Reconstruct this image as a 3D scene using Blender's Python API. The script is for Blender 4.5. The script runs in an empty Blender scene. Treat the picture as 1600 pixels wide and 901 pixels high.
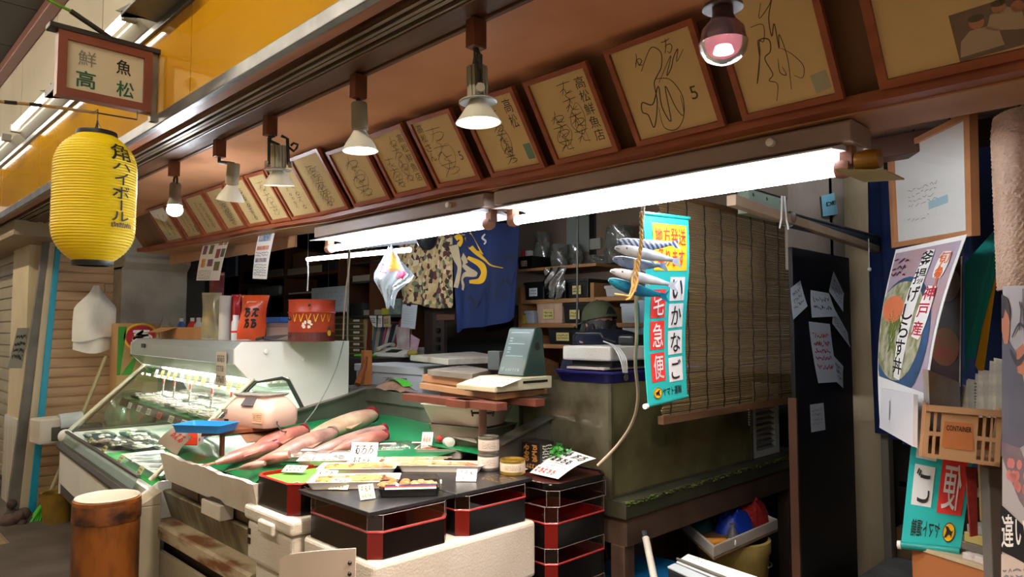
import bpy,math,random
from mathutils import Vector,Matrix
V=Vector
SC=bpy.context.scene
COL=SC.collection
# ------------------------------------------------------------------ camera
CAM_Z=1.45
FPX=1100.0
YAW_F=V((-0.7096,0.7046,0.0));RIGHT=V((0.7046,0.7096,0.0))
PITCH=math.atan(65/FPX)
FWD=YAW_F*math.cos(PITCH)+V((0,0,math.sin(PITCH)))
UP=RIGHT.cross(FWD)
CPOS=V((0,0,CAM_Z))
cd=bpy.data.cameras.new('camera')
cam=bpy.data.objects.new('camera',cd);COL.objects.link(cam)
cd.sensor_width=36;cd.lens=FPX/1600*36;cd.clip_start=0.02;cd.clip_end=100
cam.matrix_world=Matrix(((RIGHT.x,UP.x,-FWD.x,CPOS.x),(RIGHT.y,UP.y,-FWD.y,CPOS.y),(RIGHT.z,UP.z,-FWD.z,CPOS.z),(0,0,0,1)))
SC.camera=cam
# ------------------------------------------------------------------ light & exposure
SC.view_settings.view_transform='Standard';SC.view_settings.look='None'
SC.view_settings.exposure=0.0;SC.view_settings.gamma=1.0;SC.view_settings.use_curve_mapping=False
W_=bpy.data.worlds.new('arcade_air');SC.world=W_;W_.use_nodes=True
bg=W_.node_tree.nodes['Background'];bg.inputs[0].default_value=(1.0,0.95,0.86,1);bg.inputs[1].default_value=0.5
TUBE_STRENGTH=76.0  # stall fluorescent tubes
ARCADE_STRENGTH=165.0  # arcade tubes
SIGN_TUBES=12.0  # tubes lighting the yellow signboard
SPOT_POWER=165.0  # reflector lamps over the counter
SC.cycles.max_bounces=8;SC.cycles.transparent_max_bounces=24
SC.cycles.sample_clamp_indirect=6.0
SC.cycles.use_denoising=True
R=random.Random(7)
# ------------------------------------------------------------------ pixel -> place
def ray(px,py):
    return(FWD+RIGHT*((px-800)/FPX)+UP*((450.5-py)/FPX))
def pX(px,py,x):
    d=ray(px,py);return CPOS+d*((x-CPOS.x)/d.x)
def pY(px,py,y):
    d=ray(px,py);return CPOS+d*((y-CPOS.y)/d.y)
def pZ(px,py,z):
    d=ray(px,py);return CPOS+d*((z-CPOS.z)/d.z)
def pD(px,py,dep):
    d=ray(px,py);return CPOS+d*(dep/d.dot(YAW_F))
# ------------------------------------------------------------------ materials
def lin(h):
    if isinstance(h,str):
        h=h.lstrip('#');c=[int(h[i:i+2],16)/255 for i in(0,2,4)]
    else:c=h
    return tuple(((x/12.92)if x<=.04045 else((x+.055)/1.055)**2.4)for x in c)+(1,)
MATS={}
def mat(name,col='#808080',rough=.6,metal=0.,col2=None,vs=6.,vlo=.35,vhi=.7,bump=0.,bs=40.,spec=.5,emit=None,es=0.,stretch=None,coat=0.,trans=0.,ior=1.45):
    if name in MATS:return MATS[name]
    m=bpy.data.materials.new(name);MATS[name]=m;m.use_nodes=True
    nt=m.node_tree;b=nt.nodes['Principled BSDF']
    b.inputs['Base Color'].default_value=lin(col);b.inputs['Roughness'].default_value=rough;b.inputs['Metallic'].default_value=metal
    b.inputs['Specular IOR Level'].default_value=spec;b.inputs['Coat Weight'].default_value=coat
    b.inputs['Transmission Weight'].default_value=trans;b.inputs['IOR'].default_value=ior
    tc=nt.nodes.new('ShaderNodeTexCoord');mp=nt.nodes.new('ShaderNodeMapping')
    nt.links.new(tc.outputs['Object'],mp.inputs[0])
    if stretch:mp.inputs['Scale'].default_value=stretch
    if col2:
        n=nt.nodes.new('ShaderNodeTexNoise');n.inputs['Scale'].default_value=vs;n.inputs['Detail'].default_value=6
        r=nt.nodes.new('ShaderNodeValToRGB');r.color_ramp.elements[0].position=vlo;r.color_ramp.elements[1].position=vhi
        r.color_ramp.elements[0].color=lin(col);r.color_ramp.elements[1].color=lin(col2)
        nt.links.new(mp.outputs[0],n.inputs['Vector']);nt.links.new(n.outputs[0],r.inputs[0]);nt.links.new(r.outputs[0],b.inputs['Base Color'])
    if bump:
        n2=nt.nodes.new('ShaderNodeTexNoise');n2.inputs['Scale'].default_value=bs;n2.inputs['Detail'].default_value=4
        bp=nt.nodes.new('ShaderNodeBump');bp.inputs['Strength'].default_value=bump;bp.inputs['Distance'].default_value=.02
        nt.links.new(mp.outputs[0],n2.inputs['Vector']);nt.links.new(n2.outputs[0],bp.inputs['Height']);nt.links.new(bp.outputs[0],b.inputs['Normal'])
    if emit:
        b.inputs['Emission Color'].default_value=lin(emit);b.inputs['Emission Strength'].default_value=es
    return m
def clear(name,tint='#ffffff',gloss=.1,rough=.05,body=0.,bodycol='#ffffff',bump=0.,bs=40,col2=None,vs=8,glow=0.):
    """thin clear plastic / glass: see-through with a gloss and, if cloudy, some body"""
    if name in MATS:return MATS[name]
    m=bpy.data.materials.new(name);MATS[name]=m;m.use_nodes=True
    nt=m.node_tree;nt.nodes.remove(nt.nodes['Principled BSDF']);out=nt.nodes['Material Output']
    t=nt.nodes.new('ShaderNodeBsdfTransparent');t.inputs[0].default_value=lin(tint)
    g=nt.nodes.new('ShaderNodeBsdfGlossy');g.inputs['Roughness'].default_value=rough
    lw=nt.nodes.new('ShaderNodeLayerWeight');lw.inputs[0].default_value=.25
    mr=nt.nodes.new('ShaderNodeMapRange');mr.inputs[3].default_value=gloss*.5;mr.inputs[4].default_value=min(1,gloss*4)
    nt.links.new(lw.outputs['Fresnel'],mr.inputs[0])
    base=t.outputs[0]
    if body>0:
        d=nt.nodes.new('ShaderNodeEmission' if glow else 'ShaderNodeBsdfDiffuse');d.inputs[0].default_value=lin(bodycol)
        if glow:d.inputs[1].default_value=glow
        mx0=nt.nodes.new('ShaderNodeMixShader');mx0.inputs[0].default_value=body
        nt.links.new(base,mx0.inputs[1]);nt.links.new(d.outputs[0],mx0.inputs[2]);base=mx0.outputs[0]
        if col2:
            tc=nt.nodes.new('ShaderNodeTexCoord');n=nt.nodes.new('ShaderNodeTexNoise');n.inputs['Scale'].default_value=vs;n.inputs['Detail'].default_value=6
            r=nt.nodes.new('ShaderNodeValToRGB');r.color_ramp.elements[0].position=.38;r.color_ramp.elements[1].position=.68
            r.color_ramp.elements[0].color=lin(bodycol);r.color_ramp.elements[1].color=lin(col2)
            nt.links.new(tc.outputs['Object'],n.inputs['Vector']);nt.links.new(n.outputs[0],r.inputs[0]);nt.links.new(r.outputs[0],d.inputs[0])
    mx=nt.nodes.new('ShaderNodeMixShader');nt.links.new(mr.outputs[0],mx.inputs[0])
    nt.links.new(base,mx.inputs[1]);nt.links.new(g.outputs[0],mx.inputs[2])
    nt.links.new(mx.outputs[0],out.inputs[0])
    if bump:
        n2=nt.nodes.new('ShaderNodeTexNoise');n2.inputs['Scale'].default_value=bs
        bp=nt.nodes.new('ShaderNodeBump');bp.inputs['Strength'].default_value=bump
        nt.links.new(n2.outputs[0],bp.inputs['Height']);nt.links.new(bp.outputs[0],g.inputs['Normal'])
    return m
def spots(name,base,cols,scale=14.,rough=.8):
    """cloth printed with patches"""
    if name in MATS:return MATS[name]
    m=mat(name,base,rough);nt=m.node_tree;b=nt.nodes['Principled BSDF']
    tc=nt.nodes.new('ShaderNodeTexCoord');vo=nt.nodes.new('ShaderNodeTexVoronoi');vo.inputs['Scale'].default_value=scale
    r=nt.nodes.new('ShaderNodeValToRGB');r.color_ramp.interpolation='CONSTANT'
    sep=nt.nodes.new('ShaderNodeSeparateColor')
    nt.links.new(tc.outputs['Object'],vo.inputs['Vector']);nt.links.new(vo.outputs['Color'],sep.inputs[0]);nt.links.new(sep.outputs[0],r.inputs[0])
    e=r.color_ramp.elements
    while len(e)<len(cols):e.new(.5)
    for i,c in enumerate(cols):e[i].position=i/len(cols);e[i].color=lin(c)
    nt.links.new(r.outputs[0],b.inputs['Base Color'])
    return m
# ------------------------------------------------------------------ mesh builder (world coordinates)
I4=Matrix.Identity(4)
class MB:
    def __init__(s,M=None):s.v=[];s.f=[];s.mi=[];s.M=M or I4;s.cur=0
    def add(s,vs,fs):
        o=len(s.v);s.v+=[s.M@V(p)for p in vs]
        for f in fs:s.f.append(tuple(i+o for i in f));s.mi.append(s.cur)
        return s
    def hexa(s,b,t):
        return s.add(list(b)+list(t),[(3,2,1,0),(4,5,6,7),(0,1,5,4),(1,2,6,5),(2,3,7,6),(3,0,4,7)])
    def box(s,lo,hi):
        x0,y0,z0=lo;x1,y1,z1=hi
        return s.hexa([(x0,y0,z0),(x1,y0,z0),(x1,y1,z0),(x0,y1,z0)],[(x0,y0,z1),(x1,y0,z1),(x1,y1,z1),(x0,y1,z1)])
    def cbox(s,c,d):
        return s.box([c[i]-d[i]/2 for i in range(3)],[c[i]+d[i]/2 for i in range(3)])
    def slab(s,a,b,c,d,t,n=None):
        a,b,c,d=V(a),V(b),V(c),V(d)
        if n is None:n=(b-a).cross(d-a).normalized()
        q=n*t
        return s.hexa([a,b,c,d],[a+q,b+q,c+q,d+q])
    def prism(s,poly,vec):
        n=len(poly);vec=V(vec);p=[V(x)for x in poly]
        return s.add(p+[x+vec for x in p],[tuple(range(n))[::-1],tuple(range(n,2*n))]+[(i,(i+1)%n,n+(i+1)%n,n+i)for i in range(n)])
    def tube(s,pts,r,n=8,closed=False,caps=True):
        pts=[V(p)for p in pts];m=len(pts);rs=r if isinstance(r,(list,tuple))else[r]*m
        vs=[];prev=None
        for i,p in enumerate(pts):
            t=(pts[(i+1)%m]-pts[i-1])if(closed or 0<i<m-1)else(pts[1]-pts[0]if i==0 else pts[-1]-pts[-2])
            t=t.normalized()if t.length>1e-9 else V((0,0,1))
            if prev is None:
                a=V((0,0,1))if abs(t.z)<.9 else V((1,0,0));u=t.cross(a).normalized()
            else:
                u=(prev-t*prev.dot(t));u=u.normalized()if u.length>1e-6 else t.orthogonal().normalized()
            prev=u;w=t.cross(u)
            for k in range(n):
                an=2*math.pi*k/n;vs.append(p+(u*math.cos(an)+w*math.sin(an))*rs[i])
        fs=[]
        for i in range(m if closed else m-1):
            for k in range(n):
                a=i*n+k;b=i*n+(k+1)%n;j=((i+1)%m)*n
                fs.append((a,b,j+(k+1)%n,j+k))
        if caps and not closed:fs+=[tuple(range(n))[::-1],tuple(range((m-1)*n,m*n))]
        return s.add(vs,fs)
    def lathe(s,prof,n=24,M=None,caps=True):
        M=M or I4;vs=[];fs=[]
        for r,z in prof:
            for k in range(n):
                an=2*math.pi*k/n;vs.append(M@V((r*math.cos(an),r*math.sin(an),z)))
        m=len(prof)
        for i in range(m-1):
            for k in range(n):fs.append((i*n+k,i*n+(k+1)%n,(i+1)*n+(k+1)%n,(i+1)*n+k))
        if caps:fs+=[tuple(range(n))[::-1],tuple(range((m-1)*n,m*n))]
        return s.add(vs,fs)
    def ball(s,c,r,n=14,m=9):
        r=(r,r,r)if not isinstance(r,(tuple,list))else r;vs=[];fs=[]
        for i in range(1,m):
            th=math.pi*i/m
            for k in range(n):
                an=2*math.pi*k/n;vs.append((c[0]+r[0]*math.sin(th)*math.cos(an),c[1]+r[1]*math.sin(th)*math.sin(an),c[2]+r[2]*math.cos(th)))
        for i in range(m-2):
            for k in range(n):fs.append((i*n+k,(i+1)*n+k,(i+1)*n+(k+1)%n,i*n+(k+1)%n))
        vs+=[(c[0],c[1],c[2]+r[2]),(c[0],c[1],c[2]-r[2])];T=len(vs)-2;B=T+1;l=(m-2)*n
        for k in range(n):fs.append((T,k,(k+1)%n));fs.append((B,l+(k+1)%n,l+k))
        return s.add(vs,fs)
    def grid(s,fn,nu,nv,wrap=False):
        vs=[fn(i/nu,j/nv)for j in range(nv+1)for i in range(nu if wrap else nu+1)];w=nu if wrap else nu+1;fs=[]
        for j in range(nv):
            for i in range(nu):
                i2=(i+1)%w;fs.append((j*w+i,j*w+i2,(j+1)*w+i2,(j+1)*w+i))
        return s.add(vs,fs)
    def sheet(s,fn,nu,nv,t=.0012):
        """a grid given real thickness t, closed round its edge"""
        w=nu+1;P=[[V(fn(i/nu,j/nv))for i in range(w)]for j in range(nv+1)]
        N=[[None]*w for _ in range(nv+1)]
        for j in range(nv+1):
            for i in range(w):
                du=P[j][min(i+1,nu)]-P[j][max(i-1,0)];dv=P[min(j+1,nv)][i]-P[max(j-1,0)][i]
                n=du.cross(dv);N[j][i]=n.normalized()if n.length>1e-12 else V((0,0,1))
        top=[P[j][i]+N[j][i]*t/2 for j in range(nv+1)for i in range(w)];bot=[P[j][i]-N[j][i]*t/2 for j in range(nv+1)for i in range(w)]
        k=len(top);fs=[]
        for j in range(nv):
            for i in range(nu):
                a=j*w+i;fs.append((a,a+1,a+w+1,a+w));fs.append((k+a,k+a+w,k+a+w+1,k+a+1))
        edge=[i for i in range(w)]+[j*w+nu for j in range(1,nv+1)]+[nv*w+i for i in range(nu-1,-1,-1)]+[j*w for j in range(nv-1,0,-1)]
        for a,b in zip(edge,edge[1:]+edge[:1]):fs.append((b,a,k+a,k+b))
        return s.add(top+bot,fs)
WM={}
def link(o,parent,Mw):
    COL.objects.link(o);WM[o.name]=Mw
    if parent is not None:
        o.parent=parent;o.matrix_local=WM[parent.name].inverted()@Mw
    else:o.matrix_world=Mw
def tag(o,label=None,cat=None,group=None,kind=None):
    if label:o['label']=label
    if cat:o['category']=cat
    if group:o['group']=group
    if kind:o['kind']=kind
    return o
def obj(name,mb,mats,parent=None,smooth=False,bev=0.,label=None,cat=None,group=None,kind=None,seg=2,ang=40,sub=0):
    if not isinstance(mats,(list,tuple)):mats=[mats]
    me=bpy.data.meshes.new(name)
    if parent is None:
        xs=[p.x for p in mb.v];ys=[p.y for p in mb.v];zs=[p.z for p in mb.v]
        Mw=Matrix.Translation(((min(xs)+max(xs))/2,(min(ys)+max(ys))/2,min(zs)))
    else:Mw=WM[parent.name].copy()
    inv=Mw.inverted()
    me.from_pydata([inv@p for p in mb.v],[],mb.f)
    for m in mats:me.materials.append(m)
    if len(mats)>1:me.polygons.foreach_set('material_index',mb.mi)
    me.validate()
    if smooth:
        me.polygons.foreach_set('use_smooth',[True]*len(me.polygons));me.set_sharp_from_angle(angle=math.radians(50))
    o=bpy.data.objects.new(name,me);link(o,parent,Mw)
    if bev:
        b=o.modifiers.new('bevel','BEVEL');b.width=bev;b.segments=seg;b.limit_method='ANGLE';b.angle_limit=math.radians(ang);b.harden_normals=False
    if sub:
        sm=o.modifiers.new('sub','SUBSURF');sm.levels=sub;sm.render_levels=sub
    return tag(o,label,cat,group,kind)
def thing(name,label,cat,loc,group=None,M=None):
    o=bpy.data.objects.new(name,None);o.empty_display_size=.05
    link(o,None,M if M else Matrix.Translation(V(loc)))
    return tag(o,label,cat,group)
def dup(root,M,label=None,group=None):
    """copy of a thing with its parts and their sub-parts, set at world matrix M"""
    def cp(o,parent):
        c=o.copy();COL.objects.link(c)
        if parent is not None:c.parent=parent
        for ch in o.children:cp(ch,c)
        return c
    r=cp(root,None);r.matrix_world=M;WM[r.name]=M
    if label:r['label']=label
    if group:r['group']=group
    return r
def basis(o,x,y):
    x=V(x).normalized();z=x.cross(V(y)).normalized();y=z.cross(x)
    o=V(o)
    return Matrix(((x.x,y.x,z.x,o.x),(x.y,y.y,z.y,o.y),(x.z,y.z,z.z,o.z),(0,0,0,1)))
def rotz(loc,a):return Matrix.Translation(V(loc))@Matrix.Rotation(math.radians(a),4,'Z')
# ------------------------------------------------------------------ flat writing
_tx={}
def text2d(s,bold=0.):
    k=(s,bold)
    if k not in _tx:
        def glyphs(off):
            cu=bpy.data.curves.new('writing','FONT');cu.body=s;cu.resolution_u=3;cu.offset=off
            o=bpy.data.objects.new('writing',cu);me=bpy.data.meshes.new_from_object(o)
            r_=([(v.co.x,v.co.y)for v in me.vertices],[tuple(p.vertices)for p in me.polygons],sum(p.area for p in me.polygons))
            bpy.data.objects.remove(o);bpy.data.curves.remove(cu);bpy.data.meshes.remove(me);return r_
        vs,fs,ar=glyphs(bold)
        if bold:
            v0,f0,a0=glyphs(0.)
            if ar<a0:  # thickening broke an outline: thicken by doubling instead
                vs,fs=[],[]
                for dx,dy in((bold,0),(-bold,0),(0,bold),(0,-bold)):
                    k0=len(vs);vs+=[(x+dx,y+dy)for x,y in v0];fs+=[tuple(i+k0 for i in f)for f in f0]
        xs=[a for a,b in vs];ys=[b for a,b in vs]
        _tx[k]=(vs,fs,(min(xs),min(ys),max(xs),max(ys)))
    return _tx[k]
def surf4(a,b,c,d,off=.0012,bow=0.):
    """map (u, v) in 0..1 onto the sheet with corners a TL, b TR, c BR, d BL (seen from the front)"""
    a,b,c,d=V(a),V(b),V(c),V(d);n=(b-a).cross(d-a);n=-n.normalized()
    if bow==0:
        return lambda u,v:(d*(1-u)+c*u)*(1-v)+(a*(1-u)+b*u)*v+n*off
    return lambda u,v:(d*(1-u)+c*u)*(1-v)+(a*(1-u)+b*u)*v+n*(off+bow*4*v*(1-v))
def write(mb,f,s,u0,v0,u1,v1,bold=0.,vert=False,rot=0,pad=.06):
    if vert:
        n=len(s)
        for i,ch in enumerate(s):
            if ch==' ':continue
            h=(v1-v0)/n;t=v1-i*h
            c='｜' if ch=='ー' else ch
            write(mb,f,c,u0+((u1-u0)*.44 if ch=='ー' else 0),t-h*(1-pad),u1-((u1-u0)*.44 if ch=='ー' else 0),t-h*pad,bold)
        return
    vs,fs,(x0,y0,x1,y1)=text2d(s,bold)
    w=max(x1-x0,1e-6);h=max(y1-y0,1e-6);pts=[]
    for x,y in vs:
        a,b=(x-x0)/w,(y-y0)/h
        if rot==90:a,b=1-b,a  # turned a quarter left
        if rot==-90:a,b=b,1-a
        pts.append(f(u0+(u1-u0)*a,v0+(v1-v0)*b))
    mb.add(pts,fs)
def smooth_pts(p,k=6,closed=False):
    out=[];n=len(p)
    for i in range(n-1):
        a,b,c,d=p[max(i-1,0)],p[i],p[i+1],p[min(i+2,n-1)]
        for j in range(k):
            t=j/k;r=[]
            for q in range(len(b)):
                r.append(.5*(2*b[q]+(c[q]-a[q])*t+(2*a[q]-5*b[q]+4*c[q]-d[q])*t*t+(3*b[q]-a[q]-3*c[q]+d[q])*t**3))
            out.append(tuple(r))
    out.append(tuple(p[-1]));return out
def stroke(mb,f,pts,w,asp=1.,sm=True,k=5):
    """a pen or brush stroke of width w (in u) along pts; asp = sheet width / height"""
    p=smooth_pts(pts,k)if sm else pts;vs=[];n=len(p)
    for i in range(n):
        a,b=p[max(i-1,0)],p[min(i+1,n-1)];dx,dy=b[0]-a[0],(b[1]-a[1])/asp;l=math.hypot(dx,dy)or 1
        nx,ny=-dy/l,dx/l;ww=w*(.55+.45*math.sin(math.pi*(i+.5)/n))
        vs+=[f(p[i][0]+nx*ww/2,p[i][1]+ny*ww/2*asp),f(p[i][0]-nx*ww/2,p[i][1]-ny*ww/2*asp)]
    mb.add(vs,[(2*i,2*i+1,2*i+3,2*i+2)for i in range(n-1)])
def ellipse(mb,f,cu,cv,ru,rv,n=24,a0=0,a1=360,inner=None):
    P=[(math.cos(math.radians(a0+(a1-a0)*i/n)),math.sin(math.radians(a0+(a1-a0)*i/n)))for i in range(n+1)]
    if inner is None:
        mb.add([f(cu,cv)]+[f(cu+ru*x,cv+rv*y)for x,y in P],[(0,i+1,i+2)for i in range(n)])
    else:
        mb.add([f(cu+ru*x,cv+rv*y)for x,y in P]+[f(cu+ru*inner*x,cv+rv*inner*y)for x,y in P],[(i,i+1,n+2+i,n+1+i)for i in range(n)])
def patch(mb,f,u0,v0,u1,v1):mb.add([f(u0,v0),f(u1,v0),f(u1,v1),f(u0,v1)],[(0,1,2,3)])
def poly(mb,f,pts):mb.add([f(u,v)for u,v in pts],[tuple(range(len(pts)))])
def lines(mb,f,u0,v0,u1,v1,n,seed,w=.006,asp=1.):
    """rows of small handwriting, too small to read"""
    r=random.Random(seed)
    for i in range(n):
        v=v1-(v1-v0)*(i+.5)/n;h=(v1-v0)/n*.35;u=u0
        while u<u1-.02:
            l=r.uniform(.03,.09);e=min(u+l,u1)
            stroke(mb,f,[(u,v+r.uniform(-h,h)),((u+e)/2,v+r.uniform(-h,h)),(e,v+r.uniform(-h,h))],w,asp,k=2);u=e+r.uniform(.01,.03)
def scrawl(mb,f,r,u0,v0,u1,v1,asp,w,n,vert=True):
    """a run of n handwritten characters, too cursive to read"""
    for i in range(n):
        if vert:a0,b0,a1,b1=u0,v1-(v1-v0)*(i+1)/n,u1,v1-(v1-v0)*(i+.08)/n
        else:a0,b0,a1,b1=u0+(u1-u0)*i/n,v0,u0+(u1-u0)*(i+.9)/n,v1
        q=lambda x,y:(a0+(a1-a0)*x,b0+(b1-b0)*y);k=r.randint(0,3)
        if k!=1:stroke(mb,f,[q(.1,.8+.1*r.random()),q(.5,.85),q(.9,.8+.15*r.random())],w,asp,k=3)
        stroke(mb,f,[q(.5+.1*r.random(),1.),q(.45,.6),q(.3*r.random(),.1)],w,asp,k=3)
        if k!=2:stroke(mb,f,[q(.3,.55),q(.75,.6),q(.9,.4),q(.6,.25*r.random()),q(.4,.2)],w,asp,k=3)
        if k>0:stroke(mb,f,[q(.15,.35),q(.45,.5),q(.5,.2),q(.85,.05+.2*r.random())],w,asp,k=3)
# common materials
INK=mat('ink_black','#17120f',.6);INKB=mat('ink_brown','#3a2414',.6);RED=mat('ink_red','#c8281c',.6)
WHITEP=mat('white_paper','#e9e8e4',.7);CREAMP=mat('cream_paper','#d8c49a',.7,col2='#c8b080',vs=3)
FOAM=mat('white_foam','#c2bcb2',.75,col2='#a89c8a',vs=4,vlo=.45,vhi=.9,bump=.15,bs=120)
FRAMEW=mat('frame_wood','#96502f',.4,col2='#7a3a20',vs=5,stretch=(1,1,6))
BROWNW=mat('brown_wood','#7d4428',.5,col2='#5a2f1a',vs=4,stretch=(.3,3,3))
STEEL=mat('dull_steel','#8c8b84',.4,metal=.8,col2='#6c6658',vs=5)
STEELD=mat('dark_steel','#3a3733',.45,metal=.6)
BLACK=mat('black_plastic','#141312',.4)
GREYP=mat('grey_plastic','#8b8c88',.5)
WHITEPL=mat('white_plastic','#e2e0da',.4)
TEAL=mat('teal_cloth','#1fb0ac',.75);YEL=mat('yellow_print','#f2bb1c',.7);REDP=mat('red_print','#d8322a',.7);GREYW=mat('pale_print','#dfe3e4',.7)
ACRYL=clear('clear_acrylic','#f4eeee',.10,.03)
ACRYLE=clear('acrylic_edge','#e8dcdc',.5,.15,body=.35,bodycol='#cfc4c2')
FILM=clear('clear_film','#ffffff',.12,.08,body=.05,bodycol='#ffffff',bump=.5,bs=25)
# ================================================================== SETTING
def struct(name,mb,m,**k):
    return obj(name,mb,m,kind='structure',**k)
def tiles(name,c1,c2,mortar,scale,w=.5,h=.5,off=0.,rough=.5):
    m=mat(name,c1,rough);nt=m.node_tree;b=nt.nodes['Principled BSDF']
    br=nt.nodes.new('ShaderNodeTexBrick');br.inputs['Scale'].default_value=scale;br.offset=off
    br.inputs['Color1'].default_value=lin(c1);br.inputs['Color2'].default_value=lin(c2);br.inputs['Mortar'].default_value=lin(mortar)
    br.inputs['Brick Width'].default_value=w;br.inputs['Row Height'].default_value=h;br.inputs['Mortar Size'].default_value=.012
    tc=nt.nodes.new('ShaderNodeTexCoord');nt.links.new(tc.outputs['Object'],br.inputs['Vector']);nt.links.new(br.outputs[0],b.inputs['Base Color'])
    return m
CONC=mat('concrete_dark','#5a5048',.6,col2='#3c352e',vs=3,bump=.1)
TANT=tiles('floor_tile_tan','#9a7d58','#8c7050','#5d4c38',4.)
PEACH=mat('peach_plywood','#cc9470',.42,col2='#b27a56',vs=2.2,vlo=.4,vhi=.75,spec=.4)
PEACHD=mat('slope_boards','#7d5a40',.6,col2='#5f4430',vs=3)  # peach tone darkened to stand for the shade behind the frames
CREAMW=mat('cream_wall_panel','#b6ae9c',.22,col2='#aaa18e',vs=1.5)
DARKCEIL=mat('ceiling_panel_brown','#2c261c',.7,col2='#241f17',vs=2)
YSIGN=mat('yellow_acrylic','#d09a10',.08,col2='#c0880e',vs=1.2,coat=.6,spec=.6)
GALV=mat('galvanised_edge','#7d7e80',.35,metal=.7,col2='#5f5f62',vs=9)
PLANK=mat('red_brown_plank','#8a4f30',.4,col2='#b07a58',vs=3.5,vlo=.5,vhi=.75,stretch=(.5,4,4))
RAILM=mat('shutter_rail_metal','#8d7c6b',.35,metal=.5,col2='#5c4a3c',vs=8,stretch=(.4,8,8))
BEAM=mat('beam_brown','#5a3a26',.45,col2='#46291a',vs=3,stretch=(.4,4,4))
mb=MB();mb.box((-14,1.02,-.1),(5,5.2,0));mb.box((-5.9,.35,-.1),(5,1.02,-.0));struct('floor',mb,CONC)
mb=MB();mb.box((-14,-4,-.1),(-5.9,1.02,-.001));mb.box((-5.9,-4,-.1),(5,.35,-.001));struct('floor_arcade',mb,TANT)
# arcade above the stall: cream wall, brown trim, dark ceiling
mb=MB()
x=-14.
while x<4.4:
    mb.box((x,1.0,2.62),(x+.985,1.05,3.44));x+=1.0
mb.box((-14,1.02,2.6),(4.5,1.1,3.44));struct('wall_arcade',mb,CREAMW)
mb=MB();mb.box((-14,.93,3.40),(4.5,.998,3.47));struct('trim_1',mb,mat('trim_red_brown','#5e3224',.45),bev=.006)
mb=MB();x=-14.
while x<4.4:
    for y0,y1 in((-2.4,-1.55),(-1.54,-.72),(-.71,.12),(.13,.96)):mb.box((x,y0,3.47),(x+.79,y1,3.50))
    x+=.8
mb.box((-14,-2.4,3.5),(4.5,1.05,3.54));struct('ceiling_arcade',mb,DARKCEIL)
mb=MB();mb.box((-14,-2.6,0),(4.5,-2.5,3.5));struct('wall_opposite',mb,CREAMW)
# beam over the opening: steel edge, plank, shutter rail, brown beam
mb=MB();mb.box((-8.6,.93,2.255),(1.2,.956,2.30));struct('trim_2',mb,GALV,bev=.003)
mb=MB();mb.box((-8.6,.957,2.262),(1.2,1.0,2.31));mb.box((-8.6,1.0,2.30),(1.2,1.03,2.34));struct('trim_3',mb,PLANK,bev=.002)
mb=MB()
for y0,y1,z in((1.032,1.044,2.262),(1.054,1.066,2.258),(1.076,1.09,2.262),(1.1,1.108,2.256)):mb.box((-8.6,y0,z),(1.2,y1,2.34))
mb.box((-8.6,1.03,2.285),(1.2,1.11,2.35));struct('trim_4',mb,RAILM)
mb=MB();mb.box((-8.6,1.11,2.252),(1.2,1.165,2.36));mb.box((-8.6,1.165,2.258),(1.2,1.2,2.36));mb.box((-8.6,1.2,2.25),(1.2,1.215,2.36));struct('trim_5',mb,BEAM,bev=.003)
mb=MB();mb.box((-8.6,1.215,2.27),(1.2,1.66,2.29));struct('ceiling_front',mb,PEACH)
# sloping boards behind the framed cards, and the ledge they stand on
LEDGE_PX=[(215,388),(260,380),(330,367),(400,352),(500,336),(590,315),(690,292),(860,259),(1000,228),(1165,188),(1385,138),(1600,90),(1680,72)]
LEDGE=[pY(x,y,1.74)for x,y in LEDGE_PX]
def ledge_z(x):
    for a,b in zip(LEDGE,LEDGE[1:]):
        if a.x<=x<=b.x:t=(x-a.x)/(b.x-a.x);return a.z*(1-t)+b.z*t
    return LEDGE[0].z if x<LEDGE[0].x else LEDGE[-1].z
mb=MB()
def strip(mb,y0,y1,dz0,dz1):
    for a,b in zip(LEDGE,LEDGE[1:]):
        mb.hexa([(a.x,y0,a.z+dz0),(b.x,y0,b.z+dz0),(b.x,y1,b.z+dz0),(a.x,y1,a.z+dz0)],[(a.x,y0,a.z+dz1),(b.x,y0,b.z+dz1),(b.x,y1,b.z+dz1),(a.x,y1,a.z+dz1)])
strip(mb,1.735,1.79,-.026,0);struct('trim_6',mb,FRAMEW)
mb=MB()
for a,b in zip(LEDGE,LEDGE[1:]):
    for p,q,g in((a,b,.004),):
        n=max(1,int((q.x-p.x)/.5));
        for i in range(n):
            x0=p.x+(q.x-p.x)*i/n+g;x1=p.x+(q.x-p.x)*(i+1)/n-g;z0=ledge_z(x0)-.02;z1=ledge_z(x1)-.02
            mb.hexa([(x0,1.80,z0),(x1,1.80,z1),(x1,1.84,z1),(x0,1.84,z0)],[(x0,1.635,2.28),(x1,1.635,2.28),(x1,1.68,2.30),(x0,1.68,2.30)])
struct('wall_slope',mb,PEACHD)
mb=MB();strip(mb,1.79,1.99,-.03,-.018);strip(mb,1.975,1.99,-.018,.1)
LL=[p for p in LEDGE if p.x<-3.2]
for a,b in zip(LL,LL[1:]):mb.hexa([(a.x,1.975,a.z-.11),(b.x,1.975,b.z-.10),(b.x,1.99,b.z-.10),(a.x,1.99,a.z-.11)],[(a.x,1.975,a.z-.03),(b.x,1.975,b.z-.03),(b.x,1.99,b.z-.03),(a.x,1.99,a.z-.03)])
struct('ceiling_soffit',mb,mat('soffit_board','#b58a68',.5,col2='#a37a58',vs=3))
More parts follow.
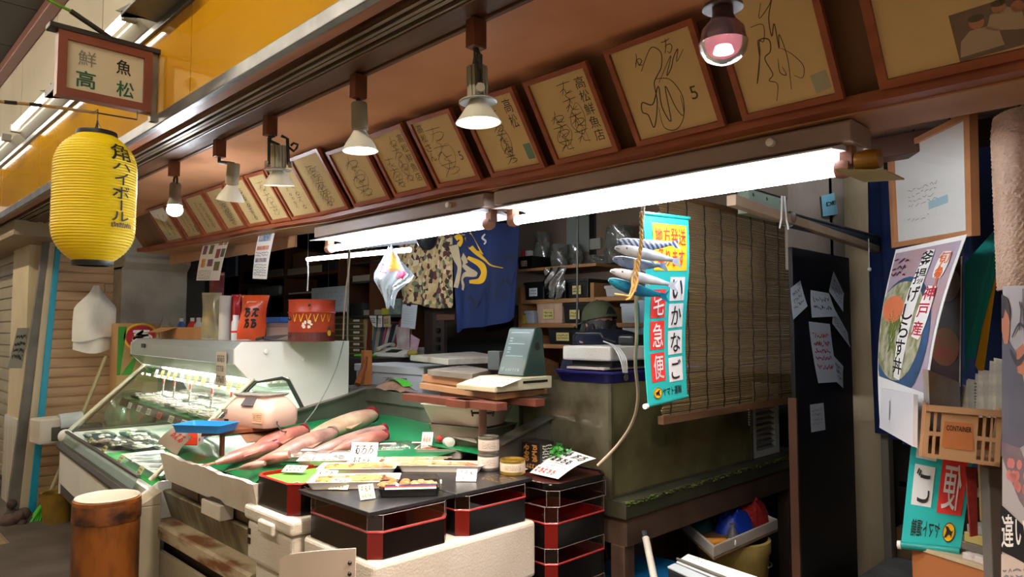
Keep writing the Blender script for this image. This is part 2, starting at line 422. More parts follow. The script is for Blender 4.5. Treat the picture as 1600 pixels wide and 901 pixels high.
# interior
WOODBACK=mat('back_wall_plywood','#8a7866',.6,col2='#75634f',vs=2,stretch=(1,1,.4))
LIGHTPLY=mat('light_plywood','#e0cda8',.55,col2='#c9b088',vs=3,stretch=(2,2,.6))
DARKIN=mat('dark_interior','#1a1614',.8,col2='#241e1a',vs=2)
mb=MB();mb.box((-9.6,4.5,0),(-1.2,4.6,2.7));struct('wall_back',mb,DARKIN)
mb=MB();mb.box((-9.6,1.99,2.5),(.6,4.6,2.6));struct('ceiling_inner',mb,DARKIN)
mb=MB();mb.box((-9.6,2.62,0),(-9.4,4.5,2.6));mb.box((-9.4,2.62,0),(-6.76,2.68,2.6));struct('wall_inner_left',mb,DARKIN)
# plywood behind the shelves (right half of the back)
mb=MB();mb.box((-4.05,3.96,1.2),(-1.5,4.0,2.5));struct('wall_plywood',mb,WOODBACK)
# partition at the right: grey-brown ply over the black panel, light post, recess, tan base
mb=MB();mb.box((-1.515,3.42,1.75),(-1.5,4.17,2.5));struct('wall_partition',mb,mat('grey_brown_ply','#a49485',.6,col2='#8d7d70',vs=4))
a=pY(1326,400,4.40);b=pY(1376,400,4.40)
mb=MB();mb.box((a.x-.02,4.40,0),(b.x,4.5,2.5));struct('wall_post',mb,LIGHTPLY)
b2=pY(1352,400,4.3)
mb=MB();mb.box((b.x-.005,4.32,0),(b.x+.035,4.40,1.5));struct('trim_7',mb,mat('grey_wood_edge','#8b8274',.6),bev=.004)
mb=MB();mb.box((b.x,4.62,0),(.6,4.7,2.6));struct('wall_recess',mb,mat('recess_brown','#4c3a2c',.7,col2='#3a2c22',vs=3))
mb=MB();c=pY(1400,840,4.42);mb.box((b.x+.03,4.42,0),(.2,4.6,c.z+.06));struct('trim_8',mb,mat('tan_board','#8f7152',.55,col2='#7d6146',vs=3))
mb=MB();mb.box((b.x+.03,4.5,.55),(.2,4.61,.58));struct('trim_9',mb,WHITEPL)
# right end wall of the stall
mb=MB();mb.box((-.28,1.9,0),(-.2,4.62,2.5));struct('wall_right',mb,mat('right_wall_wood','#6b4a36',.6,col2='#4b3223',vs=3))
mb=MB();mb.box((-.2,1.9,0),(4.5,1.98,2.5));struct('wall_neighbour',mb,CREAMW)
mb=MB();mb.box((1.2,1.0,2.25),(4.5,1.98,2.62));struct('beam_neighbour',mb,BEAM)
# concrete step
s0=pZ(1345,866,.18);s1=pZ(1308,899,.18)
mb=MB();mb.box((-1.38,3.1,0),(-.3,s0.y+.1,.18));struct('floor_step',mb,mat('step_concrete','#8b8b87',.7,col2='#74746f',vs=6,bump=.2),bev=.01)
# left end: brown roller shutter, stone pillar, neighbouring front
SHUT=mat('shutter_slats','#d6b48e',.5,col2='#b8926a',vs=3,vlo=.45,vhi=.8,stretch=(1,.6,5))
mb=MB();prof=[]
z=.02
while z<2.3:prof+=[(0.,z),(.012,z+.004),(.015,z+.03),(.013,z+.07),(.001,z+.076)];z+=.08
pts=[(-6.85+d,1.36,zz)for d,zz in prof]+[(-6.9,1.36,2.32),(-6.9,1.36,0.)]
mb.prism(pts,(0,.62,0));struct('door_1',mb,SHUT)
STONE=mat('stone_grey','#c2bdb2',.8,col2='#9a948a',vs=3.5,bump=.25,bs=30)
mb=MB();mb.box((-7.0,1.86,0),(-6.6,2.40,2.0));
mb.prism([(-6.6,1.86,1.97),(-6.56,1.86,2.0),(-6.52,1.86,2.03),(-6.52,1.86,2.07),(-6.6,1.86,2.1),(-6.6,1.86,2.45),(-7,1.86,2.45),(-7,1.86,1.97)],(0,.54,0))
struct('wall_pillar',mb,STONE,bev=.006)
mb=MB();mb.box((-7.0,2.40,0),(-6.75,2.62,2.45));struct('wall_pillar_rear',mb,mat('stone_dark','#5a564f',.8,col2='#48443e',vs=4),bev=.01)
CREAMP2=mat('cream_pillar_paint','#cdbd98',.5,col2='#bcac88',vs=3)
mb=MB();mb.box((-7.5,1.24,.72),(-6.86,1.36,2.25));struct('wall_front_pillar',mb,CREAMP2)
mb=MB();mb.box((-7.52,1.225,0),(-6.855,1.37,.72));struct('wall_front_tiles',mb,tiles('white_wall_tile','#cfcabd','#c4bfb2','#8a8578',5.,rough=.25))
mb=MB();prof=[];z=.1
while z<2.2:prof+=[(0.,z),(-.012,z+.006),(-.015,z+.05),(-.012,z+.1),(0.,z+.106)];z+=.11
mb.prism([(-13,1.32+d,zz)for d,zz in prof]+[(-13,1.38,2.3),(-13,1.38,0)],(5.5,0,0));struct('door_2',mb,mat('cream_shutter','#a59a7e',.5,col2='#8f8468',vs=2))
mb=MB();mb.box((-14,1.02,2.15),(-6.2,1.5,2.26));struct('trim_10',mb,mat('lintel_tan','#8f7f66',.6))

# ================================================================== YELLOW SIGNBOARD
t=thing('signboard','long glossy yellow signboard running above the stall front','signboard',(-4,.94,2.3))
mb=MB();x=-8.6
while x<1.1:mb.box((x,.938,2.302),(x+1.194,.975,2.645));x+=1.2
obj('panel',mb,YSIGN,t)
mb=MB();mb.box((-8.6,.925,2.645),(1.15,.99,2.675));obj('frame_edge',mb,GALV,t,bev=.003)

# ================================================================== ARCADE TUBES
TUBEM=mat('arcade_tube_light','#ffffff',.4,emit='#fff3dc',es=SIGN_TUBES)
def arcade_light(loc,L,label,group=None,turn=0):
    t=thing('fluorescent_batten',label,'light',loc,group)
    x,y,z=loc
    mb=MB();mb.prism([(x-L/2-.06,y+.05,z+.02),(x-L/2-.06,y+.03,z-.015),(x-L/2-.06,y+.07,z-.05),(x-L/2-.06,y+.12,z-.045),(x-L/2-.06,y+.12,z+.04)],(L+.12,0,0))
    obj('housing',mb,mat('batten_enamel','#b3b3aa',.35),t,bev=.004)
    mb=MB();mb.tube([(x-L/2,y,z),(x+L/2,y,z)],.0155,12);obj('tube',mb,TUBEM,t,smooth=True)
    for s in(-1,1):
        mb=MB();mb.cbox((x+s*(L/2+.02),y+.01,z),(.035,.055,.05));obj('lamp_holder',mb,GREYP,t,bev=.005)
    return t
xs=[-1.2,-2.45,-3.62,-4.86,-6.2,-7.5]
lab=['arcade tube light over the yellow sign, nearest the right','arcade tube light behind the hanging wooden sign','arcade tube light on the cream wall just left of the wooden sign','arcade tube light with bright tube above the bamboo rod','arcade tube light high at the left edge over the yellow sign','furthest arcade tube light above the yellow sign']
lab=['arcade tube light above the yellow sign, right of the wooden sign','arcade tube light above the grey bracket box, right of the wooden sign','arcade tube light glowing behind the wooden hanging sign','arcade tube light on the cream wall above the bamboo rod','arcade tube light at the picture edge, left of the yellow lantern','arcade tube light furthest along the cream wall']
for x,l in zip(xs[2:],lab[2:]):arcade_light((x,.86,2.735),1.0,l)
CT=mat('ceiling_tube_light','#ffffff',.4,emit='#fff0d8',es=ARCADE_STRENGTH)
for k in range(8):
    x=2.5-1.55*k
    t=thing('ceiling_tube_lamp','bare tube lamp on the arcade ceiling over the walkway','light',(x,-.6,3.40),'ceiling lamps along the arcade')
    mb=MB();mb.prism([(x-.6,-.72,3.415),(x-.6,-.64,3.465),(x-.6,-.56,3.465),(x-.6,-.48,3.415),(x-.6,-.56,3.43),(x-.6,-.64,3.43)],(1.2,0,0));obj('housing',mb,mat('batten_enamel'),t,bev=.004)
    mb=MB();mb.tube([(x-.55,-.6,3.40),(x+.55,-.6,3.40)],.016,10);obj('tube',mb,CT,t,smooth=True)
# grey bracket boxes on top of the signboard
def brk(px0,px1,y0,y1,label):
    a=pY(px0,y1,.9);b=pY(px1,y1,.9)
    t=thing('sign_bracket',label,'bracket',(a.x,.9,2.675));zt=pY(px0,y0,.9).z
    mb=MB();mb.prism([(b.x,.80,2.68),(b.x,.80,zt-.04),(b.x,.83,zt),(b.x,.99,zt),(b.x,.99,2.68)],(a.x-b.x,0,0));obj('box',mb,mat('bracket_grey','#77797a',.5,col2='#66686a',vs=5),t,bev=.003)
    mb=MB();mb.slab((a.x-.012,.78,2.68),(a.x-.012,.99,2.68),(a.x-.012,.99,zt+.02),(a.x-.012,.83,zt+.02),.008);obj('end_plate',mb,mat('bracket_light','#a3a59e',.5),t,bev=.002)
brk(232,300,22,78,'grey metal bracket box above the yellow sign beside wooden sign')
brk(103,118,150,178,'grey metal bracket above the yellow sign, left of wooden sign')
# ================================================================== STALL FLUORESCENT FIXTURES
STUBE=mat('stall_tube_light','#ffffff',.4,emit='#f4f8ff',es=TUBE_STRENGTH)
REFL=mat('reflector_enamel','#dcdce2',.35);SOCK=mat('socket_brown','#8a5a42',.45)
def batten(x0,x1,y,z,label,tone,amber=False):
    """double row batten: body under the soffit, wide reflector, one tube between two sockets"""
    t=thing('fluorescent_fixture',label,'light',((x0+x1)/2,y,z))
    mb=MB();mb.prism([(x0-.03,y-.075,z+.055),(x0-.03,y-.075,z+.105),(x0-.03,y-.06,z+.112),(x0-.03,y+.06,z+.112),(x0-.03,y+.075,z+.105),(x0-.03,y+.075,z+.055)],(x1-x0+.06,0,0))
    obj('housing',mb,mat(tone,'#a08c80',.45,col2='#8a7468',vs=3),t,bev=.004)
    mb=MB();q=x0+.0
    mb.prism([(x0,y-.045,z+.056),(x0,y-.115,z+.036),(x0,y-.115,z+.032),(x0,y-.04,z+.042),(x0,y+.04,z+.042),(x0,y+.115,z+.032),(x0,y+.115,z+.036),(x0,y+.045,z+.056)],(x1-x0,0,0))
    obj('reflector',mb,REFL,t)
    mb=MB();mb.tube([(x0+.02,y-.01,z),(x1-.02,y-.01,z)],.0165,14);obj('tube',mb,STUBE,t,smooth=True)
    for x,s in((x0,1),(x1,-1)):
        mb=MB();mb.lathe([(.001,-.02),(.021,-.018),(.025,0),(.021,.018),(.001,.02)],14,Matrix.Translation((x+s*.012,y-.01,z))@Matrix.Rotation(math.pi/2,4,'Y'))
        mb.cbox((x+s*.002,y-.005,z+.032),(.03,.034,.05));obj('socket',mb,SOCK,t,smooth=True)
    mb=MB();mb.lathe([(.001,-.012),(.011,-.012),(.012,0),(.011,.01),(.001,.012)],12,Matrix.Translation((x1-.17,y-.08,z+.085))@Matrix.Rotation(math.pi/2,4,'X'));obj('starter',mb,WHITEPL,t,smooth=True)
    if amber:
        mb=MB();mb.lathe([(.001,-.03),(.024,-.028),(.027,0),(.024,.028),(.001,.03)],16,Matrix.Translation((x1+.045,y,z+.015))@Matrix.Rotation(math.pi/2,4,'Y'));obj('end_cap',mb,mat('amber_plastic','#8a5a14',.3),t,smooth=True)
        mb=MB();mb.slab((x1+.0,y-.10,z-.02),(x1+.10,y-.05,z-.03),(x1+.10,y+.09,z-.03),(x1,y+.10,z-.02),.004);obj('reflector_flap',mb,mat('yellowed_enamel','#a89c68',.4),t)
    return t
batten(-1.875,-.655,1.87,1.862,'long bright fluorescent fixture under the ledge, right one over banner and bamboo blind','batten_tan',True)
batten(-3.19,-1.98,1.86,1.862,'bright fluorescent fixture under the ledge, left one above hanging plastic bag','batten_pale')
# third, further in, with a dark rounded shade
t=thing('shaded_tube_lamp','fluorescent tube with dark rounded shade deep inside the stall','light',(-4.3,2.77,2.0))
a=pY(481,405,2.77);b=pY(640,390,2.77)
mb=MB();mb.tube([a,b],.0165,12);obj('tube',mb,mat('inner_tube_light','#ffffff',.4,emit='#f0f6ff',es=26.),t,smooth=True)
c0=pY(520,388,2.77);c1=pY(667,373,2.77);mb=MB()
mb.grid(lambda u,v:c0.lerp(c1,u)+V((0,.075*math.cos(v*math.pi),.065*math.sin(v*math.pi)-.01)),8,10);mb.ball(c1,(.05,.078,.075),12,8);obj('shade',mb,mat('shade_dark','#2b2b33',.35),t,smooth=True)
for p in(a,a.lerp(b,.62)):
    mb=MB();mb.tube([p+V((0,0,.02)),(p.x,p.y,2.5)],.004,6);obj('hanging_wire',mb,STEELD,t)
mb=MB();mb.tube([a+V((0,0,-.01)),a+V((.01,0,-.13)),a+V((0,0,-.25))],.006,6);obj('pull_chain',mb,WHITEPL,t)

# ================================================================== REFLECTOR LAMPS ON THE BEAM
SHADEW=mat('lamp_shade_white','#cfcabb',.3,spec=.6);SHADEG=mat('lamp_body_beige','#9a917e',.45,col2='#7f7562',vs=5)
BULB=mat('warm_bulb_glow','#ffffff',.4,emit='#ffe9d6',es=14.);LEDG=mat('led_globe_glow','#ffffff',.4,emit='#eef6ff',es=420.)
def yoke(t,x,y,z0,z1,w,m):
    mb=MB();mb.tube([(x-w,y,z1),(x-w,y,z0),(x-w*.5,y,z0+.012),(x+w*.5,y,z0+.012),(x+w,y,z0),(x+w,y,z1)],.0055,6);obj('yoke',mb,m,t)
def spot(loc,aim,power,size,blend=.8,col=(1,.84,.68),r=.035):
    l=bpy.data.lights.new('lamp_light','SPOT');l.energy=power;l.spot_size=math.radians(size);l.spot_blend=blend;l.color=col;l.shadow_soft_size=r
    o=bpy.data.objects.new('lamp_light',l);d=V(aim)-V(loc);q=d.to_track_quat('-Z','Y')
    return o,Matrix.Translation(V(loc))@q.to_matrix().to_4x4()
def lamp(top,mouth_c,axis,kind,label,power=SPOT_POWER,rad=.058):
    """clip lamp: brown block on the beam, joint, ribbed or plain body, flared shade facing along axis"""
    top=V(top);mc=V(mouth_c);ax=V(axis).normalized()
    t=thing('clip_lamp',label,'lamp',top)
    mb=MB();mb.box((top.x-.017,top.y-.022,top.z-.075),(top.x+.017,top.y+.022,top.z+.0));obj('mount_block',mb,BROWNW,t,bev=.002)
    L=.068 if kind!='ribbed' else .066
    neck=mc-ax*L;body_top=neck-ax*.082
    zq=ax.to_track_quat('-Z','Y').to_matrix().to_4x4()
    A=Matrix.Translation(neck)@zq  # local -z = light direction
    mb=MB();mb.tube([(top.x,top.y,top.z-.075),(top.x,top.y,top.z-.095),body_top-ax*.0],.007,8);obj('joint',mb,STEELD,t)
    mb=MB()
    if kind=='ribbed':
        for k in range(12):
            a=2*math.pi*k/12;mb.tube([A@V((.022*math.cos(a),.022*math.sin(a),0)),A@V((.022*math.cos(a),.022*math.sin(a),.08))],.006,6)
        mb.lathe([(.022,0),(.022,.08)],16,A)
    else:mb.lathe([(.001,.085),(.024,.085),(.025,.08),(.026,0),(.02,-.004)],20,A)
    obj('lamp_body',mb,SHADEG,t,smooth=kind!='ribbed')
    if kind=='ribbed':
        mb=MB();x,y,z=neck
        for s in(-1,1):mb.tube([A@V((s*.012,0,.115)),A@V((s*.033,0,.105)),A@V((s*.035,0,.01))],.006,8)
        obj('yoke',mb,STEELD,t)
        mb=MB();mb.tube([A@V((.036,0,.075)),A@V((.055,0,.06)),A@V((.066,0,.072)),A@V((.07,0,.085)),A@V((.055,0,.09)),A@V((.045,0,.08))],.0045,6,closed=False);obj('thumb_screw',mb,STEELD,t)
        for s in(-1,1):
            mb=MB();mb.lathe([(.001,-.006),(.012,-.006),(.012,.006),(.001,.006)],10,A@Matrix.Translation((s*.042,0,.012))@Matrix.Rotation(math.pi/2,4,'Y'));obj('pivot_nut',mb,SHADEG,t)
        mb=MB();mb.lathe([(.02,-.002),(.048,-.008),(.05,-.012),(.047,-.014),(.02,-.006)],24,A,caps=False);obj('flange',mb,GREYP,t,smooth=True)
    mb=MB();mb.lathe([(.019,0),(.021,-.006),(.03,-.022),(.045,-.045),(rad,-L),(rad-.003,-L),(.042,-.045),(.027,-.022),(.017,-.004)],28,A,caps=False);obj('lamp_shade',mb,SHADEW,t,smooth=True)
    mb=MB();mb.lathe([(.001,-L+.006),(rad-.012,-L+.006),(rad-.01,-L+.012),(.001,-L+.02)],24,A);obj('bulb_face',mb,BULB if power>0 else WHITEPL,t,smooth=True)
    if power>0:
        o,M=spot(mc+ax*.006,mc+ax,power,105);link(o,t,M)
    return t
def beam_top(px):return pZ(px[0],px[1],2.258)
# right: bare pink-tinted reflector bulb
c=pY(1130,60,1.235);T=(c.x,c.y,2.255)
t=thing('reflector_bulb_lamp','large silvered reflector bulb with pink glow, hanging before framed cards at right','lamp',T)
mb=MB();mb.box((c.x-.017,c.y-.022,2.18),(c.x+.017,c.y+.022,2.256));obj('mount_block',mb,BROWNW,t,bev=.002)
zt=pY(1130,4,1.235).z;zb=pY(1130,101,1.235).z;zr=pY(1130,68,1.235).z;rr=.5*abs((pY(1179,68,1.235)-pY(1081,68,1.235)).dot(RIGHT))
mb=MB();mb.tube([(c.x,c.y,2.18),(c.x,c.y,zt+.005)],.016,12);obj('lamp_body',mb,SHADEG,t,smooth=True)
mb=MB();mb.lathe([(.016,zt-.004),(.038,zt-.006),(.039,zt-.012),(.036,zt-.013),(.016,zt-.009)],24,Matrix.Translation((c.x,c.y,0)),caps=False);obj('flange',mb,mat('flange_dark','#55483f',.4),t,smooth=True)
h=zt-zr
mb=MB();mb.lathe([(.016,zt-.002),(.02,zt-h*.12),(.02,zt-h*.30),(.026,zt-h*.45),(.04,zt-h*.65),(rr*.93,zt-h*.88),(rr,zr)],32,Matrix.Translation((c.x,c.y,0)),caps=False);obj('silvered_neck',mb,mat('silvered_pink','#8d6f78',.18,metal=.85),t,smooth=True)
PINKB=clear('pink_bulb_glass','#f4b4bc',.35,.08,body=.6,bodycol='#f08c9a',bump=.4,bs=60,glow=1.1)
mb=MB();mb.lathe([(rr,zr),(rr*.93,zr-(zr-zb)*.4),(rr*.7,zr-(zr-zb)*.75),(rr*.3,zb+.002),(.001,zb)],32,Matrix.Translation((c.x,c.y,0)),caps=False);obj('bulb_face',mb,PINKB,t,smooth=True)
mb=MB();mb.lathe([(.001,zr-.002),(.016,zr-.002),(.02,zr-.014),(.001,zr-.020)],16,Matrix.Translation((c.x,c.y,-.004)));obj('filament_glow',mb,mat('pink_core_glow','#ffffff',.3,emit='#ffe6e8',es=14.),t)
o,M=spot((c.x,c.y,zb-.005),(c.x-.5,c.y+.2,0),SPOT_POWER*.5,110,col=(1,.75,.66));link(o,t,M)
def LP(px,yb,Y=1.2):return pY(px,yb,Y)
m2=LP(748,192);lamp((m2.x,1.19,2.252),m2+V((0,0,.0)),(0.02,.03,-1),'ribbed','white clip lamp with ribbed body and loop screw, second from the right',SPOT_POWER,.06)
m3=LP(563,236);lamp((m3.x,1.19,2.252),m3,(0.02,.03,-1),'plain','lit white clip lamp with plain beige body, third from the right',SPOT_POWER*.62,.056)
m4=LP(436,290);lamp((pY(422,200,1.19).x,1.19,2.252),m4,(-.12,.10,-1),'ribbed','white clip lamp tilted aside with ribbed body, fourth from the right',SPOT_POWER*.3,.056)
m5=LP(360,313);lamp((pY(343,235,1.19).x,1.19,2.252),m5,(-.28,.05,-1),'plain','tilted white clip lamp with plain body, next to the bright globe lamp',SPOT_POWER*.5,.056)
g=LP(273,328);t=thing('globe_clip_lamp','clip lamp with glaring white round bulb, leftmost of the row on the beam','lamp',(g.x,1.2,2.25))
mb=MB();mb.box((g.x-.017,1.17,2.18),(g.x+.017,1.214,2.252));obj('mount_block',mb,BROWNW,t,bev=.002)
mb=MB();mb.lathe([(.001,.13),(.02,.13),(.026,.12),(.028,.045),(.034,.03),(.034,.022),(.001,.022)],20,Matrix.Translation(g));obj('lamp_body',mb,mat('lamp_body_dark','#6b6257',.45),t,smooth=True)
yoke(t,g.x,1.2,g.z+.15,g.z+.10,.02,STEELD)
mb=MB();mb.ball(g,(.036,.036,.03),18,12);obj('bulb',mb,LEDG,t,smooth=True)

# ================================================================== FRAMED SIGNED CARDS ON THE SLOPE
SLOPE=V((0,-.165,.245));SL=SLOPE.normalized();SN=V((1,0,0)).cross(SL)  # outward normal, faces down and out
if SN.y>0:SN=-SN
GLASSY=clear('card_glass','#fffdf8',.07,.03)
def squiggle(mb,f,r,u0,v0,u1,v1,asp,w=.011,dense=1.):
    """one bold cursive signature filling the box: joined brush characters and a sweeping tail"""
    n=max(2,int(3*dense+.5));scrawl(mb,f,r,u0,v0,u1,v1,asp,w,n)
    for i in range(n-1):
        b=v1-(v1-v0)*(i+1)/n;d=(u1-u0);m=(u0+u1)/2
        stroke(mb,f,[(m+d*.3,b+.06),(m-d*.1,b+.02),(m+d*r.uniform(-.3,.2),b-.03),(m+d*.1,b-.10)],w*.9,asp)
    m=(u0+u1)/2;d=u1-u0;h=v1-v0
    stroke(mb,f,[(m,v0+h*.55),(m+d*.35,v0+h*.62),(m+d*.5,v0+h*.4),(m+d*.1,v0+h*.15),(m-d*.4,v0+h*.3),(m-d*.1,v0+h*.5),(m+d*.2,v0+h*.2),(m+d*.25,v0)],w*.8,asp)
def framed(bl,br,label,style,seed,H=.30,fw=.016,wood=FRAMEW,tilt=0.):
    """card frame with its lower edge between two pixels of the ledge"""
    A=pY(bl[0],bl[1],1.735);B=pY(br[0],br[1],1.735);A.z=ledge_z(A.x)+.002;B.z=ledge_z(B.x)+.002
    ux=(B-A).normalized();Wd=(B-A).length;M=basis(A,ux,SL);n=V((M[0][2],M[1][2],M[2][2]))
    if n.dot(SN)<0:n=-n
    t=thing('framed_card',label,'framed card',A.lerp(B,.5),M=Matrix.Translation(A.lerp(B,.5)))
    P=lambda x,y,z=0:A+ux*x+SL*y+n*z
    mb=MB();D=.018
    for q in([(0,0),(Wd,0),(Wd-fw,fw),(fw,fw)],[(Wd,0),(Wd,H),(Wd-fw,H-fw),(Wd-fw,fw)],[(Wd,H),(0,H),(fw,H-fw),(Wd-fw,H-fw)],[(0,H),(0,0),(fw,fw),(fw,H-fw)]):
        mb.prism([P(x,y,0)for x,y in q],n*D)
    obj('frame',mb,wood,t)
    mb=MB();mb.prism([P(fw*.6,fw*.6,.002),P(Wd-fw*.6,fw*.6,.002),P(Wd-fw*.6,H-fw*.6,.002),P(fw*.6,H-fw*.6,.002)],n*.006);card=obj('card',mb,CREAMP,t)
    mb=MB();mb.prism([P(fw,fw,.0125),P(Wd-fw,fw,.0125),P(Wd-fw,H-fw,.0125),P(fw,H-fw,.0125)],n*.0015);obj('glass',mb,GLASSY,t)
    f=lambda u,v:P(fw+(Wd-2*fw)*u,fw+(H-2*fw)*v,.0088);asp=(Wd-2*fw)/(H-2*fw);r=random.Random(seed)
    mb=MB()
    for kind in style:
        if kind=='name':write(mb,f,'高松',.74,.52,.90,.95,vert=True)
        elif kind=='nameL':write(mb,f,'高松さん',.05,.35,.2,.97,vert=True)
        elif kind=='shop':write(mb,f,'高松鮮魚店',.76,.1,.92,.93,vert=True)
        elif kind=='five':write(mb,f,'5',.78,.28,.86,.42)
        elif kind=='big':squiggle(mb,f,r,.18,.05,.7,.9,asp)
        elif kind=='two':squiggle(mb,f,r,.08,.06,.40,.62,asp,.011);squiggle(mb,f,r,.42,.12,.72,.94,asp,.011,1.3)
        elif kind=='column':squiggle(mb,f,r,.35,.05,.6,.85,asp,.012,1.6)
        elif kind=='small':scrawl(mb,f,r,.28,.15,.42,.85,asp,.007,8);scrawl(mb,f,r,.52,.1,.72,.8,asp,.009,5)
        elif kind=='flour':
            stroke(mb,f,[(.30,.72),(.42,.85),(.52,.92),(.6,.84),(.55,.7),(.46,.62),(.40,.55),(.36,.35),(.22,.1),(.2,.25),(.14,.3),(.18,.4),(.3,.35),(.44,.52),(.40,.3),(.45,.12),(.52,.5),(.56,.25),(.62,.15),(.68,.35),(.6,.55),(.44,.6)],.014,asp)
            stroke(mb,f,[(.46,.55),(.7,.78),(.58,.6),(.66,.66),(.72,.75),(.8,.82),(.74,.7),(.86,.8)],.011,asp)
            stroke(mb,f,[(.36,.3),(.34,.08),(.48,.02),(.62,.14),(.66,.36)],.01,asp)
            scrawl(mb,f,r,.24,.76,.36,.93,asp,.010,1);scrawl(mb,f,r,.62,.80,.76,.97,asp,.010,1)
        elif kind=='cross':
            stroke(mb,f,[(.48,.92),(.42,.8),(.56,.88),(.62,.95),(.52,.78),(.5,.62),(.56,.72),(.54,.5),(.58,.62),(.60,.4),(.55,.12)],.012,asp)
            stroke(mb,f,[(.56,.5),(.66,.42),(.74,.3),(.7,.2),(.62,.24)],.009,asp)
            stroke(mb,f,[(.30,.75),(.44,.74),(.40,.6),(.34,.62),(.30,.45),(.20,.25),(.32,.5),(.36,.62),(.46,.6),(.44,.5),(.36,.45),(.40,.3),(.34,.25),(.42,.2),(.36,.05)],.013,asp)
            stroke(mb,f,[(.50,.42),(.48,.3),(.54,.26),(.52,.34)],.01,asp)
    obj('handwriting',mb,INKB if 'cross' in style else INK,card)
    if 'stamp' in style:
        mb=MB();poly(mb,f,[(.8,.08),(.94,.08),(.94,.3),(.8,.3)]);obj('stamp',mb,mat('stamp_teal','#5a8a86',.7),card)
    if 'crest' in style:
        mb=MB();poly(mb,f,[(.8,.03),(.97,.06),(.95,.22),(.78,.2)]);s=obj('sticker',mb,mat('sticker_pale','#9fa79a',.6),card)
    if 'photo' in style:
        f2=lambda u,v:f(u,v)+n*.0004
        mb=MB();poly(mb,f2,[(.52,.0),(1.0,.02),(1.0,.36),(.50,.34)]);ph=obj('snapshot',mb,mat('photo_dark','#5d4a4c',.3,col2='#463a40',vs=20),card)
        f3=lambda u,v:f(u,v)+n*.0008
        mb=MB();poly(mb,f3,[(.53,.03),(.82,.05),(.8,.16),(.74,.2),(.62,.2),(.55,.14)]);poly(mb,f3,[(.72,.17),(.97,.12),(.95,.26),(.86,.3),(.76,.27)]);obj('white_shirt',mb,mat('photo_white','#a89a90',.4),ph)
        mb=MB();ellipse(mb,f3,.67,.245,.05,.045);ellipse(mb,f3,.82,.305,.045,.04);ellipse(mb,f3,.93,.28,.04,.04);obj('face',mb,mat('photo_skin','#a86a58',.4),ph)
        f4=lambda u,v:f(u,v)+n*.0011
        mb=MB();ellipse(mb,f4,.67,.275,.055,.025);ellipse(mb,f4,.82,.335,.048,.022);obj('hair',mb,mat('photo_hair','#1d1718',.5),ph)
    return t
framed((1378,140),(1640,82),'largest framed card at far right with group snapshot in its corner',['photo'],1,.34,.02)
framed((1165,187),(1322,153),'framed card with two tall brown signatures behind the pink bulb',['cross','crest'],2,.31)
framed((1000,227),(1137,197),'framed card with one sweeping black signature and a 5',['flour','five'],3,.295)
framed((873,257),(971,236),'framed card with long column of characters at its right edge',['two','shop'],4,.285)
framed((773,276),(856,259),'framed signed card with teal stamp, behind the ribbed white lamp',['column','name','stamp'],5,.285)
framed((689,293),(756,279),'framed signed card left of the ribbed lamp, characters down its left edge',['big','nameL','five'],6,.28)
framed((622,308),(679,297),'framed card covered in dense black signatures, right of plain lit lamp',['two','shop'],7,.28)
framed((558,322),(614,311),'framed card with one looping signature below the plain lit lamp',['big'],8,.27)
framed((502,336),(549,325),'framed card with green tape mark and thin signature, plastic showing at top',['column','small'],9,.30)
framed((461,345),(504,336),'narrow framed card with faint small writing right of tilted ribbed lamp',['small'],10,.29)
framed((428,351),(459,345),'framed card partly behind the tilted ribbed lamp shade',['big'],11,.28)
framed((393,357),(425,351),'framed card with slanting signature between the two tilted lamps',['column'],12,.28)
framed((359,364),(389,358),'framed card with thin signature just below the tilted plain lamp',['column','small'],13,.27)
framed((325,370),(355,365),'plain framed card with small signature right of the globe lamp',['small'],14,.27)
framed((297,375),(321,371),'framed card with greenish slip behind the glaring globe lamp',['small','stamp'],15,.26)
framed((265,381),(292,376),'furthest framed card at left end of the ledge',['small'],16,.26)
# ================================================================== REFRIGERATED SHOWCASE (left)
CASEW=mat('case_white_enamel','#e6e6e2',.35,col2='#d8d6cc',vs=3,vlo=.5,vhi=.9);CASEIN=mat('case_inside_white','#e2e4de',.4)
CASED=mat('case_dark_rail','#4d4a46',.4,metal=.3);CASEG=clear('case_glass','#eef6f2',.08,.03);GASK=mat('case_gasket','#3c3f3c',.5)
CASEL=mat('case_light_tube','#ffffff',.4,emit='#fff8ee',es=75.);DARKG=mat('case_shelf_edge','#3d3f3a',.4)
O3=V((-3.8,1.18,0));U3=(V((-6.1,1.34,0))-O3).normalized();V3=V((-U3.y,U3.x,0));V3=V3 if V3.y>0 else-V3;L3=2.306
def S3(u,v,z):return O3+U3*u+V3*v+V((0,0,z))
t=thing('display_case','white refrigerated display case with slanted glass front, left of the fish counter','display case',S3(L3/2,.5,0))
def ext(mb,prof,u0,u1):mb.prism([S3(u0,v,z)for v,z in prof],U3*(u1-u0))
mb=MB();ext(mb,[(.0,.33),(0,.575),(.012,.575),(.012,.33)],.17,L3-.03);obj('front_panel',mb,CASEW,t,bev=.003)
mb=MB();ext(mb,[(-.02,.575),(-.028,.60),(-.02,.632),(.02,.632),(.02,.575)],.17,L3);obj('front_rail',mb,CASED,t,bev=.004)
mb=MB();ext(mb,[(.01,.25),(.01,.33),(.05,.33),(.05,.25)],.17,L3-.02);obj('kick_plate',mb,CASED,t)
mb=MB();ext(mb,[(.004,.634),(.03,.692),(.034,.692),(.008,.634)],.17,L3-.02);obj('glass_strip',mb,clear('case_strip_glass','#dfe8df',.15,.08,body=.2,bodycol='#a8b8a8'),t)
mb=MB();ext(mb,[(.022,.69),(.022,.706),(.045,.706),(.045,.69)],.17,L3);obj('top_rail',mb,CASED,t,bev=.003)
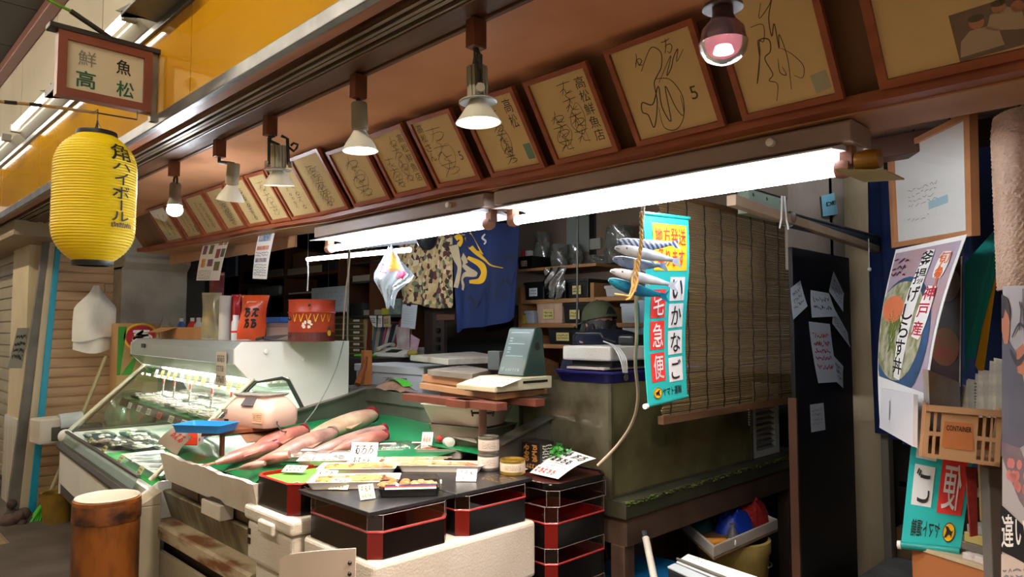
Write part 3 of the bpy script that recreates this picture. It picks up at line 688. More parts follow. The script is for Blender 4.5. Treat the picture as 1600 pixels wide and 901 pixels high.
for u in(.24,L3-.12):
    for v in(.12,1.0):
        mb=MB();mb.tube([S3(u,v,0),S3(u,v,.25)],.022,10);obj('leg',mb,STEEL,t,smooth=True)
def endpanel(u0,u1):
    mb=MB()
    ext(mb,[(0,.25),(1.13,.25),(1.13,.69),(.09,.69),(0,.63)],u0,u1)
    ext(mb,[(.95,.69),(1.13,.69),(1.13,1.385),(.56,1.385),(.72,1.19),(.76,1.18),(.965,.80)],u0,u1)
    ext(mb,[(.56,1.385),(.49,1.385),(.45,1.345),(.45,1.265),(.53,1.18),(.58,1.17),(.72,1.19)],u0,u1)
    return mb
obj('side_panel',endpanel(.0,.02),CASEW,t);obj('side_panel',endpanel(L3-.02,L3),CASEW,t)
for u in(.01,L3-.01):
    mb=MB();mb.tube([S3(u,.10,.70),S3(u,.57,1.165)]+[S3(u,v,z)for v,z in((.72,1.18),(.755,1.165),(.955,.80),(.955,.73),(.93,.705))],.011,6,closed=True);obj('window_gasket',mb,GASK,t,smooth=True)
    mb=MB();ext(mb,[(.09,.70),(.57,1.165),(.72,1.18),(.755,1.165),(.955,.80),(.955,.73),(.93,.70)],u-.002,u+.002);obj('side_window',mb,CASEG,t)
    mb=MB();mb.tube([S3(u,.05,.70),S3(u,.56,1.185)],.013,8);obj('slanted_bar',mb,mat('bar_cream','#d0ccb4',.4),t,smooth=True)
    if u>1:mb=MB();mb.ball(S3(u,.03,.665),(.045,.05,.05),12,8);obj('end_cap',mb,CASEW,t,smooth=True)
mb=MB();ext(mb,[(.045,.71),(.555,1.185),(.559,1.182),(.049,.707)],.025,L3-.025);obj('front_glass',mb,clear('case_front_glass','#fbfdfb',.06,.03),t)
mb=MB();ext(mb,[(.45,1.265),(.45,1.345),(.49,1.385),(1.13,1.385),(1.13,1.365),(.5,1.362),(.465,1.335),(.465,1.275)],.02,L3-.02);obj('hood',mb,mat('hood_silver','#a9b3b4',.3,metal=.35),t)
mb=MB();ext(mb,[(.45,1.262),(.535,1.185),(.54,1.19),(.46,1.268)],.02,L3-.02);obj('hood_lip',mb,mat('hood_lip_grey','#8d978e',.3),t)
mb=MB();ext(mb,[(.47,1.355),(1.1,1.355),(1.1,1.35),(.48,1.33)],.03,L3-.03);obj('hood_lining',mb,CASEIN,t)
mb=MB();mb.tube([S3(.1,.53,1.30),S3(L3-.1,.53,1.30)],.013,10);obj('light_tube',mb,CASEL,t,smooth=True)
mb=MB();ext(mb,[(1.07,.62),(1.07,1.35),(1.09,1.35),(1.09,.62)],.02,L3-.02);obj('back_lining',mb,CASEIN,t)
mb=MB();ext(mb,[(.04,.60),(.04,.655),(1.07,.665),(1.07,.60)],.02,L3-.02);obj('deck',mb,CASEIN,t)
mb=MB();ext(mb,[(.08,.658),(.5,.662),(.5,.664),(.08,.66)],.04,1.3);obj('green_mat',mb,mat('mat_bright_green','#22a548',.5),t)
mb=MB();ext(mb,[(.60,1.105),(1.07,1.115),(1.07,1.12),(.60,1.115)],.02,L3-.02);obj('shelf',mb,clear('shelf_glass','#eef6f2',.1,.05,body=.1),t)
mb=MB();mb.tube([S3(.1,.615,1.09),S3(L3-.1,.615,1.09)],.008,8);obj('shelf_light',mb,mat('shelf_light_tube','#ffffff',.4,emit='#fff8ee',es=100.),t,smooth=True)  # added tube, hidden behind the tags, to brighten the goods below
mb=MB();ext(mb,[(.40,.905),(1.07,.925),(1.07,.93),(.40,.915)],.02,L3-.02);obj('shelf',mb,mat('shelf_green_mat','#2b8a46',.5),t)
mb=MB();mb.tube([S3(.1,.43,.892),S3(L3-.1,.43,.892)],.008,8);obj('shelf_light',mb,bpy.data.materials['shelf_light_tube'],t,smooth=True)  # second added tube, behind the tag rail, to brighten the deck
mb=MB();ext(mb,[(.375,.872),(.395,.925),(.402,.925),(.385,.872)],.02,L3-.02);obj('tag_rail',mb,clear('tag_rail_clear','#9a9a90',.2,.1,body=.7,bodycol='#4a4a44'),t)
mb=MB();mb.prism([S3(-.004,.80,1.0),S3(-.004,.81,1.0),S3(-.004,.81,1.01),S3(-.004,.80,1.01)],-U3*.004)
for v,z in((.62,1.33),(.85,1.28)):
    mb=MB();mb.lathe([(.001,0),(.014,0),(.012,.006),(.001,.007)],14,Matrix.Translation(S3(-.001,v,z))@(-U3).to_track_quat('Z','Y').to_matrix().to_4x4());obj('screw_cap',mb,CASEIN,t,smooth=True)
# tags on the shelf edges
TAGY=mat('tag_yellow','#e8d98a',.6);TAGW=mat('tag_white','#ebe9e0',.6);TAGR=mat('tag_red','#d8605c',.6)
def tagat(u,v,z,w,h,m,label,grp,tilt=.35):
    a=S3(u,v,z);mb=MB();up=(V((0,0,1))+V3*tilt).normalized();r=-U3
    mb.slab(a,a+r*w,a+r*w+up*h,a+up*h,.0015);f=lambda x,y:a+r*(w*x)+up*(h*y)-V3*.0025
    o=obj('price_tag',mb,m,label=label,cat='price tag',group=grp)
    mb=MB();lines(mb,f,.1,.15,.9,.85,3,int(u*1000),.05,w/h);obj('handwriting',mb,INK,o)
for k in range(13):tagat(2.18-k*.163,.592,1.085,.075,.06,TAGY if k%4 else TAGW,'small price tag in the row along the upper shelf edge of the display case','tags on the upper shelf edge')
for k,m in enumerate((TAGW,TAGW,TAGW,TAGR,TAGW,TAGW,TAGW)):
    tagat(2.0-k*.265,.372,.874,.10,.042,m,'red price tag on the lower shelf edge of the display case' if m is TAGR else 'white price tag in the row along the lower shelf edge of the display case',None if m is TAGR else 'tags on the lower shelf edge')
for k,u in enumerate((1.9,1.62,1.25,.8,.45)):
    a=S3(u,.59,1.08);mb=MB();mb.sheet(lambda x,y:a-U3*(.035*x)+V((0,0,-.17*y))-V3*(.02*y*y),2,6,.001)
    f=lambda x,y:a-U3*(.035*x)+V((0,0,-.17*(1-y)))-V3*(.02*(1-y)**2+.002)
    o=obj('hanging_slip',mb,TAGW,label='narrow paper slip hanging from the upper shelf of the display case',cat='price slip',group='slips hanging in the display case')
    mb=MB();lines(mb,f,.1,.05,.9,.7,8,k,.1,.2);obj('handwriting',mb,INK,o)
    mb=MB();patch(mb,f,0,.8,1,1);obj('red_band',mb,REDP,o)
a=S3(.10,.445,1.33);t2=MB();t2.sheet(lambda x,y:a+U3*(.17*(1-x))-V3*.004+V((0,0,-.19*y)),4,4,.001)
o=obj('notice_paper',t2,mat('notice_beige','#b5aa98',.6),label='beige handwritten notice stuck on the hood at the right end of the display case',cat='notice')
f=lambda x,y:a+U3*(.17*(1-x))-V3*.0065+V((0,0,-.19*(1-y)))
mb=MB();r=random.Random(44);scrawl(mb,f,r,.15,.68,.85,.9,1.,.02,4,False);scrawl(mb,f,r,.1,.4,.8,.6,1.,.02,4,False);scrawl(mb,f,r,.1,.08,.85,.3,1.,.03,4,False);obj('handwriting',mb,INK,o)

# ---------------- food makers
def rr(L,Wd,r,z,n=3):
    p=[]
    for cx,cy,a0 in((1,1,0),(-1,1,90),(-1,-1,180),(1,-1,270)):
        for k in range(n+1):
            a=math.radians(a0+90*k/n);p.append((cx*(L/2-r)+r*math.cos(a),cy*(Wd/2-r)+r*math.sin(a),z))
    return p
def loft(mb,loops,M=None,cap0=True,cap1=True):
    M=M or I4;n=len(loops[0]);vs=[M@V(p)for l in loops for p in l];fs=[]
    for i in range(len(loops)-1):
        for k in range(n):fs.append((i*n+k,i*n+(k+1)%n,(i+1)*n+(k+1)%n,(i+1)*n+k))
    if cap0:fs.append(tuple(range(n))[::-1])
    if cap1:fs.append(tuple(range((len(loops)-1)*n,len(loops)*n)))
    mb.add(vs,fs)
def traymb(L,Wd,h,M,flare=.86,r=.012,lip=.006,th=.004):
    mb=MB();loft(mb,[rr(L*flare,Wd*flare,r,0),rr(L-lip,Wd-lip,r,h-.003),rr(L,Wd,r,h),rr(L-2*lip,Wd-2*lip,r,h),rr(L*flare-th,Wd*flare-th,r,th)],M);return mb
def lumps(mb,M,L,Wd,z,n,seed,r0=.010,r1=.02,flat=.6):
    r=random.Random(seed)
    for i in range(n):
        x=(r.random()-.5)*L;y=(r.random()-.5)*Wd;q=r.uniform(r0,r1);c=M@V((x,y,z));mb.ball(c,(q*r.uniform(.8,1.5),q,q*flat),8,5)
def fish_mb(P,wid,hgt,tail=True,up=V((0,0,1)),n=10):
    """fish body lofted along the points P; wid / hgt half sizes at each point"""
    mb=MB();m=len(P);loops=[]
    for i in range(m):
        t=(P[min(i+1,m-1)]-P[max(i-1,0)]).normalized();s=t.cross(up).normalized();u=s.cross(t)
        loops.append([tuple(P[i]+s*(wid[i]*math.cos(2*math.pi*k/n))+u*(hgt[i]*math.sin(2*math.pi*k/n)))for k in range(n)])
    loft(mb,loops);return mb
def small_fish(c,ang,L,m_body,name,label,group,tilt=0.,z=0):
    c=V(c);d=V((math.cos(ang),math.sin(ang),0));P=[c+d*(L*q)for q in(-.5,-.42,-.3,-.1,.12,.3,.38)]
    w=[L*q for q in(.015,.045,.065,.07,.05,.025,.015)];h=[L*q for q in(.012,.03,.042,.045,.035,.02,.012)]
    P=[p+V((0,0,L*.045))for p in P]
    o=obj(name,fish_mb(P,w,h),m_body,smooth=True,label=label,cat='fish',group=group)
    q=P[-1];s=d.cross(V((0,0,1)));mb=MB();mb.prism([q-d*.01,q+d*L*.14+s*L*.08,q+d*L*.09,q+d*L*.14-s*L*.08],V((0,0,.002)));obj('tail_fin',mb,m_body,o)
    e=P[1];mb=MB();mb.ball(e+V((0,0,h[1]*.7))+s*w[1]*.5,L*.012,8,5);obj('eye',mb,BLACK,o)
    return o
SILV=mat('fish_silver','#c4c8cc',.3,col2='#8d949c',vs=18,vlo=.45,vhi=.75);SILVB=mat('fish_blue_back','#7e8a98',.3,col2='#c8ccd0',vs=14)
TRBLK=mat('tray_black_foam','#1d1c1c',.5);TRW=mat('tray_white_foam','#d6d0ca',.6)
FOODP=mat('food_pale_pink','#d8b4a6',.45,col2='#e6dcd2',vs=20);FOODW=mat('food_white','#ece9de',.45,col2='#c9c0ae',vs=24);FOODG=mat('food_green','#9db56c',.5,col2='#d0d8b0',vs=18);FOODO=mat('food_orange','#d8783c',.45,col2='#b8502a',vs=20);FOODB=mat('food_brown','#7d5a3c',.45,col2='#a88050',vs=18);FOODY=mat('food_yellow','#cf9a48',.4,col2='#8d5424',vs=16,vlo=.42,vhi=.62)
def pack(c,ang,L,Wd,base,food,label,group,seed,lid=True,slip=True):
    M=rotz(c,ang);t=thing('food_pack',label,'food pack',c,group,M=M)
    obj('tray',traymb(L,Wd,.022,M),base,t,smooth=True)
    mb=MB();lumps(mb,M,L*.7,Wd*.66,.018,10,seed);obj('food',mb,food,t,smooth=True)['kind']='stuff'
    if lid:
        mb=MB();loft(mb,[rr(L*.97,Wd*.97,.012,.024),rr(L*.9,Wd*.88,.014,.036)],M,cap0=False);obj('film',mb,FILM,t,smooth=True)
    if slip:
        mb=MB();mb.slab(M@V((.01,-.02,.0375)),M@V((L*.34,-.02,.0375)),M@V((L*.34,.015,.0375)),M@V((.01,.015,.0375)),.0006);obj('slip',mb,TAGW,t)
    return t
k=0
AU=math.degrees(math.atan2(U3.y,U3.x))
foods=[FOODW,FOODP,FOODG,FOODW,FOODP]
for r_,v in((0,.50),(1,.68),(2,.86)):
    for i in range(9):
        k+=1;p=S3(2.1-i*.235,v,.918+.02*(v-.4)+.012)
        pack(p,AU+90+R.uniform(-8,8),.15,.19,TRBLK if(i+r_)%4==0 else TRW,foods[(i*2+r_)%5],'film-wrapped food pack on the lower shelf of the display case','packs on the lower shelf of the display case',k,slip=(i%2==0))
for i in range(8):
    p=S3(2.05-i*.26,.80,1.121);prawn=i in(2,3)
    pack(p,AU+90+R.uniform(-4,4),.24,.22,TRW,FOODO if prawn else FOODW,'orange prawns in a white tray on the upper shelf of the display case' if prawn else 'white food tray on the upper shelf of the display case','prawn trays on the upper shelf' if prawn else 'trays on the upper shelf of the display case',50+i,lid=not prawn,slip=False)
for i,(u,v,a)in enumerate(((2.0,.20,5),(1.72,.16,-6),(1.95,.42,3),(1.5,.22,4),(1.66,.42,-4),(1.28,.30,8),(1.38,.48,0),(1.06,.44,3))):
    pack(S3(u,v,.668),AU+a,.24,.17,TRBLK,foods[i%5],'black tray of wrapped seafood on the deck of the display case','black trays on the deck of the display case',80+i)
bx=S3(1.1,.72,.668);mb=MB();mb.M=rotz(bx,20);mb.cbox((0,0,.03),(.17,.09,.06));o=obj('food_box',mb,mat('purple_box','#35256e',.4),label='small dark purple carton at the back of the display case deck',cat='box',bev=.002)
mb=MB();mb.M=rotz(bx,20);f=lambda x,y:mb.M.inverted()@(mb.M@V((-.08+.16*x,-.04+.08*y,.0608)));lines(mb,lambda x,y:V((-.08+.16*x,-.04+.08*y,.0608)),.1,.2,.9,.8,2,3,.03);obj('lettering',mb,TAGW,o)
for i in range(2):
    c=S3(1.55+i*.14,.80,.668);mb=MB();mb.ball(c+V((0,0,.028)),(.055,.04,.026),12,8);obj('sea_cucumber',mb,mat('dark_brown_skin','#46382c',.4,col2='#5c5440',vs=20),smooth=True,label='dark rounded shellfish at the back of the display case deck',cat='shellfish',group='dark shellfish on the deck')
c=S3(1.32,.74,.668);pack(c,AU,.26,.16,TRW,FOODY,'yellow-topped pack standing at the back of the display case deck',None,99)
# foam tray full of silver fish at the near end of the deck
M=rotz(S3(.55,.33,.666),AU);t=obj('foam_tray',traymb(.86,.42,.03,M),TRW,smooth=True,label='long white foam tray of silver fish at the near end of the display case',cat='tray')
for i in range(20):
    u=.2+.07*(i%10)+R.uniform(-.02,.02);v=.22+.2*(i // 10)+R.uniform(-.03,.03)
    small_fish(S3(u,v,.676+.012*(i%3)),math.radians(AU+70+R.uniform(-25,25)),R.uniform(.17,.22),SILV if i%3 else SILVB,'silver_fish','small silver fish in the foam tray at the near end of the display case','silver fish in the foam tray')
for i in range(4):
    p=S3(1.75-.45*i,.07,.668);mb=MB();q=p+V((0,0,.045))+V3*.03;r=-U3*.09;mb.slab(p,p+r,q+r,q,.0015);o=obj('price_tag',mb,TAGY,label='yellow price tag along the front of the display case deck',cat='price tag',group='tags along the front of the deck')
    f=lambda x,y:p+r*x+(q-p)*y-V3*.002+V((0,0,.001));mb=MB();lines(mb,f,.1,.15,.9,.85,2,i,.05,2.);obj('handwriting',mb,INK,o)
# black tape slot on the hood, clip bracket at the far end
mb=MB();a=S3(L3-.35,.447,1.32);mb.slab(a,a-U3*.11,a-U3*.11+V((0,0,.03)),a+V((0,0,.03)),.004);obj('slot_plate',mb,BLACK,t if False else bpy.data.objects['display_case'])

# ================================================================== FISH COUNTER
RUST=mat('rusty_painted_steel','#a89a80',.55,col2='#6d4424',vs=9,vlo=.46,vhi=.62,bump=.1,stretch=(.5,1,2));OLIVE=mat('stained_olive_steel','#7d765c',.45,col2='#4a4028',vs=5,vlo=.42,vhi=.62,stretch=(2,1,.5));DKB=mat('dark_brown_grime','#35291f',.6,col2='#4a3a2c',vs=6)
CTP=mat('counter_cream_panel','#a59c8a',.5,col2='#968b76',vs=3)
t=thing('fish_counter','stained steel fish counter with cream front panels and rusty ledge','counter',(-3.0,1.8,0))
X0,X1=-3.79,-1.84
mb=MB();mb.box((X0,1.25,0),(X1-.4,1.27,.375));obj('front_panel',mb,CTP,t,bev=.002)
mb=MB();mb.box((X0,1.30,.35),(-2.68,1.33,.45));obj('dark_recess',mb,DKB,t)
mb=MB();mb.prism([(X0,1.24,.44),(X0,1.235,.447),(X0,1.235,.50),(X0,1.25,.508),(X0,1.36,.508),(X0,1.36,.44)],(-2.68-X0,0,0));obj('rusty_ledge',mb,RUST,t)
mb=MB();mb.prism([(X0,1.33,.508),(X0,1.285,.645),(X0,1.30,.65),(X0,1.40,.65),(X0,1.40,.508)],(-2.68-X0,0,0));obj('drip_face',mb,OLIVE,t,bev=.003)
mb=MB();mb.box((X0,1.40,.30),(-2.68,2.44,.73));mb.box((-2.68,1.53,.30),(-2.28,2.44,.73));mb.box((-2.28,1.96,.30),(-2.12,2.44,.73));obj('body',mb,DKB,t)
for i in range(3):
    mb=MB();mb.box((X0+.05+i*.36,1.31,.652),(X0+.39+i*.36,1.40,.722));obj('timber_block',mb,mat('wet_timber','#4f4235',.6,col2='#6b5a46',vs=9,stretch=(1,1,5)),t,bev=.004)
mb=MB();mb.box((-3.795,1.15,0),(-3.69,1.249,.60));mb.prism([(-3.795,1.15,.60),(-3.795,1.15,.612),(-3.795,1.249,.665),(-3.795,1.249,.60)],(.105,0,0));obj('corner_post',mb,mat('post_cream','#a89d88',.5,col2='#978a72',vs=4),t,bev=.004)
# sink walls
SINKM=mat('sink_steel','#8f8d86',.35,metal=.7,col2='#6f6a5e',vs=4)
def matz(y):return .885+(y-1.27)*.045
mb=MB();mb.hexa([(-3.74,1.45,.70),(-3.71,1.45,.70),(-3.71,2.44,.70),(-3.74,2.44,.70)],[(-3.74,1.45,.875),(-3.71,1.45,.875),(-3.71,2.44,1.09),(-3.74,2.44,1.09)]);mb.hexa([(-3.75,1.45,.875),(-3.69,1.45,.875),(-3.69,2.44,1.09),(-3.75,2.44,1.09)],[(-3.75,1.45,.885),(-3.69,1.45,.885),(-3.69,2.44,1.10),(-3.75,2.44,1.10)]);obj('sink_side',mb,SINKM,t)
mb=MB();mb.hexa([(-2.15,1.98,.70),(-2.12,1.98,.70),(-2.12,2.44,.70),(-2.15,2.44,.70)],[(-2.15,1.98,.965),(-2.12,1.98,.965),(-2.12,2.44,1.085),(-2.15,2.44,1.085)]);mb.hexa([(-2.17,1.98,.965),(-2.10,1.98,.965),(-2.10,2.44,1.085),(-2.17,2.44,1.085)],[(-2.17,1.98,.975),(-2.10,1.98,.975),(-2.10,2.44,1.095),(-2.17,2.44,1.095)]);obj('sink_side',mb,SINKM,t)
mb=MB();mb.box((-3.74,2.44,.70),(-2.10,2.47,1.02));mb.box((-3.74,2.42,1.02),(-2.10,2.47,1.095));obj('sink_back',mb,SINKM,t,bev=.003)
mb=MB();mb.box((-3.95,2.34,.7),(-3.75,2.6,1.10));obj('steel_flange',mb,SINKM,t,bev=.003)
# green mats over the sink
GRN=mat('green_mat_wet','#0f8a52',.28,col2='#0b6f42',vs=2.5,bump=.06,bs=60);GRND=mat('green_mat_dark','#156e3c',.3,col2='#0c4f2a',vs=3.5)
def matsheet(x0,x1,y0,y1,m,label,dz,seed,droop=True):
    r=random.Random(seed);ph=[r.uniform(0,6.28)for _ in range(4)]
    def fn(u,v):
        x=x0+(x1-x0)*u;y=y0+(y1-y0)*v+.012*math.sin(9*u+ph[0]);z=matz(y)+dz+.004*math.sin(11*u+ph[1])*math.sin(7*v+ph[2])
        if droop and v<.12:z-=(.12-v)*.22;
        if droop and v<.08:y-=.0
        return V((x,y,z))
    mb=MB();mb.sheet(fn,24,20,.003);return obj('green_mat',mb,m,smooth=True,label=label,cat='mat')
matsheet(-3.70,-2.66,1.245,1.62,GRND,'dark wet green plastic mat along the front of the fish counter',.0,1)
matsheet(-3.70,-2.36,1.66,2.43,GRN,'bright green mat under the fish at the back of the counter',.006,2,False)
matsheet(-2.72,-2.17,1.99,2.42,GRN,'second bright green mat overlapping at the right of the counter',.016,3,False)
# foam trays along the front edge
mb=MB();r=random.Random(3);n=22;bot=[];top=[]
xa,xb=-3.60,-2.60
vs=[];fs=[]
for i in range(n+1):
    x=xa+(xb-xa)*i/n;z1=.866+.0035*math.sin(i*.7)+r.uniform(-.003,.003);z0=.735+(.012 if i in(12,13,14)else 0)
    vs+=[(x,1.235,z0),(x,1.205,z1),(x,1.228,z1),(x,1.262,z0)]
for i in range(n):
    a=i*4;b=a+4
    for k_ in range(4):fs.append((a+k_,a+(k_+1)%4,b+(k_+1)%4,b+k_))
fs+=[(0,3,2,1),(n*4,n*4+1,n*4+2,n*4+3)]
mb.add(vs,fs);o=obj('foam_wall',mb,FOAM,label='long worn white foam board standing along the front edge of the green mat',cat='foam board')
mb=MB();mb.box((-3.18,1.24,.652),(-2.98,1.30,.715));obj('foam_block',mb,FOAM,bev=.004,label='small foam block wedged on the drip ledge under the foam board',cat='foam block')
# lidded foam box and big foam base
def foambox(x0,x1,y0,y1,z0,z1,lid,label,handle=False):
    t=thing('foam_box',label,'foam box',((x0+x1)/2,(y0+y1)/2,z0))
    mb=MB();mb.box((x0+.01,y0+.01,z0),(x1-.01,y1-.01,z1-lid));obj('body',mb,FOAM,t,bev=.018,seg=3)
    mb=MB();mb.box((x0,y0,z1-lid),(x1,y1,z1));obj('lid',mb,FOAM,t,bev=.014,seg=3)
    if handle:
        mb=MB();mb.box((x0+.14,y0-.012,z1-.075),(x1-.12,y0+.02,z1-.03));obj('grip',mb,FOAM,t,bev=.008)
        mb=MB();
        for zz in(.0,.035):mb.cbox((x0+.035,y0+.008,z1-.10-zz),(.018,.004,.022))
        obj('printed_mark',mb,INK,t)
    return t
foambox(-2.665,-2.285,1.20,1.52,.58,.79,.055,'lidded white foam box below the leftmost black lacquer box',True)
mb=MB();mb.box((-2.62,1.23,.42),(-2.3,1.5,.578));obj('foam_support',mb,FOAM,bev=.01,label='white foam slab under the lidded foam box',cat='foam block')
for z0,z1,dx,l in((.535,.742,0,'big white foam slab carrying the black lacquer boxes'),(.33,.533,.006,'white foam slab second in the pile under the lacquer boxes'),(.12,.328,-.004,'lowest white foam slab under the lacquer boxes')):
    mb=MB();mb.box((-2.27+dx,1.235,z0),(-1.835+dx,1.95,z1));obj('foam_slab',mb,FOAM,bev=.016,seg=3,label=l,cat='foam slab')
mb=MB();mb.box((-2.26,1.25,0),(-1.85,1.94,.12));obj('plinth',mb,DKB,bpy.data.objects['fish_counter'])
# curved white plastic sheet / tub in front
a=pY(445,885,1.02);b=pY(556,856,1.02)
def tubfn(u,v):
    p=a.lerp(b,u);e=.10*math.sin(math.pi*u)
    return V((p.x,p.y-e*.9,(p.z-.50)+(.50+.028*math.sin(math.pi*u))*v))
mb=MB();mb.sheet(tubfn,16,6,.004);o=obj('plastic_sheet',mb,mat('sheet_pinkish_white','#cdbfb2',.4),smooth=True,label='curled white plastic sheet with punched holes standing in front of the foam slabs',cat='plastic sheet')
mb=MB()
for k_ in range(3):mb.ball(tubfn(.965,.93-.055*k_)+V((.004,-.002,0)),.0055,8,6)
obj('punch_hole',mb,BLACK,o)
# ---------------------------------------------------------------- rusty barrel
c=pZ(168,776,.68);t=thing('barrel','rust-orange metal drum with white liner beside the display case','drum',(c.x,c.y,0))
M=Matrix.Translation((c.x,c.y,0))
BARR=mat('barrel_rust','#9a5a22',.45,col2='#4d2a12',vs=9,vlo=.4,vhi=.64,bump=.1,stretch=(1,1,.4))
mb=MB();mb.lathe([(0.1350,0.0000),(0.1377,0.0100),(0.1377,0.6350),(0.1404,0.6400),(0.1404,0.6770),(0.1332,0.6800),(0.1314,0.0200)],40,M);obj('body',mb,BARR,t,smooth=True)
mb=MB();mb.lathe([(0.1409,0.5800),(0.1418,0.5850),(0.1418,0.6550),(0.1409,0.6600)],40,M,caps=False);obj('stained_band',mb,mat('barrel_scorch','#6d3c18',.5,col2='#24140c',vs=14,vlo=.4,vhi=.6),t,smooth=True)
mb=MB();mb.lathe([(0.1305,0.0300),(0.1309,0.6780),(0.1350,0.6840),(0.1323,0.6870),(0.1269,0.6800),(0.1242,0.6500),(0.1080,0.5800),(0.0009,0.5500)],40,M,caps=False);obj('liner',mb,mat('liner_white','#d9d3c6',.45),t,smooth=True)
mb=MB();mb.ball(M@V((.02,-.01,.58)),(.04,.03,.035),10,6);obj('crumpled_paper',mb,WHITEP,t)
# ================================================================== FISH ON THE GREEN MATS
FPK=mat('fish_pink_flesh','#b87c6c',.3,col2='#8a5048',vs=11,vlo=.38,vhi=.68,spec=.6,bump=.15,bs=30);FPALE=mat('fish_pale_skin','#a88478',.3,col2='#745850',vs=14,vlo=.38,vhi=.68,spec=.6,bump=.15,bs=30);CUT=mat('cut_red_flesh','#7d1422',.3,col2='#4a0c18',vs=25);DKSK=mat('dark_head_skin','#7a6052',.35,col2='#5c463c',vs=16);FBELLY=mat('pale_green_belly','#b8ad8e',.35,col2='#a87c6a',vs=10)
def bigfish(pa,pb,w,h,label,m=FPK,cut=True,bend=.0,tailL=.05,up=.0,cutm=CUT):
    """headless fish from its tail tip (pixel pa) to its cut end (pixel pb) lying on the mat"""
    a=pZ(pa[0],pa[1],.9);a=pZ(pa[0],pa[1],matz(a.y)+.02+up);b=pZ(pb[0],pb[1],.9);b=pZ(pb[0],pb[1],matz(b.y)+.03+up)
    d=(b-a);L=d.length;s=d.normalized().cross(V((0,0,1))).normalized()
    N_=12;P=[];ws=[];hs=[]
    for i in range(N_+1):
        t=i/N_;P.append(a+d*t+s*(bend*math.sin(math.pi*t))+V((0,0,h*.55*t)))
        q=.12+.88*math.sin(math.pi*min(1,.06+.80*t))**1.15 if t<.66 else 1-.42*((t-.66)/.34)**1.6;ws.append(w*q*1.12);hs.append(h*q)
    t=thing('fish',label,'fish',a.lerp(b,.5))
    mb=fish_mb(P,ws,hs,n=14);obj('body',mb,m,t,smooth=True)
    e=P[-1];dn=(P[-1]-P[-2]).normalized()
    if cut:
        M=Matrix.Translation(e)@dn.to_track_quat('Z','Y').to_matrix().to_4x4()
        mb=MB();mb.lathe([(.001,.006),(ws[-1]*.7,.008),(ws[-1]*1.02,.003),(ws[-1]*1.03,-.014)],16,M);obj('cut_end',mb,cutm,t,smooth=True)
    q=P[0];dd=(P[0]-P[1]).normalized();mb=MB()
    mb.prism([q-dd*.02+s*.004,q+dd*tailL+s*w*.5,q+dd*tailL*.6,q+dd*tailL-s*w*.5,q-dd*.02-s*.004],V((0,0,.004)));obj('tail_fin',mb,m,t)
    m_=P[6];mb=MB();mb.prism([P[5]+s*ws[5]*.9,P[8]+s*ws[8]*.95,P[6]+s*(ws[6]*1.7)-d.normalized()*.05],V((0,0,.004)));obj('fin',mb,m,t)
    return t
bigfish((476,682),(582,655),.066,.05,'headless pale fish with wide dark red cut end, at the back of the green mat',FBELLY,True,.02)
bigfish((388,706),(476,679),.05,.042,'plump pink fish nearest the pink weighing scale',FPK,True,-.01)
bigfish((336,723),(432,700),.035,.03,'slim pink fish pointing at the front left corner of the mat',FPK,True)
bigfish((418,716),(520,683),.05,.042,'pale fish with a dark blunt head in the middle of the mat',FPALE,True,.01,cutm=DKSK)
bigfish((474,712),(600,676),.04,.035,'long pale pink fish lying right of the dark-headed fish',FPALE,True,.01)
bigfish((520,704),(604,684),.038,.032,'pink fish at the right of the row beside the skewers',FPK,True,-.01)
bigfish((372,732),(414,727),.018,.016,'thin pale fish strip on the dark mat beside the lacquer box',FPALE,False)
bigfish((400,722),(452,716),.03,.026,'small pink fish tucked under the front of the row',FPK,False)

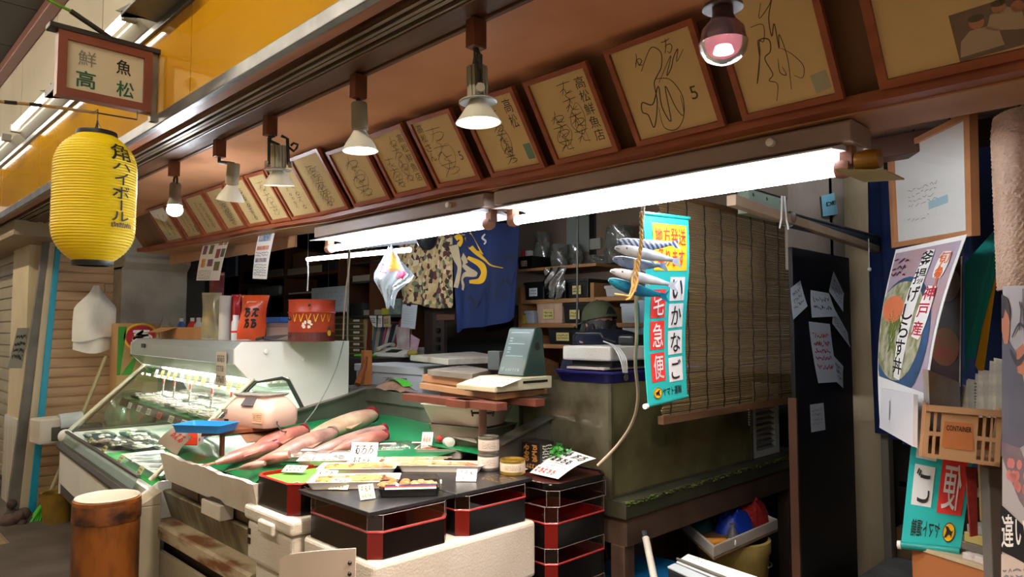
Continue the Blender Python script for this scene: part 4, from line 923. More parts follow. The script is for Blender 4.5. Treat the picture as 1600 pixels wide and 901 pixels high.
# ================================================================== LACQUER BOXES AND BOARDS
LACB=mat('lacquer_black','#0d0a0a',.25,spec=.4);LACR=mat('lacquer_red','#5a0f0b',.25,spec=.4);LACR2=mat('lacquer_bright_red','#a01410',.3)
def oct_loop(x0,x1,y0,y1,c,z):return[(x1-c,y0,z),(x1,y0+c,z),(x1,y1-c,z),(x1-c,y1,z),(x0+c,y1,z),(x0,y1-c,z),(x0,y0+c,z),(x0+c,y0,z)]
def lacquer(x0,x1,y0,y1,z0,z1,label,group=None,cover=0.,c=.035,fill=None):
    """chamfered box: black sides, red corners, bright red rim and inside; optional clear cover of the given height"""
    t=thing('lacquer_box',label,'box',((x0+x1)/2,(y0+y1)/2,z0),group)
    lo,hi=oct_loop(x0,x1,y0,y1,c,z0),oct_loop(x0,x1,y0,y1,c,z1-.006)
    mb=MB()
    for k in range(8):
        mb.cur=1 if k%2==0 else 0;j=(k+1)%8;mb.add([lo[k],lo[j],hi[j],hi[k]],[(0,1,2,3)])
    mb.cur=0;mb.add(lo,[tuple(range(8))[::-1]])
    il=oct_loop(x0+.006,x1-.006,y0+.006,y1-.006,c,z0+.006);ih=oct_loop(x0+.006,x1-.006,y0+.006,y1-.006,c,z1-.006)
    mb.cur=2
    for k in range(8):j=(k+1)%8;mb.add([il[j],il[k],ih[k],ih[j]],[(0,1,2,3)])
    mb.add(il,[tuple(range(8))]);obj('body',mb,[LACB,LACR,LACR2],t)
    mb=MB();loft(mb,[oct_loop(x0,x1,y0,y1,c,z1-.006),oct_loop(x0-.002,x1+.002,y0-.002,y1+.002,c,z1-.003),oct_loop(x0,x1,y0,y1,c,z1),oct_loop(x0+.007,x1-.007,y0+.007,y1-.007,c,z1),oct_loop(x0+.007,x1-.007,y0+.007,y1-.007,c,z1-.006)],cap0=False,cap1=False);obj('rim',mb,LACR2,t)
    if cover:acover(t,x0,x1,y0,y1,z1+.0005,z1+cover,c)
    if fill:mb=MB();loft(mb,[oct_loop(x0+.008,x1-.008,y0+.008,y1-.008,c,z1-.02),oct_loop(x0+.008,x1-.008,y0+.008,y1-.008,c,z1-.014)]);obj('lining',mb,fill,t)
    return t
def acover(t,x0,x1,y0,y1,z0,z1,c):
    mb=MB();lo,hi=oct_loop(x0,x1,y0,y1,c,z0),oct_loop(x0,x1,y0,y1,c,z1);loft(mb,[lo,hi],cap0=False,cap1=False)
    i1,i2=oct_loop(x0+.003,x1-.003,y0+.003,y1-.003,c,z0),oct_loop(x0+.003,x1-.003,y0+.003,y1-.003,c,z1);o=obj('clear_cover',mb,ACRYL,t)
    mb=MB()
    for L_ in(lo,hi):mb.tube([V(p)for p in L_],.0011,5,closed=True)
    for k in range(8):mb.tube([V(lo[k]),V(hi[k])],.0010,5)
    obj('cover_edge',mb,ACRYLE,o)
lacquer(-2.63,-2.335,1.225,1.55,.792,.905,'black lacquer box with red lip and green lining, leftmost of the lacquer boxes',fill=mat('leaf_lining','#5f9a3c',.5))
lacquer(-2.27,-1.855,1.245,1.56,.743,.828,'black and red lacquer box with clear cover at the front corner, carrying a black board',cover=.05)
lacquer(-2.27,-1.855,1.60,1.945,.743,.832,'black and red lacquer box with clear cover right of the front corner box',cover=.046)
BOARD=mat('black_board','#191919',.3,col2='#232326',vs=6)
mb=MB();mb.box((-2.31,1.235,.879),(-1.865,1.578,.892));o=obj('black_board',mb,BOARD,bev=.002,label='flat black board on the front lacquer box, holding the wrapped bento',cat='board')
mb=MB();mb.box((-2.31,1.582,.880),(-1.862,1.96,.893));o=obj('black_board',mb,BOARD,bev=.002,label='flat black board with gold pattern, right of the bento board',cat='board')
f=lambda u,v:V((-1.99+.1*u,1.80+.12*v,.8936));mb=MB();r=random.Random(5)
for k in range(26):ellipse(mb,f,r.random(),r.random()*.9,.07,.035,8)
obj('gold_pattern',mb,mat('gold_print','#a8772a',.35,metal=.4),o)
# stack at the right
lacquer(-2.095,-1.79,1.985,2.335,.33,.425,'lowest black and red lacquer box of the stack beside the tank',cover=.052)
lacquer(-2.095,-1.79,1.985,2.335,.48,.575,'black and red lacquer box second from the bottom of the stack beside the tank',cover=.055)
lacquer(-2.095,-1.79,1.985,2.335,.632,.725,'tall black and red lacquer box third up in the stack beside the tank',cover=.059)
t=thing('clear_box','empty clear plastic box on top of the lacquer stack, under the tray','box',(-1.94,2.16,.786));acover(t,-2.09,-1.78,1.985,2.335,.7865,.846,.035)
mb=MB();mb.box((-2.09,1.99,.15),(-1.8,2.33,.329));obj('crate',mb,mat('crate_dark_red','#3a1414',.5),bev=.01,label='dark crate on the floor under the lacquer stack',cat='crate')
mb=MB();mb.box((-2.09,1.99,0),(-1.8,2.33,.149));obj('crate',mb,mat('crate_black','#151212',.5),bev=.01,label='black crate on the floor below the dark red crate',cat='crate')
t=thing('lacquer_tray','wide black lacquer tray with red inside on the clear box, holding papers and a carton','tray',(-1.94,2.16,.848))
mb=MB();loft(mb,[oct_loop(-2.085,-1.785,1.985,2.33,.05,.8475),oct_loop(-2.093,-1.775,1.977,2.338,.05,.874),oct_loop(-2.086,-1.782,1.984,2.331,.05,.874),oct_loop(-2.083,-1.785,1.987,2.328,.05,.866)]);obj('body',mb,LACB,t)
mb=MB();loft(mb,[oct_loop(-2.082,-1.786,1.988,2.327,.05,.8661),oct_loop(-2.082,-1.786,1.988,2.327,.05,.868)]);obj('red_inside',mb,mat('tray_red','#3d130c',.4),t)
mb=MB()
for k in range(8):
    p=V((-2.03+.03*k,1.994,.8685));mb.box(p,p+V((.017,.010,.0006)))
obj('white_dashes',mb,WHITEP,t)
# ---------------------------------------------------------------- things on the boards
def card(px,w,h,m,label,z=.894,ang=45,lean=50,text=None,curl=0.,hold=True,group=None,tcol=INK):
    """price card leaning back in a small clear stand; lower edge middle at pixel px"""
    c=pZ(px[0],px[1],z);a=math.radians(ang);r=V((math.cos(a),math.sin(a),0));back=V((-math.sin(a),math.cos(a),0));up=(V((0,0,1))*math.sin(math.radians(lean))+back*math.cos(math.radians(lean)))
    t=thing('price_card',label,'price card',c,group);A=c-r*w/2+V((0,0,.001));mb=MB();n=up.cross(r).normalized()
    n=n if n.dot(CPOS-c)>0 else-n
    mb.slab(A,A+r*w,A+r*w+up*h,A+up*h,.0012);obj('card',mb,m,t)
    f=lambda u,v:A+r*(w*u)+up*(h*v)+n*.002
    mb=MB()
    if text:
        for s,u0,v0,u1,v1 in text:write(mb,f,s,u0,v0,u1,v1,.01)
    else:rq=random.Random(int(px[0]));scrawl(mb,f,rq,.12,.5,.88,.9,w/h,.03,3,False);scrawl(mb,f,rq,.12,.1,.8,.4,w/h,.024,4,False)
    obj('handwriting',mb,tcol,t)
    if hold:
        mb=MB();q=A+r*(w*.3);mb.slab(q-n*.002,q+r*w*.4-n*.002,q+r*w*.4+up*h*.8-n*.002,q+up*h*.8-n*.002,.001);e=q+up*h*.8;mb.slab(e-n*.003,e+r*w*.4-n*.003,V((e.x,e.y,c.z+.001))+r*w*.4+back*.015,V((e.x,e.y,c.z+.001))+back*.015,.001);obj('clear_stand',mb,clear('stand_clear','#f4f2ee',.2,.05,body=.15),t)
    return t
CARDY=mat('card_cream','#e0d6b8',.6);CARDW=mat('card_white','#eceae4',.6)
card((503,752),.085,.055,CARDY,'cream price card at the left edge of the bento board, next to the white tray',ang=30,lean=35)
card((528,765),.07,.05,CARDY,'cream price card in a clear stand in front of the first cream card',ang=38,lean=40)
card((575,780),.052,.05,mat('card_shaded_cream','#cbbf9f',.6),'small cream price card seen edge-on at the front of the bento board',ang=78,lean=60)
card((728,752),.075,.055,CARDW,'white price card in a clear stand on the gold patterned board',ang=42,lean=40,text=None)
card((675,756),.07,.02,CARDY,'narrow cream label leaning beside the wrapped bento',ang=52,lean=30,hold=False)
card((566,730),.11,.10,CARDW,'large white price card standing between the fish tray and the fish packs',ang=40,lean=68,text=None,z=.90)
card((665,709),.05,.10,CARDW,'tall white card with red writing standing by the foam tray at the back',ang=40,lean=62,hold=False,tcol=RED,z=.90)
card((456,738),.09,.05,CARDY,'cream card lying on the green lining of the leftmost lacquer box',ang=35,lean=20,z=.90,hold=False)
# bento
c=pZ(640,768,.894);M=rotz(c,52);t=thing('bento_pack','clear-lidded bento with striped band on the front black board','bento',c,M=M)
obj('tray',traymb(.21,.15,.028,M,.9),TRBLK,t,smooth=True)
mb=MB();lumps(mb,M@Matrix.Translation((-.05,.01,0)),.09,.10,.026,22,4,.009,.016);obj('fried_pieces',mb,mat('food_fried','#9a6a3c',.45,col2='#c89a5c',vs=22),t,smooth=True)['kind']='stuff'
mb=MB();lumps(mb,M@Matrix.Translation((.05,.0,0)),.08,.11,.024,16,6,.009,.015);obj('pickles',mb,mat('food_pickle','#c98d72',.4,col2='#8da05c',vs=14),t,smooth=True)['kind']='stuff'
mb=MB();loft(mb,[rr(.208,.148,.012,.0285),rr(.19,.13,.014,.048)],M,cap0=False);obj('clear_lid',mb,ACRYL,t,smooth=True)
for y0,m_ in((-.0745,TAGW),(-.071,REDP),(-.066,mat('band_blue','#4a5a86',.5))):
    mb=MB();mb.slab(M@V((-.08,y0-.003,.026+(y0+.0745))),M@V((.09,y0-.003,.026+(y0+.0745))),M@V((.09,y0-.002,.032+(y0+.0745))),M@V((-.08,y0-.002,.032+(y0+.0745))),.0006);obj('paper_band',mb,m_,t)
# grilled fish trays
def fishtray(px,ang,L,Wd,label,food=FOODY,n=3,h=.025,z=.894,seed=1,foodname='grilled_eel'):
    c=pZ(px[0],px[1],z);M=rotz(c,ang);t=thing('food_tray',label,'food tray',c,M=M)
    obj('tray',traymb(L,Wd,h,M,.9),TRW,t,smooth=True);r=random.Random(seed)
    for i in range(n):
        y=(i-(n-1)/2)*Wd*.25;P=[M@V((L*(q-.5)*.86,y+r.uniform(-.006,.006),h*.6+.004*math.sin(q*9+i)))for q in(0,.15,.35,.55,.75,.9,1)]
        g=obj(foodname,fish_mb(P,[Wd*.05,Wd*.1,Wd*.13,Wd*.13,Wd*.11,Wd*.08,Wd*.03],[.006,.010,.012,.012,.010,.008,.004]),food,t,smooth=True)
        mb=MB()
        for q in range(4):mb.ball(M@V((L*(-.3+.2*q),y,h*.6+.009)),(.012,.008,.004),8,5)
        obj('char_mark',mb,FOODB,g,smooth=True)
    return t
fishtray((555,757),50,.32,.15,'white foam tray of golden grilled eel at the front of the boards',FOODY,3,seed=1)
fishtray((690,733),42,.34,.12,'long white foam tray of grilled fish on the gold patterned board',mat('food_grilled','#d39a68',.45,col2='#a4583c',vs=12),2,seed=2)
fishtray((610,728),46,.34,.14,'white foam tray of skewered fish behind the big white card',mat('food_skewer','#e2c8b0',.4,col2='#c4906c',vs=18),4,seed=3)
fishtray((560,737),48,.30,.14,'white foam tray of broiled golden fillets behind the front tray',FOODY,3,seed=4,z=.90)
fishtray((690,712),40,.22,.14,'deep white foam tray with a reddish wooden block near the cans',mat('food_block','#a35f48',.5,col2='#7d4430',vs=12),1,.04,seed=5)
# film packs between fish and trays
for i,(px,a,l)in enumerate((((468,716),45,'clear film pack of dark red fish pieces behind the leftmost lacquer box'),((515,722),48,'clear film pack with silver streaks left of the big white card'),((590,706),50,'clear film pack of small fish behind the skewer tray'),((640,704),50,'clear film pack next to the tall red-lettered card'))):
    c=pZ(px[0],px[1],.90);pack(c,a,.24,.17,TRW,[FOODP,SILV,FOODB,FOODP][i],l,None,200+i)
for k in range(7):
    p=pZ(592+7*k,727-2.2*k,.925);d=V((math.cos(math.radians(46)),math.sin(math.radians(46)),0));mb=MB();mb.tube([p-d*.02,p+d*.19],.002,6);obj('bamboo_skewer',mb,mat('skewer_wood','#d8b888',.5),label='bamboo skewer lying on the skewered fish tray',cat='skewer',group='skewers on the fish tray')
# small pale shell-like knob and lid at the box corner
c=pZ(487,768,.86);mb=MB();mb.sheet(lambda u,v:c+V((.09*(u-.6),.0-.05*v,.012*math.sin(3*u)+.03*v)),6,3,.003);obj('paper_flap',mb,mat('flap_pale','#cfd6cf',.5),smooth=True,label='pale paper flap sticking out between the two front lacquer boxes',cat='paper')
# cans
def can(c,r,h,m,label,lid=None,lines_=True):
    c=V(c);t=thing('can',label,'can',c);M=Matrix.Translation(c)
    mb=MB();mb.lathe([(r*.97,0),(r,.004),(r*.985,.008),(r*.985,h-.008),(r,h-.004),(r*.97,h),(r*.9,h),(r*.88,h-.005),(.001,h-.005)],28,M);obj('body',mb,lid or STEEL,t,smooth=True)
    mb=MB();mb.lathe([(r*.99,.012),(r*.992,.0125),(r*.992,h-.0125),(r*.99,h-.012)],28,M,caps=False);lb=obj('label_band',mb,m,t,smooth=True)
    a0=math.atan2(CPOS.y-c.y,CPOS.x-c.x);f=lambda u,v:c+V((r*1.0*math.cos(a0+(u-.5)*1.8),r*1.0*math.sin(a0+(u-.5)*1.8),.014+(h-.028)*v))
    mb=MB();lines(mb,f,.12,.15,.88,.85,4,int(h*1e4),.02,1.2);obj('lettering',mb,INK,lb)
    return t
c=pZ(763,733,.894);can(c,.043,.066,mat('label_pale','#cfc4bc',.5),'lower of two stacked white-labelled cans on the black board');can(c+V((.002,0,.067)),.043,.066,mat('label_offwhite','#c4b8ae',.5),'upper of two stacked white-labelled cans on the black board')
c=pZ(801,739,.894);can(c,.05,.056,mat('label_tan','#c8b8a4',.5),'flat can with gold lid beside the stacked cans',mat('gold_lid','#a88a3c',.3,metal=.7))
# black carton with gold print
c=V((-2.025,2.16,.8685));M=rotz(c,-2);t=thing('carton','small black carton with gold characters, standing behind the flat can','carton',c,M=M)
mb=MB();mb.M=M;mb.box((-.055,-.04,0),(.055,.04,.125));obj('body',mb,mat('carton_black','#1a1411',.4),t,bev=.002)
fa=lambda u,v:M@V((-.052+.104*u,-.0408,.12*v));fb=lambda u,v:M@V((.0558,-.037+.074*u,.12*v))
mb=MB();rq=random.Random(8);scrawl(mb,fa,rq,.08,.35,.44,.95,1.,.05,3);scrawl(mb,fa,rq,.54,.35,.9,.95,1.,.05,3);scrawl(mb,fa,rq,.1,.12,.9,.28,1.,.04,5,False);obj('gold_lettering',mb,mat('gold_text','#a8743a',.4),t)
mb=MB();lines(mb,fb,.15,.3,.9,.95,7,8,.03);ellipse(mb,fb,.72,.17,.14,.1);obj('white_lettering',mb,TAGW,t)
# green frill
c=V((-1.95,2.21,.8685));mb=MB();r=random.Random(9)
for i in range(120):
    a=r.uniform(0,6.28);q=r.uniform(.0,.06);z=r.uniform(.01,.115)*(1-q*6*.5);p=c+V((q*math.cos(a),q*math.sin(a),z));d=V((r.uniform(-1,1),r.uniform(-1,1),r.uniform(-.3,1))).normalized()*.016;s=d.orthogonal().normalized()*.012
    mb.add([p-s,p+d*.4-s*.3,p+d,p+s,p-d*.3],[(0,1,2,3,4)])
obj('green_frill',mb,mat('frill_green','#2f8a24',.5,col2='#1f6a18',vs=20),label='bunch of bright green leafy garnish beside the black carton',cat='garnish')
# big handwritten sheet and small card on the tray
A=[pZ(835,742,1.0),pZ(902,703,1.01),pZ(931,719,1.03),pZ(872,766,.992)];A=[pZ(826,733,.994),pZ(868,702,1.015),pZ(931,717,1.025),pZ(848,746,.991)]
A=[pZ(885,701,.95),pZ(931,716,.95),pZ(872,748,.880),pZ(828,738,.880)]
fn=lambda u,v:(A[3]*(1-u)+A[2]*u)*(1-v)+(A[0]*(1-u)+A[1]*u)*v+V((0,0,.012*math.sin(math.pi*v)))
mb=MB();mb.sheet(fn,6,10,.001);o=obj('handwritten_sheet',mb,WHITEP,smooth=True,label='large white handwritten sheet curling on the black lacquer tray',cat='paper')
f=lambda u,v:fn(u,v)+V((0,0,.0022))
mb=MB();r=random.Random(31);scrawl(mb,f,r,.1,.66,.45,.92,1.,.034,2,False);scrawl(mb,f,r,.52,.64,.94,.92,1.,.034,2,False);scrawl(mb,f,r,.12,.42,.8,.6,1.,.028,4,False);stroke(mb,f,[(.2,.36),(.45,.4),(.8,.35)],.01);lines(mb,f,.3,.16,.9,.34,2,3,.012);obj('handwriting',mb,INK,o)
mb=MB();scrawl(mb,f,r,.05,.04,.75,.18,1.,.026,5,False);obj('red_handwriting',mb,RED,o)
c=pZ(826,736,.878);mb=MB();d=(pZ(841,724,.878)-pZ(808,733,.878));p=pZ(810,737,.877);q=p+d;n_=V((0,0,1)).cross(d).normalized()*.03
mb.slab(p,q,q+n_+V((0,0,.012)),p+n_+V((0,0,.012)),.001);o=obj('small_card',mb,WHITEP,label='small white card with bold black writing in front of the flat can',cat='card')
f=lambda u,v:p+d*u+(n_+V((0,0,.012)))*v+V((0,0,.002));mb=MB();scrawl(mb,f,random.Random(3),.1,.2,.9,.85,1.5,.035,4,False);obj('handwriting',mb,INK,o)

# ================================================================== BETWEEN CASE AND COUNTER: stand with pink scale, blue tray
t=thing('wooden_stand','weathered wooden stand at the back left of the green mat, carrying the pink scale','stand',pZ(400,690,1.0))
a=pZ(290,680,.985);b=pZ(446,668,.985);c1=pZ(430,655,.985)
q=pZ(345,684,.985)
corner=[pZ(315,682,.98),pZ(430,672,.98),pZ(455,655,.98),pZ(330,660,.98)]
mb=MB();mb.prism(corner,V((0,0,.02)));obj('top',mb,BROWNW,t,bev=.002)
for p,w in((pZ(337,680,.98),.012),(pZ(425,670,.98),.012)):
    mb=MB();mb.tube([(p.x,p.y+.03,matz(p.y)+.0),(p.x,p.y+.03,.98)],w,6);obj('leg',mb,BROWNW,t)
mb=MB();mb.prism([pZ(373,676,.979),pZ(440,669,.979),pZ(440,669,.979)+V((.0,.05,-.05)),pZ(385,692,.95)],V((-.02,.05,0)));obj('brace',mb,mat('stand_dark','#6b4a38',.5,col2='#8a6a52',vs=6),t)
# the scale: rounded pale pink body
cc=pZ(408,663,1.0);M=rotz(cc,20)@Matrix.Diagonal((.88,.88,.95,1));PINKP=mat('scale_pink_plastic','#c4a294',.35)
t=thing('weighing_scale','pale pink rounded weighing scale between the display case and the fish','scale',cc,M=M)
mb=MB();loft(mb,[rr(.32,.24,.05,0,6),rr(.335,.255,.055,.02,6),rr(.335,.255,.055,.075,6),rr(.31,.235,.06,.10,6),rr(.25,.19,.06,.135,6),rr(.22,.15,.05,.142,6)],M);obj('body',mb,PINKP,t,smooth=True)
mb=MB();mb.M=M;mb.slab((-.02,-.125,.105),(.06,-.125,.105),(.055,-.09,.14),(-.02,-.09,.14),.004);o=obj('display_window',mb,mat('scale_display','#4d4a4c',.2),t)
mb=MB();mb.M=M;mb.cbox((-.12,-.127,.025),(.03,.006,.022));obj('switch',mb,BLACK,t,bev=.002)
mb=MB();mb.M=M;mb.cbox((-.135,-.127,.075),(.04,.006,.015));obj('slot',mb,mat('slot_grey','#77706a',.5),t)
mb=MB();mb.M=M;mb.cbox((.10,-.129,.05),(.07,.002,.05));lb=obj('rating_label',mb,mat('label_buff','#d0a888',.5),t)
mb=MB();lines(mb,lambda u,v:M@V((.068+.064*u,-.1306,.028+.044*v)),.05,.1,.95,.9,4,5,.03);obj('lettering',mb,INKB,lb)
mb=MB();p=M@V((-.02,.0,.145));mb.M=M;loft(mb,[rr(.21,.17,.02,.143),rr(.25,.2,.03,.155),rr(.24,.19,.03,.157)],M if False else None);obj('weighing_plate',mb,clear('plate_clear','#e8e6e2',.3,.1,body=.4,bodycol='#c8c4bc'),t,smooth=True)
mb=MB();p=M@V((.17,-.06,.03));mb.tube([p,p+V((.02,-.01,-.01)),p+V((.05,-.0,-.04)),pZ(470,676,.93)],.003,6);obj('power_cord',mb,BLACK,t)
# blue tray
cc=pZ(322,673,1.0);obj('blue_tray',traymb(.24,.16,.035,rotz(cc,35),.88),mat('blue_plastic','#2a86d8',.4),smooth=True,label='bright blue plastic tray on the wooden stand beside the pink scale',cat='tray')
# paper note hanging on the corner of the green mat
P4=[pY(277,664,1.24),pY(301,683,1.24),pY(276,712,1.24),pY(246,690,1.24)]
mb=MB();fn=lambda u,v:(P4[3]*(1-u)+P4[2]*u)*(1-v)+(P4[0]*(1-u)+P4[1]*u)*v-V((0,.012*math.sin(3*v),0));mb.sheet(fn,4,4,.001);o=obj('paper_tag',mb,mat('tag_greyed','#b9ada0',.6),smooth=True,label='crumpled paper tag with red writing clipped at the left corner of the foam board',cat='paper tag')
mb=MB();f=lambda u,v:fn(u,v)-V((0,.002,0));scrawl(mb,f,random.Random(2),.2,.55,.85,.9,1.,.04,3,False);obj('red_handwriting',mb,RED,o)
tagb=pZ(290,690,.95)
mb=MB();mb.M=rotz(pZ(294,694,.91),40);mb.box((-.05,-.03,0),(.06,.03,.085));o=obj('snack_carton',mb,mat('carton_orange_red','#e2482a',.5),bev=.003,label='orange-red carton with dots behind the paper tag',cat='carton')
mb2=MB();Mq=rotz(pZ(294,694,.91),40);f=lambda u,v:Mq@V((.0608,-.028+.056*u,.085*v));patch(mb2,f,0,0,1,1);obj('white_side',mb2,WHITEPL,o)
mb2=MB();f=lambda u,v:Mq@V((.0614,-.028+.056*u,.085*v));[ellipse(mb2,f,u,v,.14,.1,10)for u,v in((.25,.75),(.7,.5),(.3,.3))];obj('dots',mb2,mat('dot_magenta','#c8407a',.5),o)

# ================================================================== ON THE RIGHT OF THE COUNTER: board table, old scale
CRM=mat('scale_cream_body','#cfc6a8',.4,col2='#b8ac8c',vs=5);SGREEN=mat('scale_green_head','#2c3f36',.35,col2='#22332b',vs=5);OLDW=mat('grey_old_wood','#a5764e',.55,col2='#c09068',vs=5,stretch=(.4,4,4));OLDW2=mat('worn_board','#8d8478',.6,col2='#6d6255',vs=6)
t=thing('board_table','small post table of stacked old planks behind the cans','table',(-2.2,2.03,1.0))
mb=MB();mb.tube([(-2.22,2.03,matz(2.03)+.02),(-2.22,2.03,1.15)],.017,12);obj('post',mb,mat('post_rust_brown','#7d5a48',.5,col2='#5d4032',vs=9),t,smooth=True)
for s in(-1,1):
    mb=MB();p=V((-2.22,2.03,1.10))+RIGHT*(.03*s);mb.tube([p-RIGHT*.018*s,p+RIGHT*.012*s],.005,6);mb.tube([p+RIGHT*.012*s+V((0,0,-.014)),p+RIGHT*.018*s+V((0,0,.012))],.004,6);obj('wing_nut',mb,BLACK,t)
mb=MB();mb.box((-2.62,1.90,1.135),(-2.0,1.96,1.165));mb.box((-2.62,2.12,1.135),(-2.0,2.18,1.165));mb.box((-2.28,1.88,1.135),(-2.16,2.2,1.165));obj('support_frame',mb,mat('frame_red_rust','#6e3a2a',.5,col2='#4d2a1e',vs=6),t,bev=.002)
mb=MB();mb.hexa([pZ(655,607,1.166),pZ(775,625,1.166),pZ(878,612,1.166),pZ(735,598,1.166)],[p+V((0,0,.028))for p in(pZ(655,607,1.166),pZ(775,625,1.166),pZ(878,612,1.166),pZ(735,598,1.166))]);obj('plank_top',mb,mat('pale_orange_plank','#b58660',.55,col2='#a0724e',vs=4,stretch=(.4,4,4)),t,bev=.003)
# ---------------------------------------------------------------- stacked boards and scale on the board table
def pxslab(name,px,z,h,m,label,cat,parent=None,**k):
    P=[pZ(x,y,z)for x,y in px];mb=MB();mb.hexa(P,[p+V((0,0,h))for p in P]);return obj(name,mb,m,parent,bev=.003,label=label,cat=cat,**k)
pxslab('wooden_board',[(660,596),(735,606),(765,599),(705,588)],1.196,.036,OLDW,'orange-brown wooden board lowest on the plank table, left of the cream scale','board')
pxslab('wooden_board',[(668,586),(738,594),(768,586),(725,578)],1.234,.028,OLDW2,'greyed wooden board in the middle of the pile on the plank table','board')
pxslab('cutting_board',[(641,563),(700,570),(792,566),(740,556)],1.268,.032,[mat('cutting_board_white','#c9c4b8',.5,col2='#a07a5c',vs=7,vlo=.5,vhi=.8)],'pale cutting board with worn brown edge on top of the pile','board')
t=thing('kitchen_scale','old cream scale with tall slanted dark green head on the plank table','scale',pZ(810,603,1.196))
P=[pZ(745,606,1.196),pZ(778,613,1.196),pZ(866,604,1.196),pZ(836,598,1.196)]
X=[-2.30,-2.06];Yb=[1.95,2.29]
mb=MB();mb.prism([(X[0],Yb[0],1.20),(X[0],Yb[0],1.222),(X[0],Yb[0]+.13,1.252),(X[0],Yb[1],1.252),(X[0],Yb[1],1.20)],(X[1]-X[0],0,0));obj('base',mb,CRM,t,bev=.004)
mb=MB();mb.box((X[0]+.02,Yb[0]+.03,1.194),(X[1]-.02,Yb[1]-.03,1.2));obj('foot',mb,BLACK,t)
mb=MB();mb.box((X[1]+.0005,Yb[0]+.16,1.228),(X[1]+.0025,Yb[1]-.03,1.238));obj('vent_slot',mb,BLACK,t)
f=lambda u,v:V((X[0]+.03+.24*u,Yb[0]+.008+.115*v,1.2245+.0265*v));mb=MB();patch(mb,f,0,0,1,1);pn=obj('price_panel',mb,mat('panel_white','#dcd9cd',.5),t)
f2=lambda u,v:f(u,v)+V((0,0,.0006));mb=MB();lines(mb,f2,.08,.1,.92,.9,7,4,.012,2.);obj('lettering',mb,INK,pn)
hx=[-2.25,-2.09];prof=[(2.14,1.253),(2.215,1.455),(2.225,1.462),(2.255,1.462),(2.265,1.45),(2.285,1.253)]
mb=MB();mb.prism([(hx[0],y,z)for y,z in prof],(hx[1]-hx[0],0,0));hd=obj('head',mb,SGREEN,t,bev=.006)
fh=lambda u,v:V((hx[0]+.008+(hx[1]-hx[0]-.016)*u,2.14+.075*v-.0012,1.253+.202*v));mb=MB()
for v,w_ in((.92,.8),(.68,.7),(.42,.75)):stroke(mb,fh,[(.1,v),(.1+w_*.5,v+.004),(.1+w_,v)],.02,.8,sm=False)
for v in(.80,.74,.60,.56,.50):stroke(mb,fh,[(.12,v),(.25,v)],.02,.8,sm=False)
write(mb,fh,'10',.06,.1,.18,.18);scrawl(mb,fh,random.Random(4),.24,.1,.85,.16,.8,.015,6,False)
obj('dial_marks',mb,mat('mark_pale','#9fb0a8',.5),hd)
M=Matrix.Translation((hx[1]+.0005,2.23,1.38))@Matrix.Rotation(math.pi/2,4,'Y');mb=MB();mb.lathe([(.001,.001),(.016,.001),(.018,0)],18,M);obj('knob_hole',mb,BLACK,hd)
mb=MB();mb.M=rotz(V((-2.42,2.30,1.262)),10);mb.cbox((0,.0,.045),(.07,.05,.09));obj('grey_box',mb,mat('radio_grey','#4d524e',.5),bev=.004,label='small grey box behind the old scale head',cat='box')
# steel basins and white tub behind the post
def basin(px0,px1,Y,d,m,label,name='basin'):
    a=pY(px0[0],px0[1],Y);b=pY(px1[0],px1[1],Y);c=(a+b)/2;L=abs(b.x-a.x);h=a.z-b.z
    M=Matrix.Translation((c.x,Y+d/2,min(a.z,b.z)));return obj(name,traymb(L,d,abs(h),M,.86,.03,.01),m,smooth=True,label=label,cat='tub')
c=pZ(738,690,matz(2.25)+.01);M=rotz(c,12);obj('steel_basin',traymb(.36,.26,.085,M,.82,.03,.012),mat('basin_steel_worn','#a89488',.35,metal=.5,col2='#8d7a70',vs=6),smooth=True,label='steel basin on the right end of the green mat, carrying the white tub',cat='basin')
M2=M@Matrix.Translation((-.03,0,.0855));obj('plastic_tub',traymb(.40,.25,.085,M2,.78,.045,.012),mat('tub_white','#cfc4b4',.4),smooth=True,label='white plastic tub in the steel basin behind the plank table post',cat='tub')
# tin foil lids and bits near the right sink corner
mb=MB();P=[pZ(705,683,.97),pZ(745,692,.97),pZ(735,680,.97),pZ(712,676,.97)];mb.prism(P,V((0,0,.006)));obj('foil_lid',mb,mat('foil_pale','#b8aea6',.35,metal=.3),label='pale foil lid lying at the right end of the green mat',cat='lid')
c=pZ(700,690,.95);mb=MB();mb.lathe([(.001,-.05),(.012,-.05),(.02,-.035),(.022,.05),(.001,.055)],14,Matrix.Translation(c)@Matrix.Rotation(1.45,4,'Y')@Matrix.Rotation(.5,4,'X'));o=obj('squeeze_bottle',mb,WHITEPL,smooth=True,label='white squeeze bottle with red cap lying on the green mat',cat='bottle')
mb=MB();mb.ball(c+V((-.05,-.005,.01)),.014,10,7);obj('cap',mb,REDP,o)

# ================================================================== TANK AND ITS TABLE
TGL=clear('murky_tank_glass','#8a8a60',.10,.04,body=.62,bodycol='#857f55',col2='#5d5636',vs=3.5);MOSS=mat('moss_green','#4f5c1a',.8,col2='#2a3010',vs=40,bump=.5,bs=90);TT=mat('tank_table_olive','#3a3a2a',.5,col2='#2a261c',vs=5);TLEG=mat('tank_table_leg','#4d3a2e',.55,col2='#3a2a20',vs=7);SLIME=mat('tank_frame_grime','#4d4632',.5,col2='#2f2a1a',vs=10)
x0,x1,y0,y1,z0,z1=-2.30,-1.784,2.345,3.56,.762,1.23
t=thing('fish_tank','murky olive glass fish tank under the bamboo blind','fish tank',(-2.04,2.95,z0))
mb=MB();mb.box((x0,y0,z0),(x1,y1,z0+.012));obj('base',mb,SLIME,t)
mb=MB();mb.box((x1-.008,y0+.01,z0+.012),(x1,y1-.01,z1));obj('side_pane',mb,TGL,t)
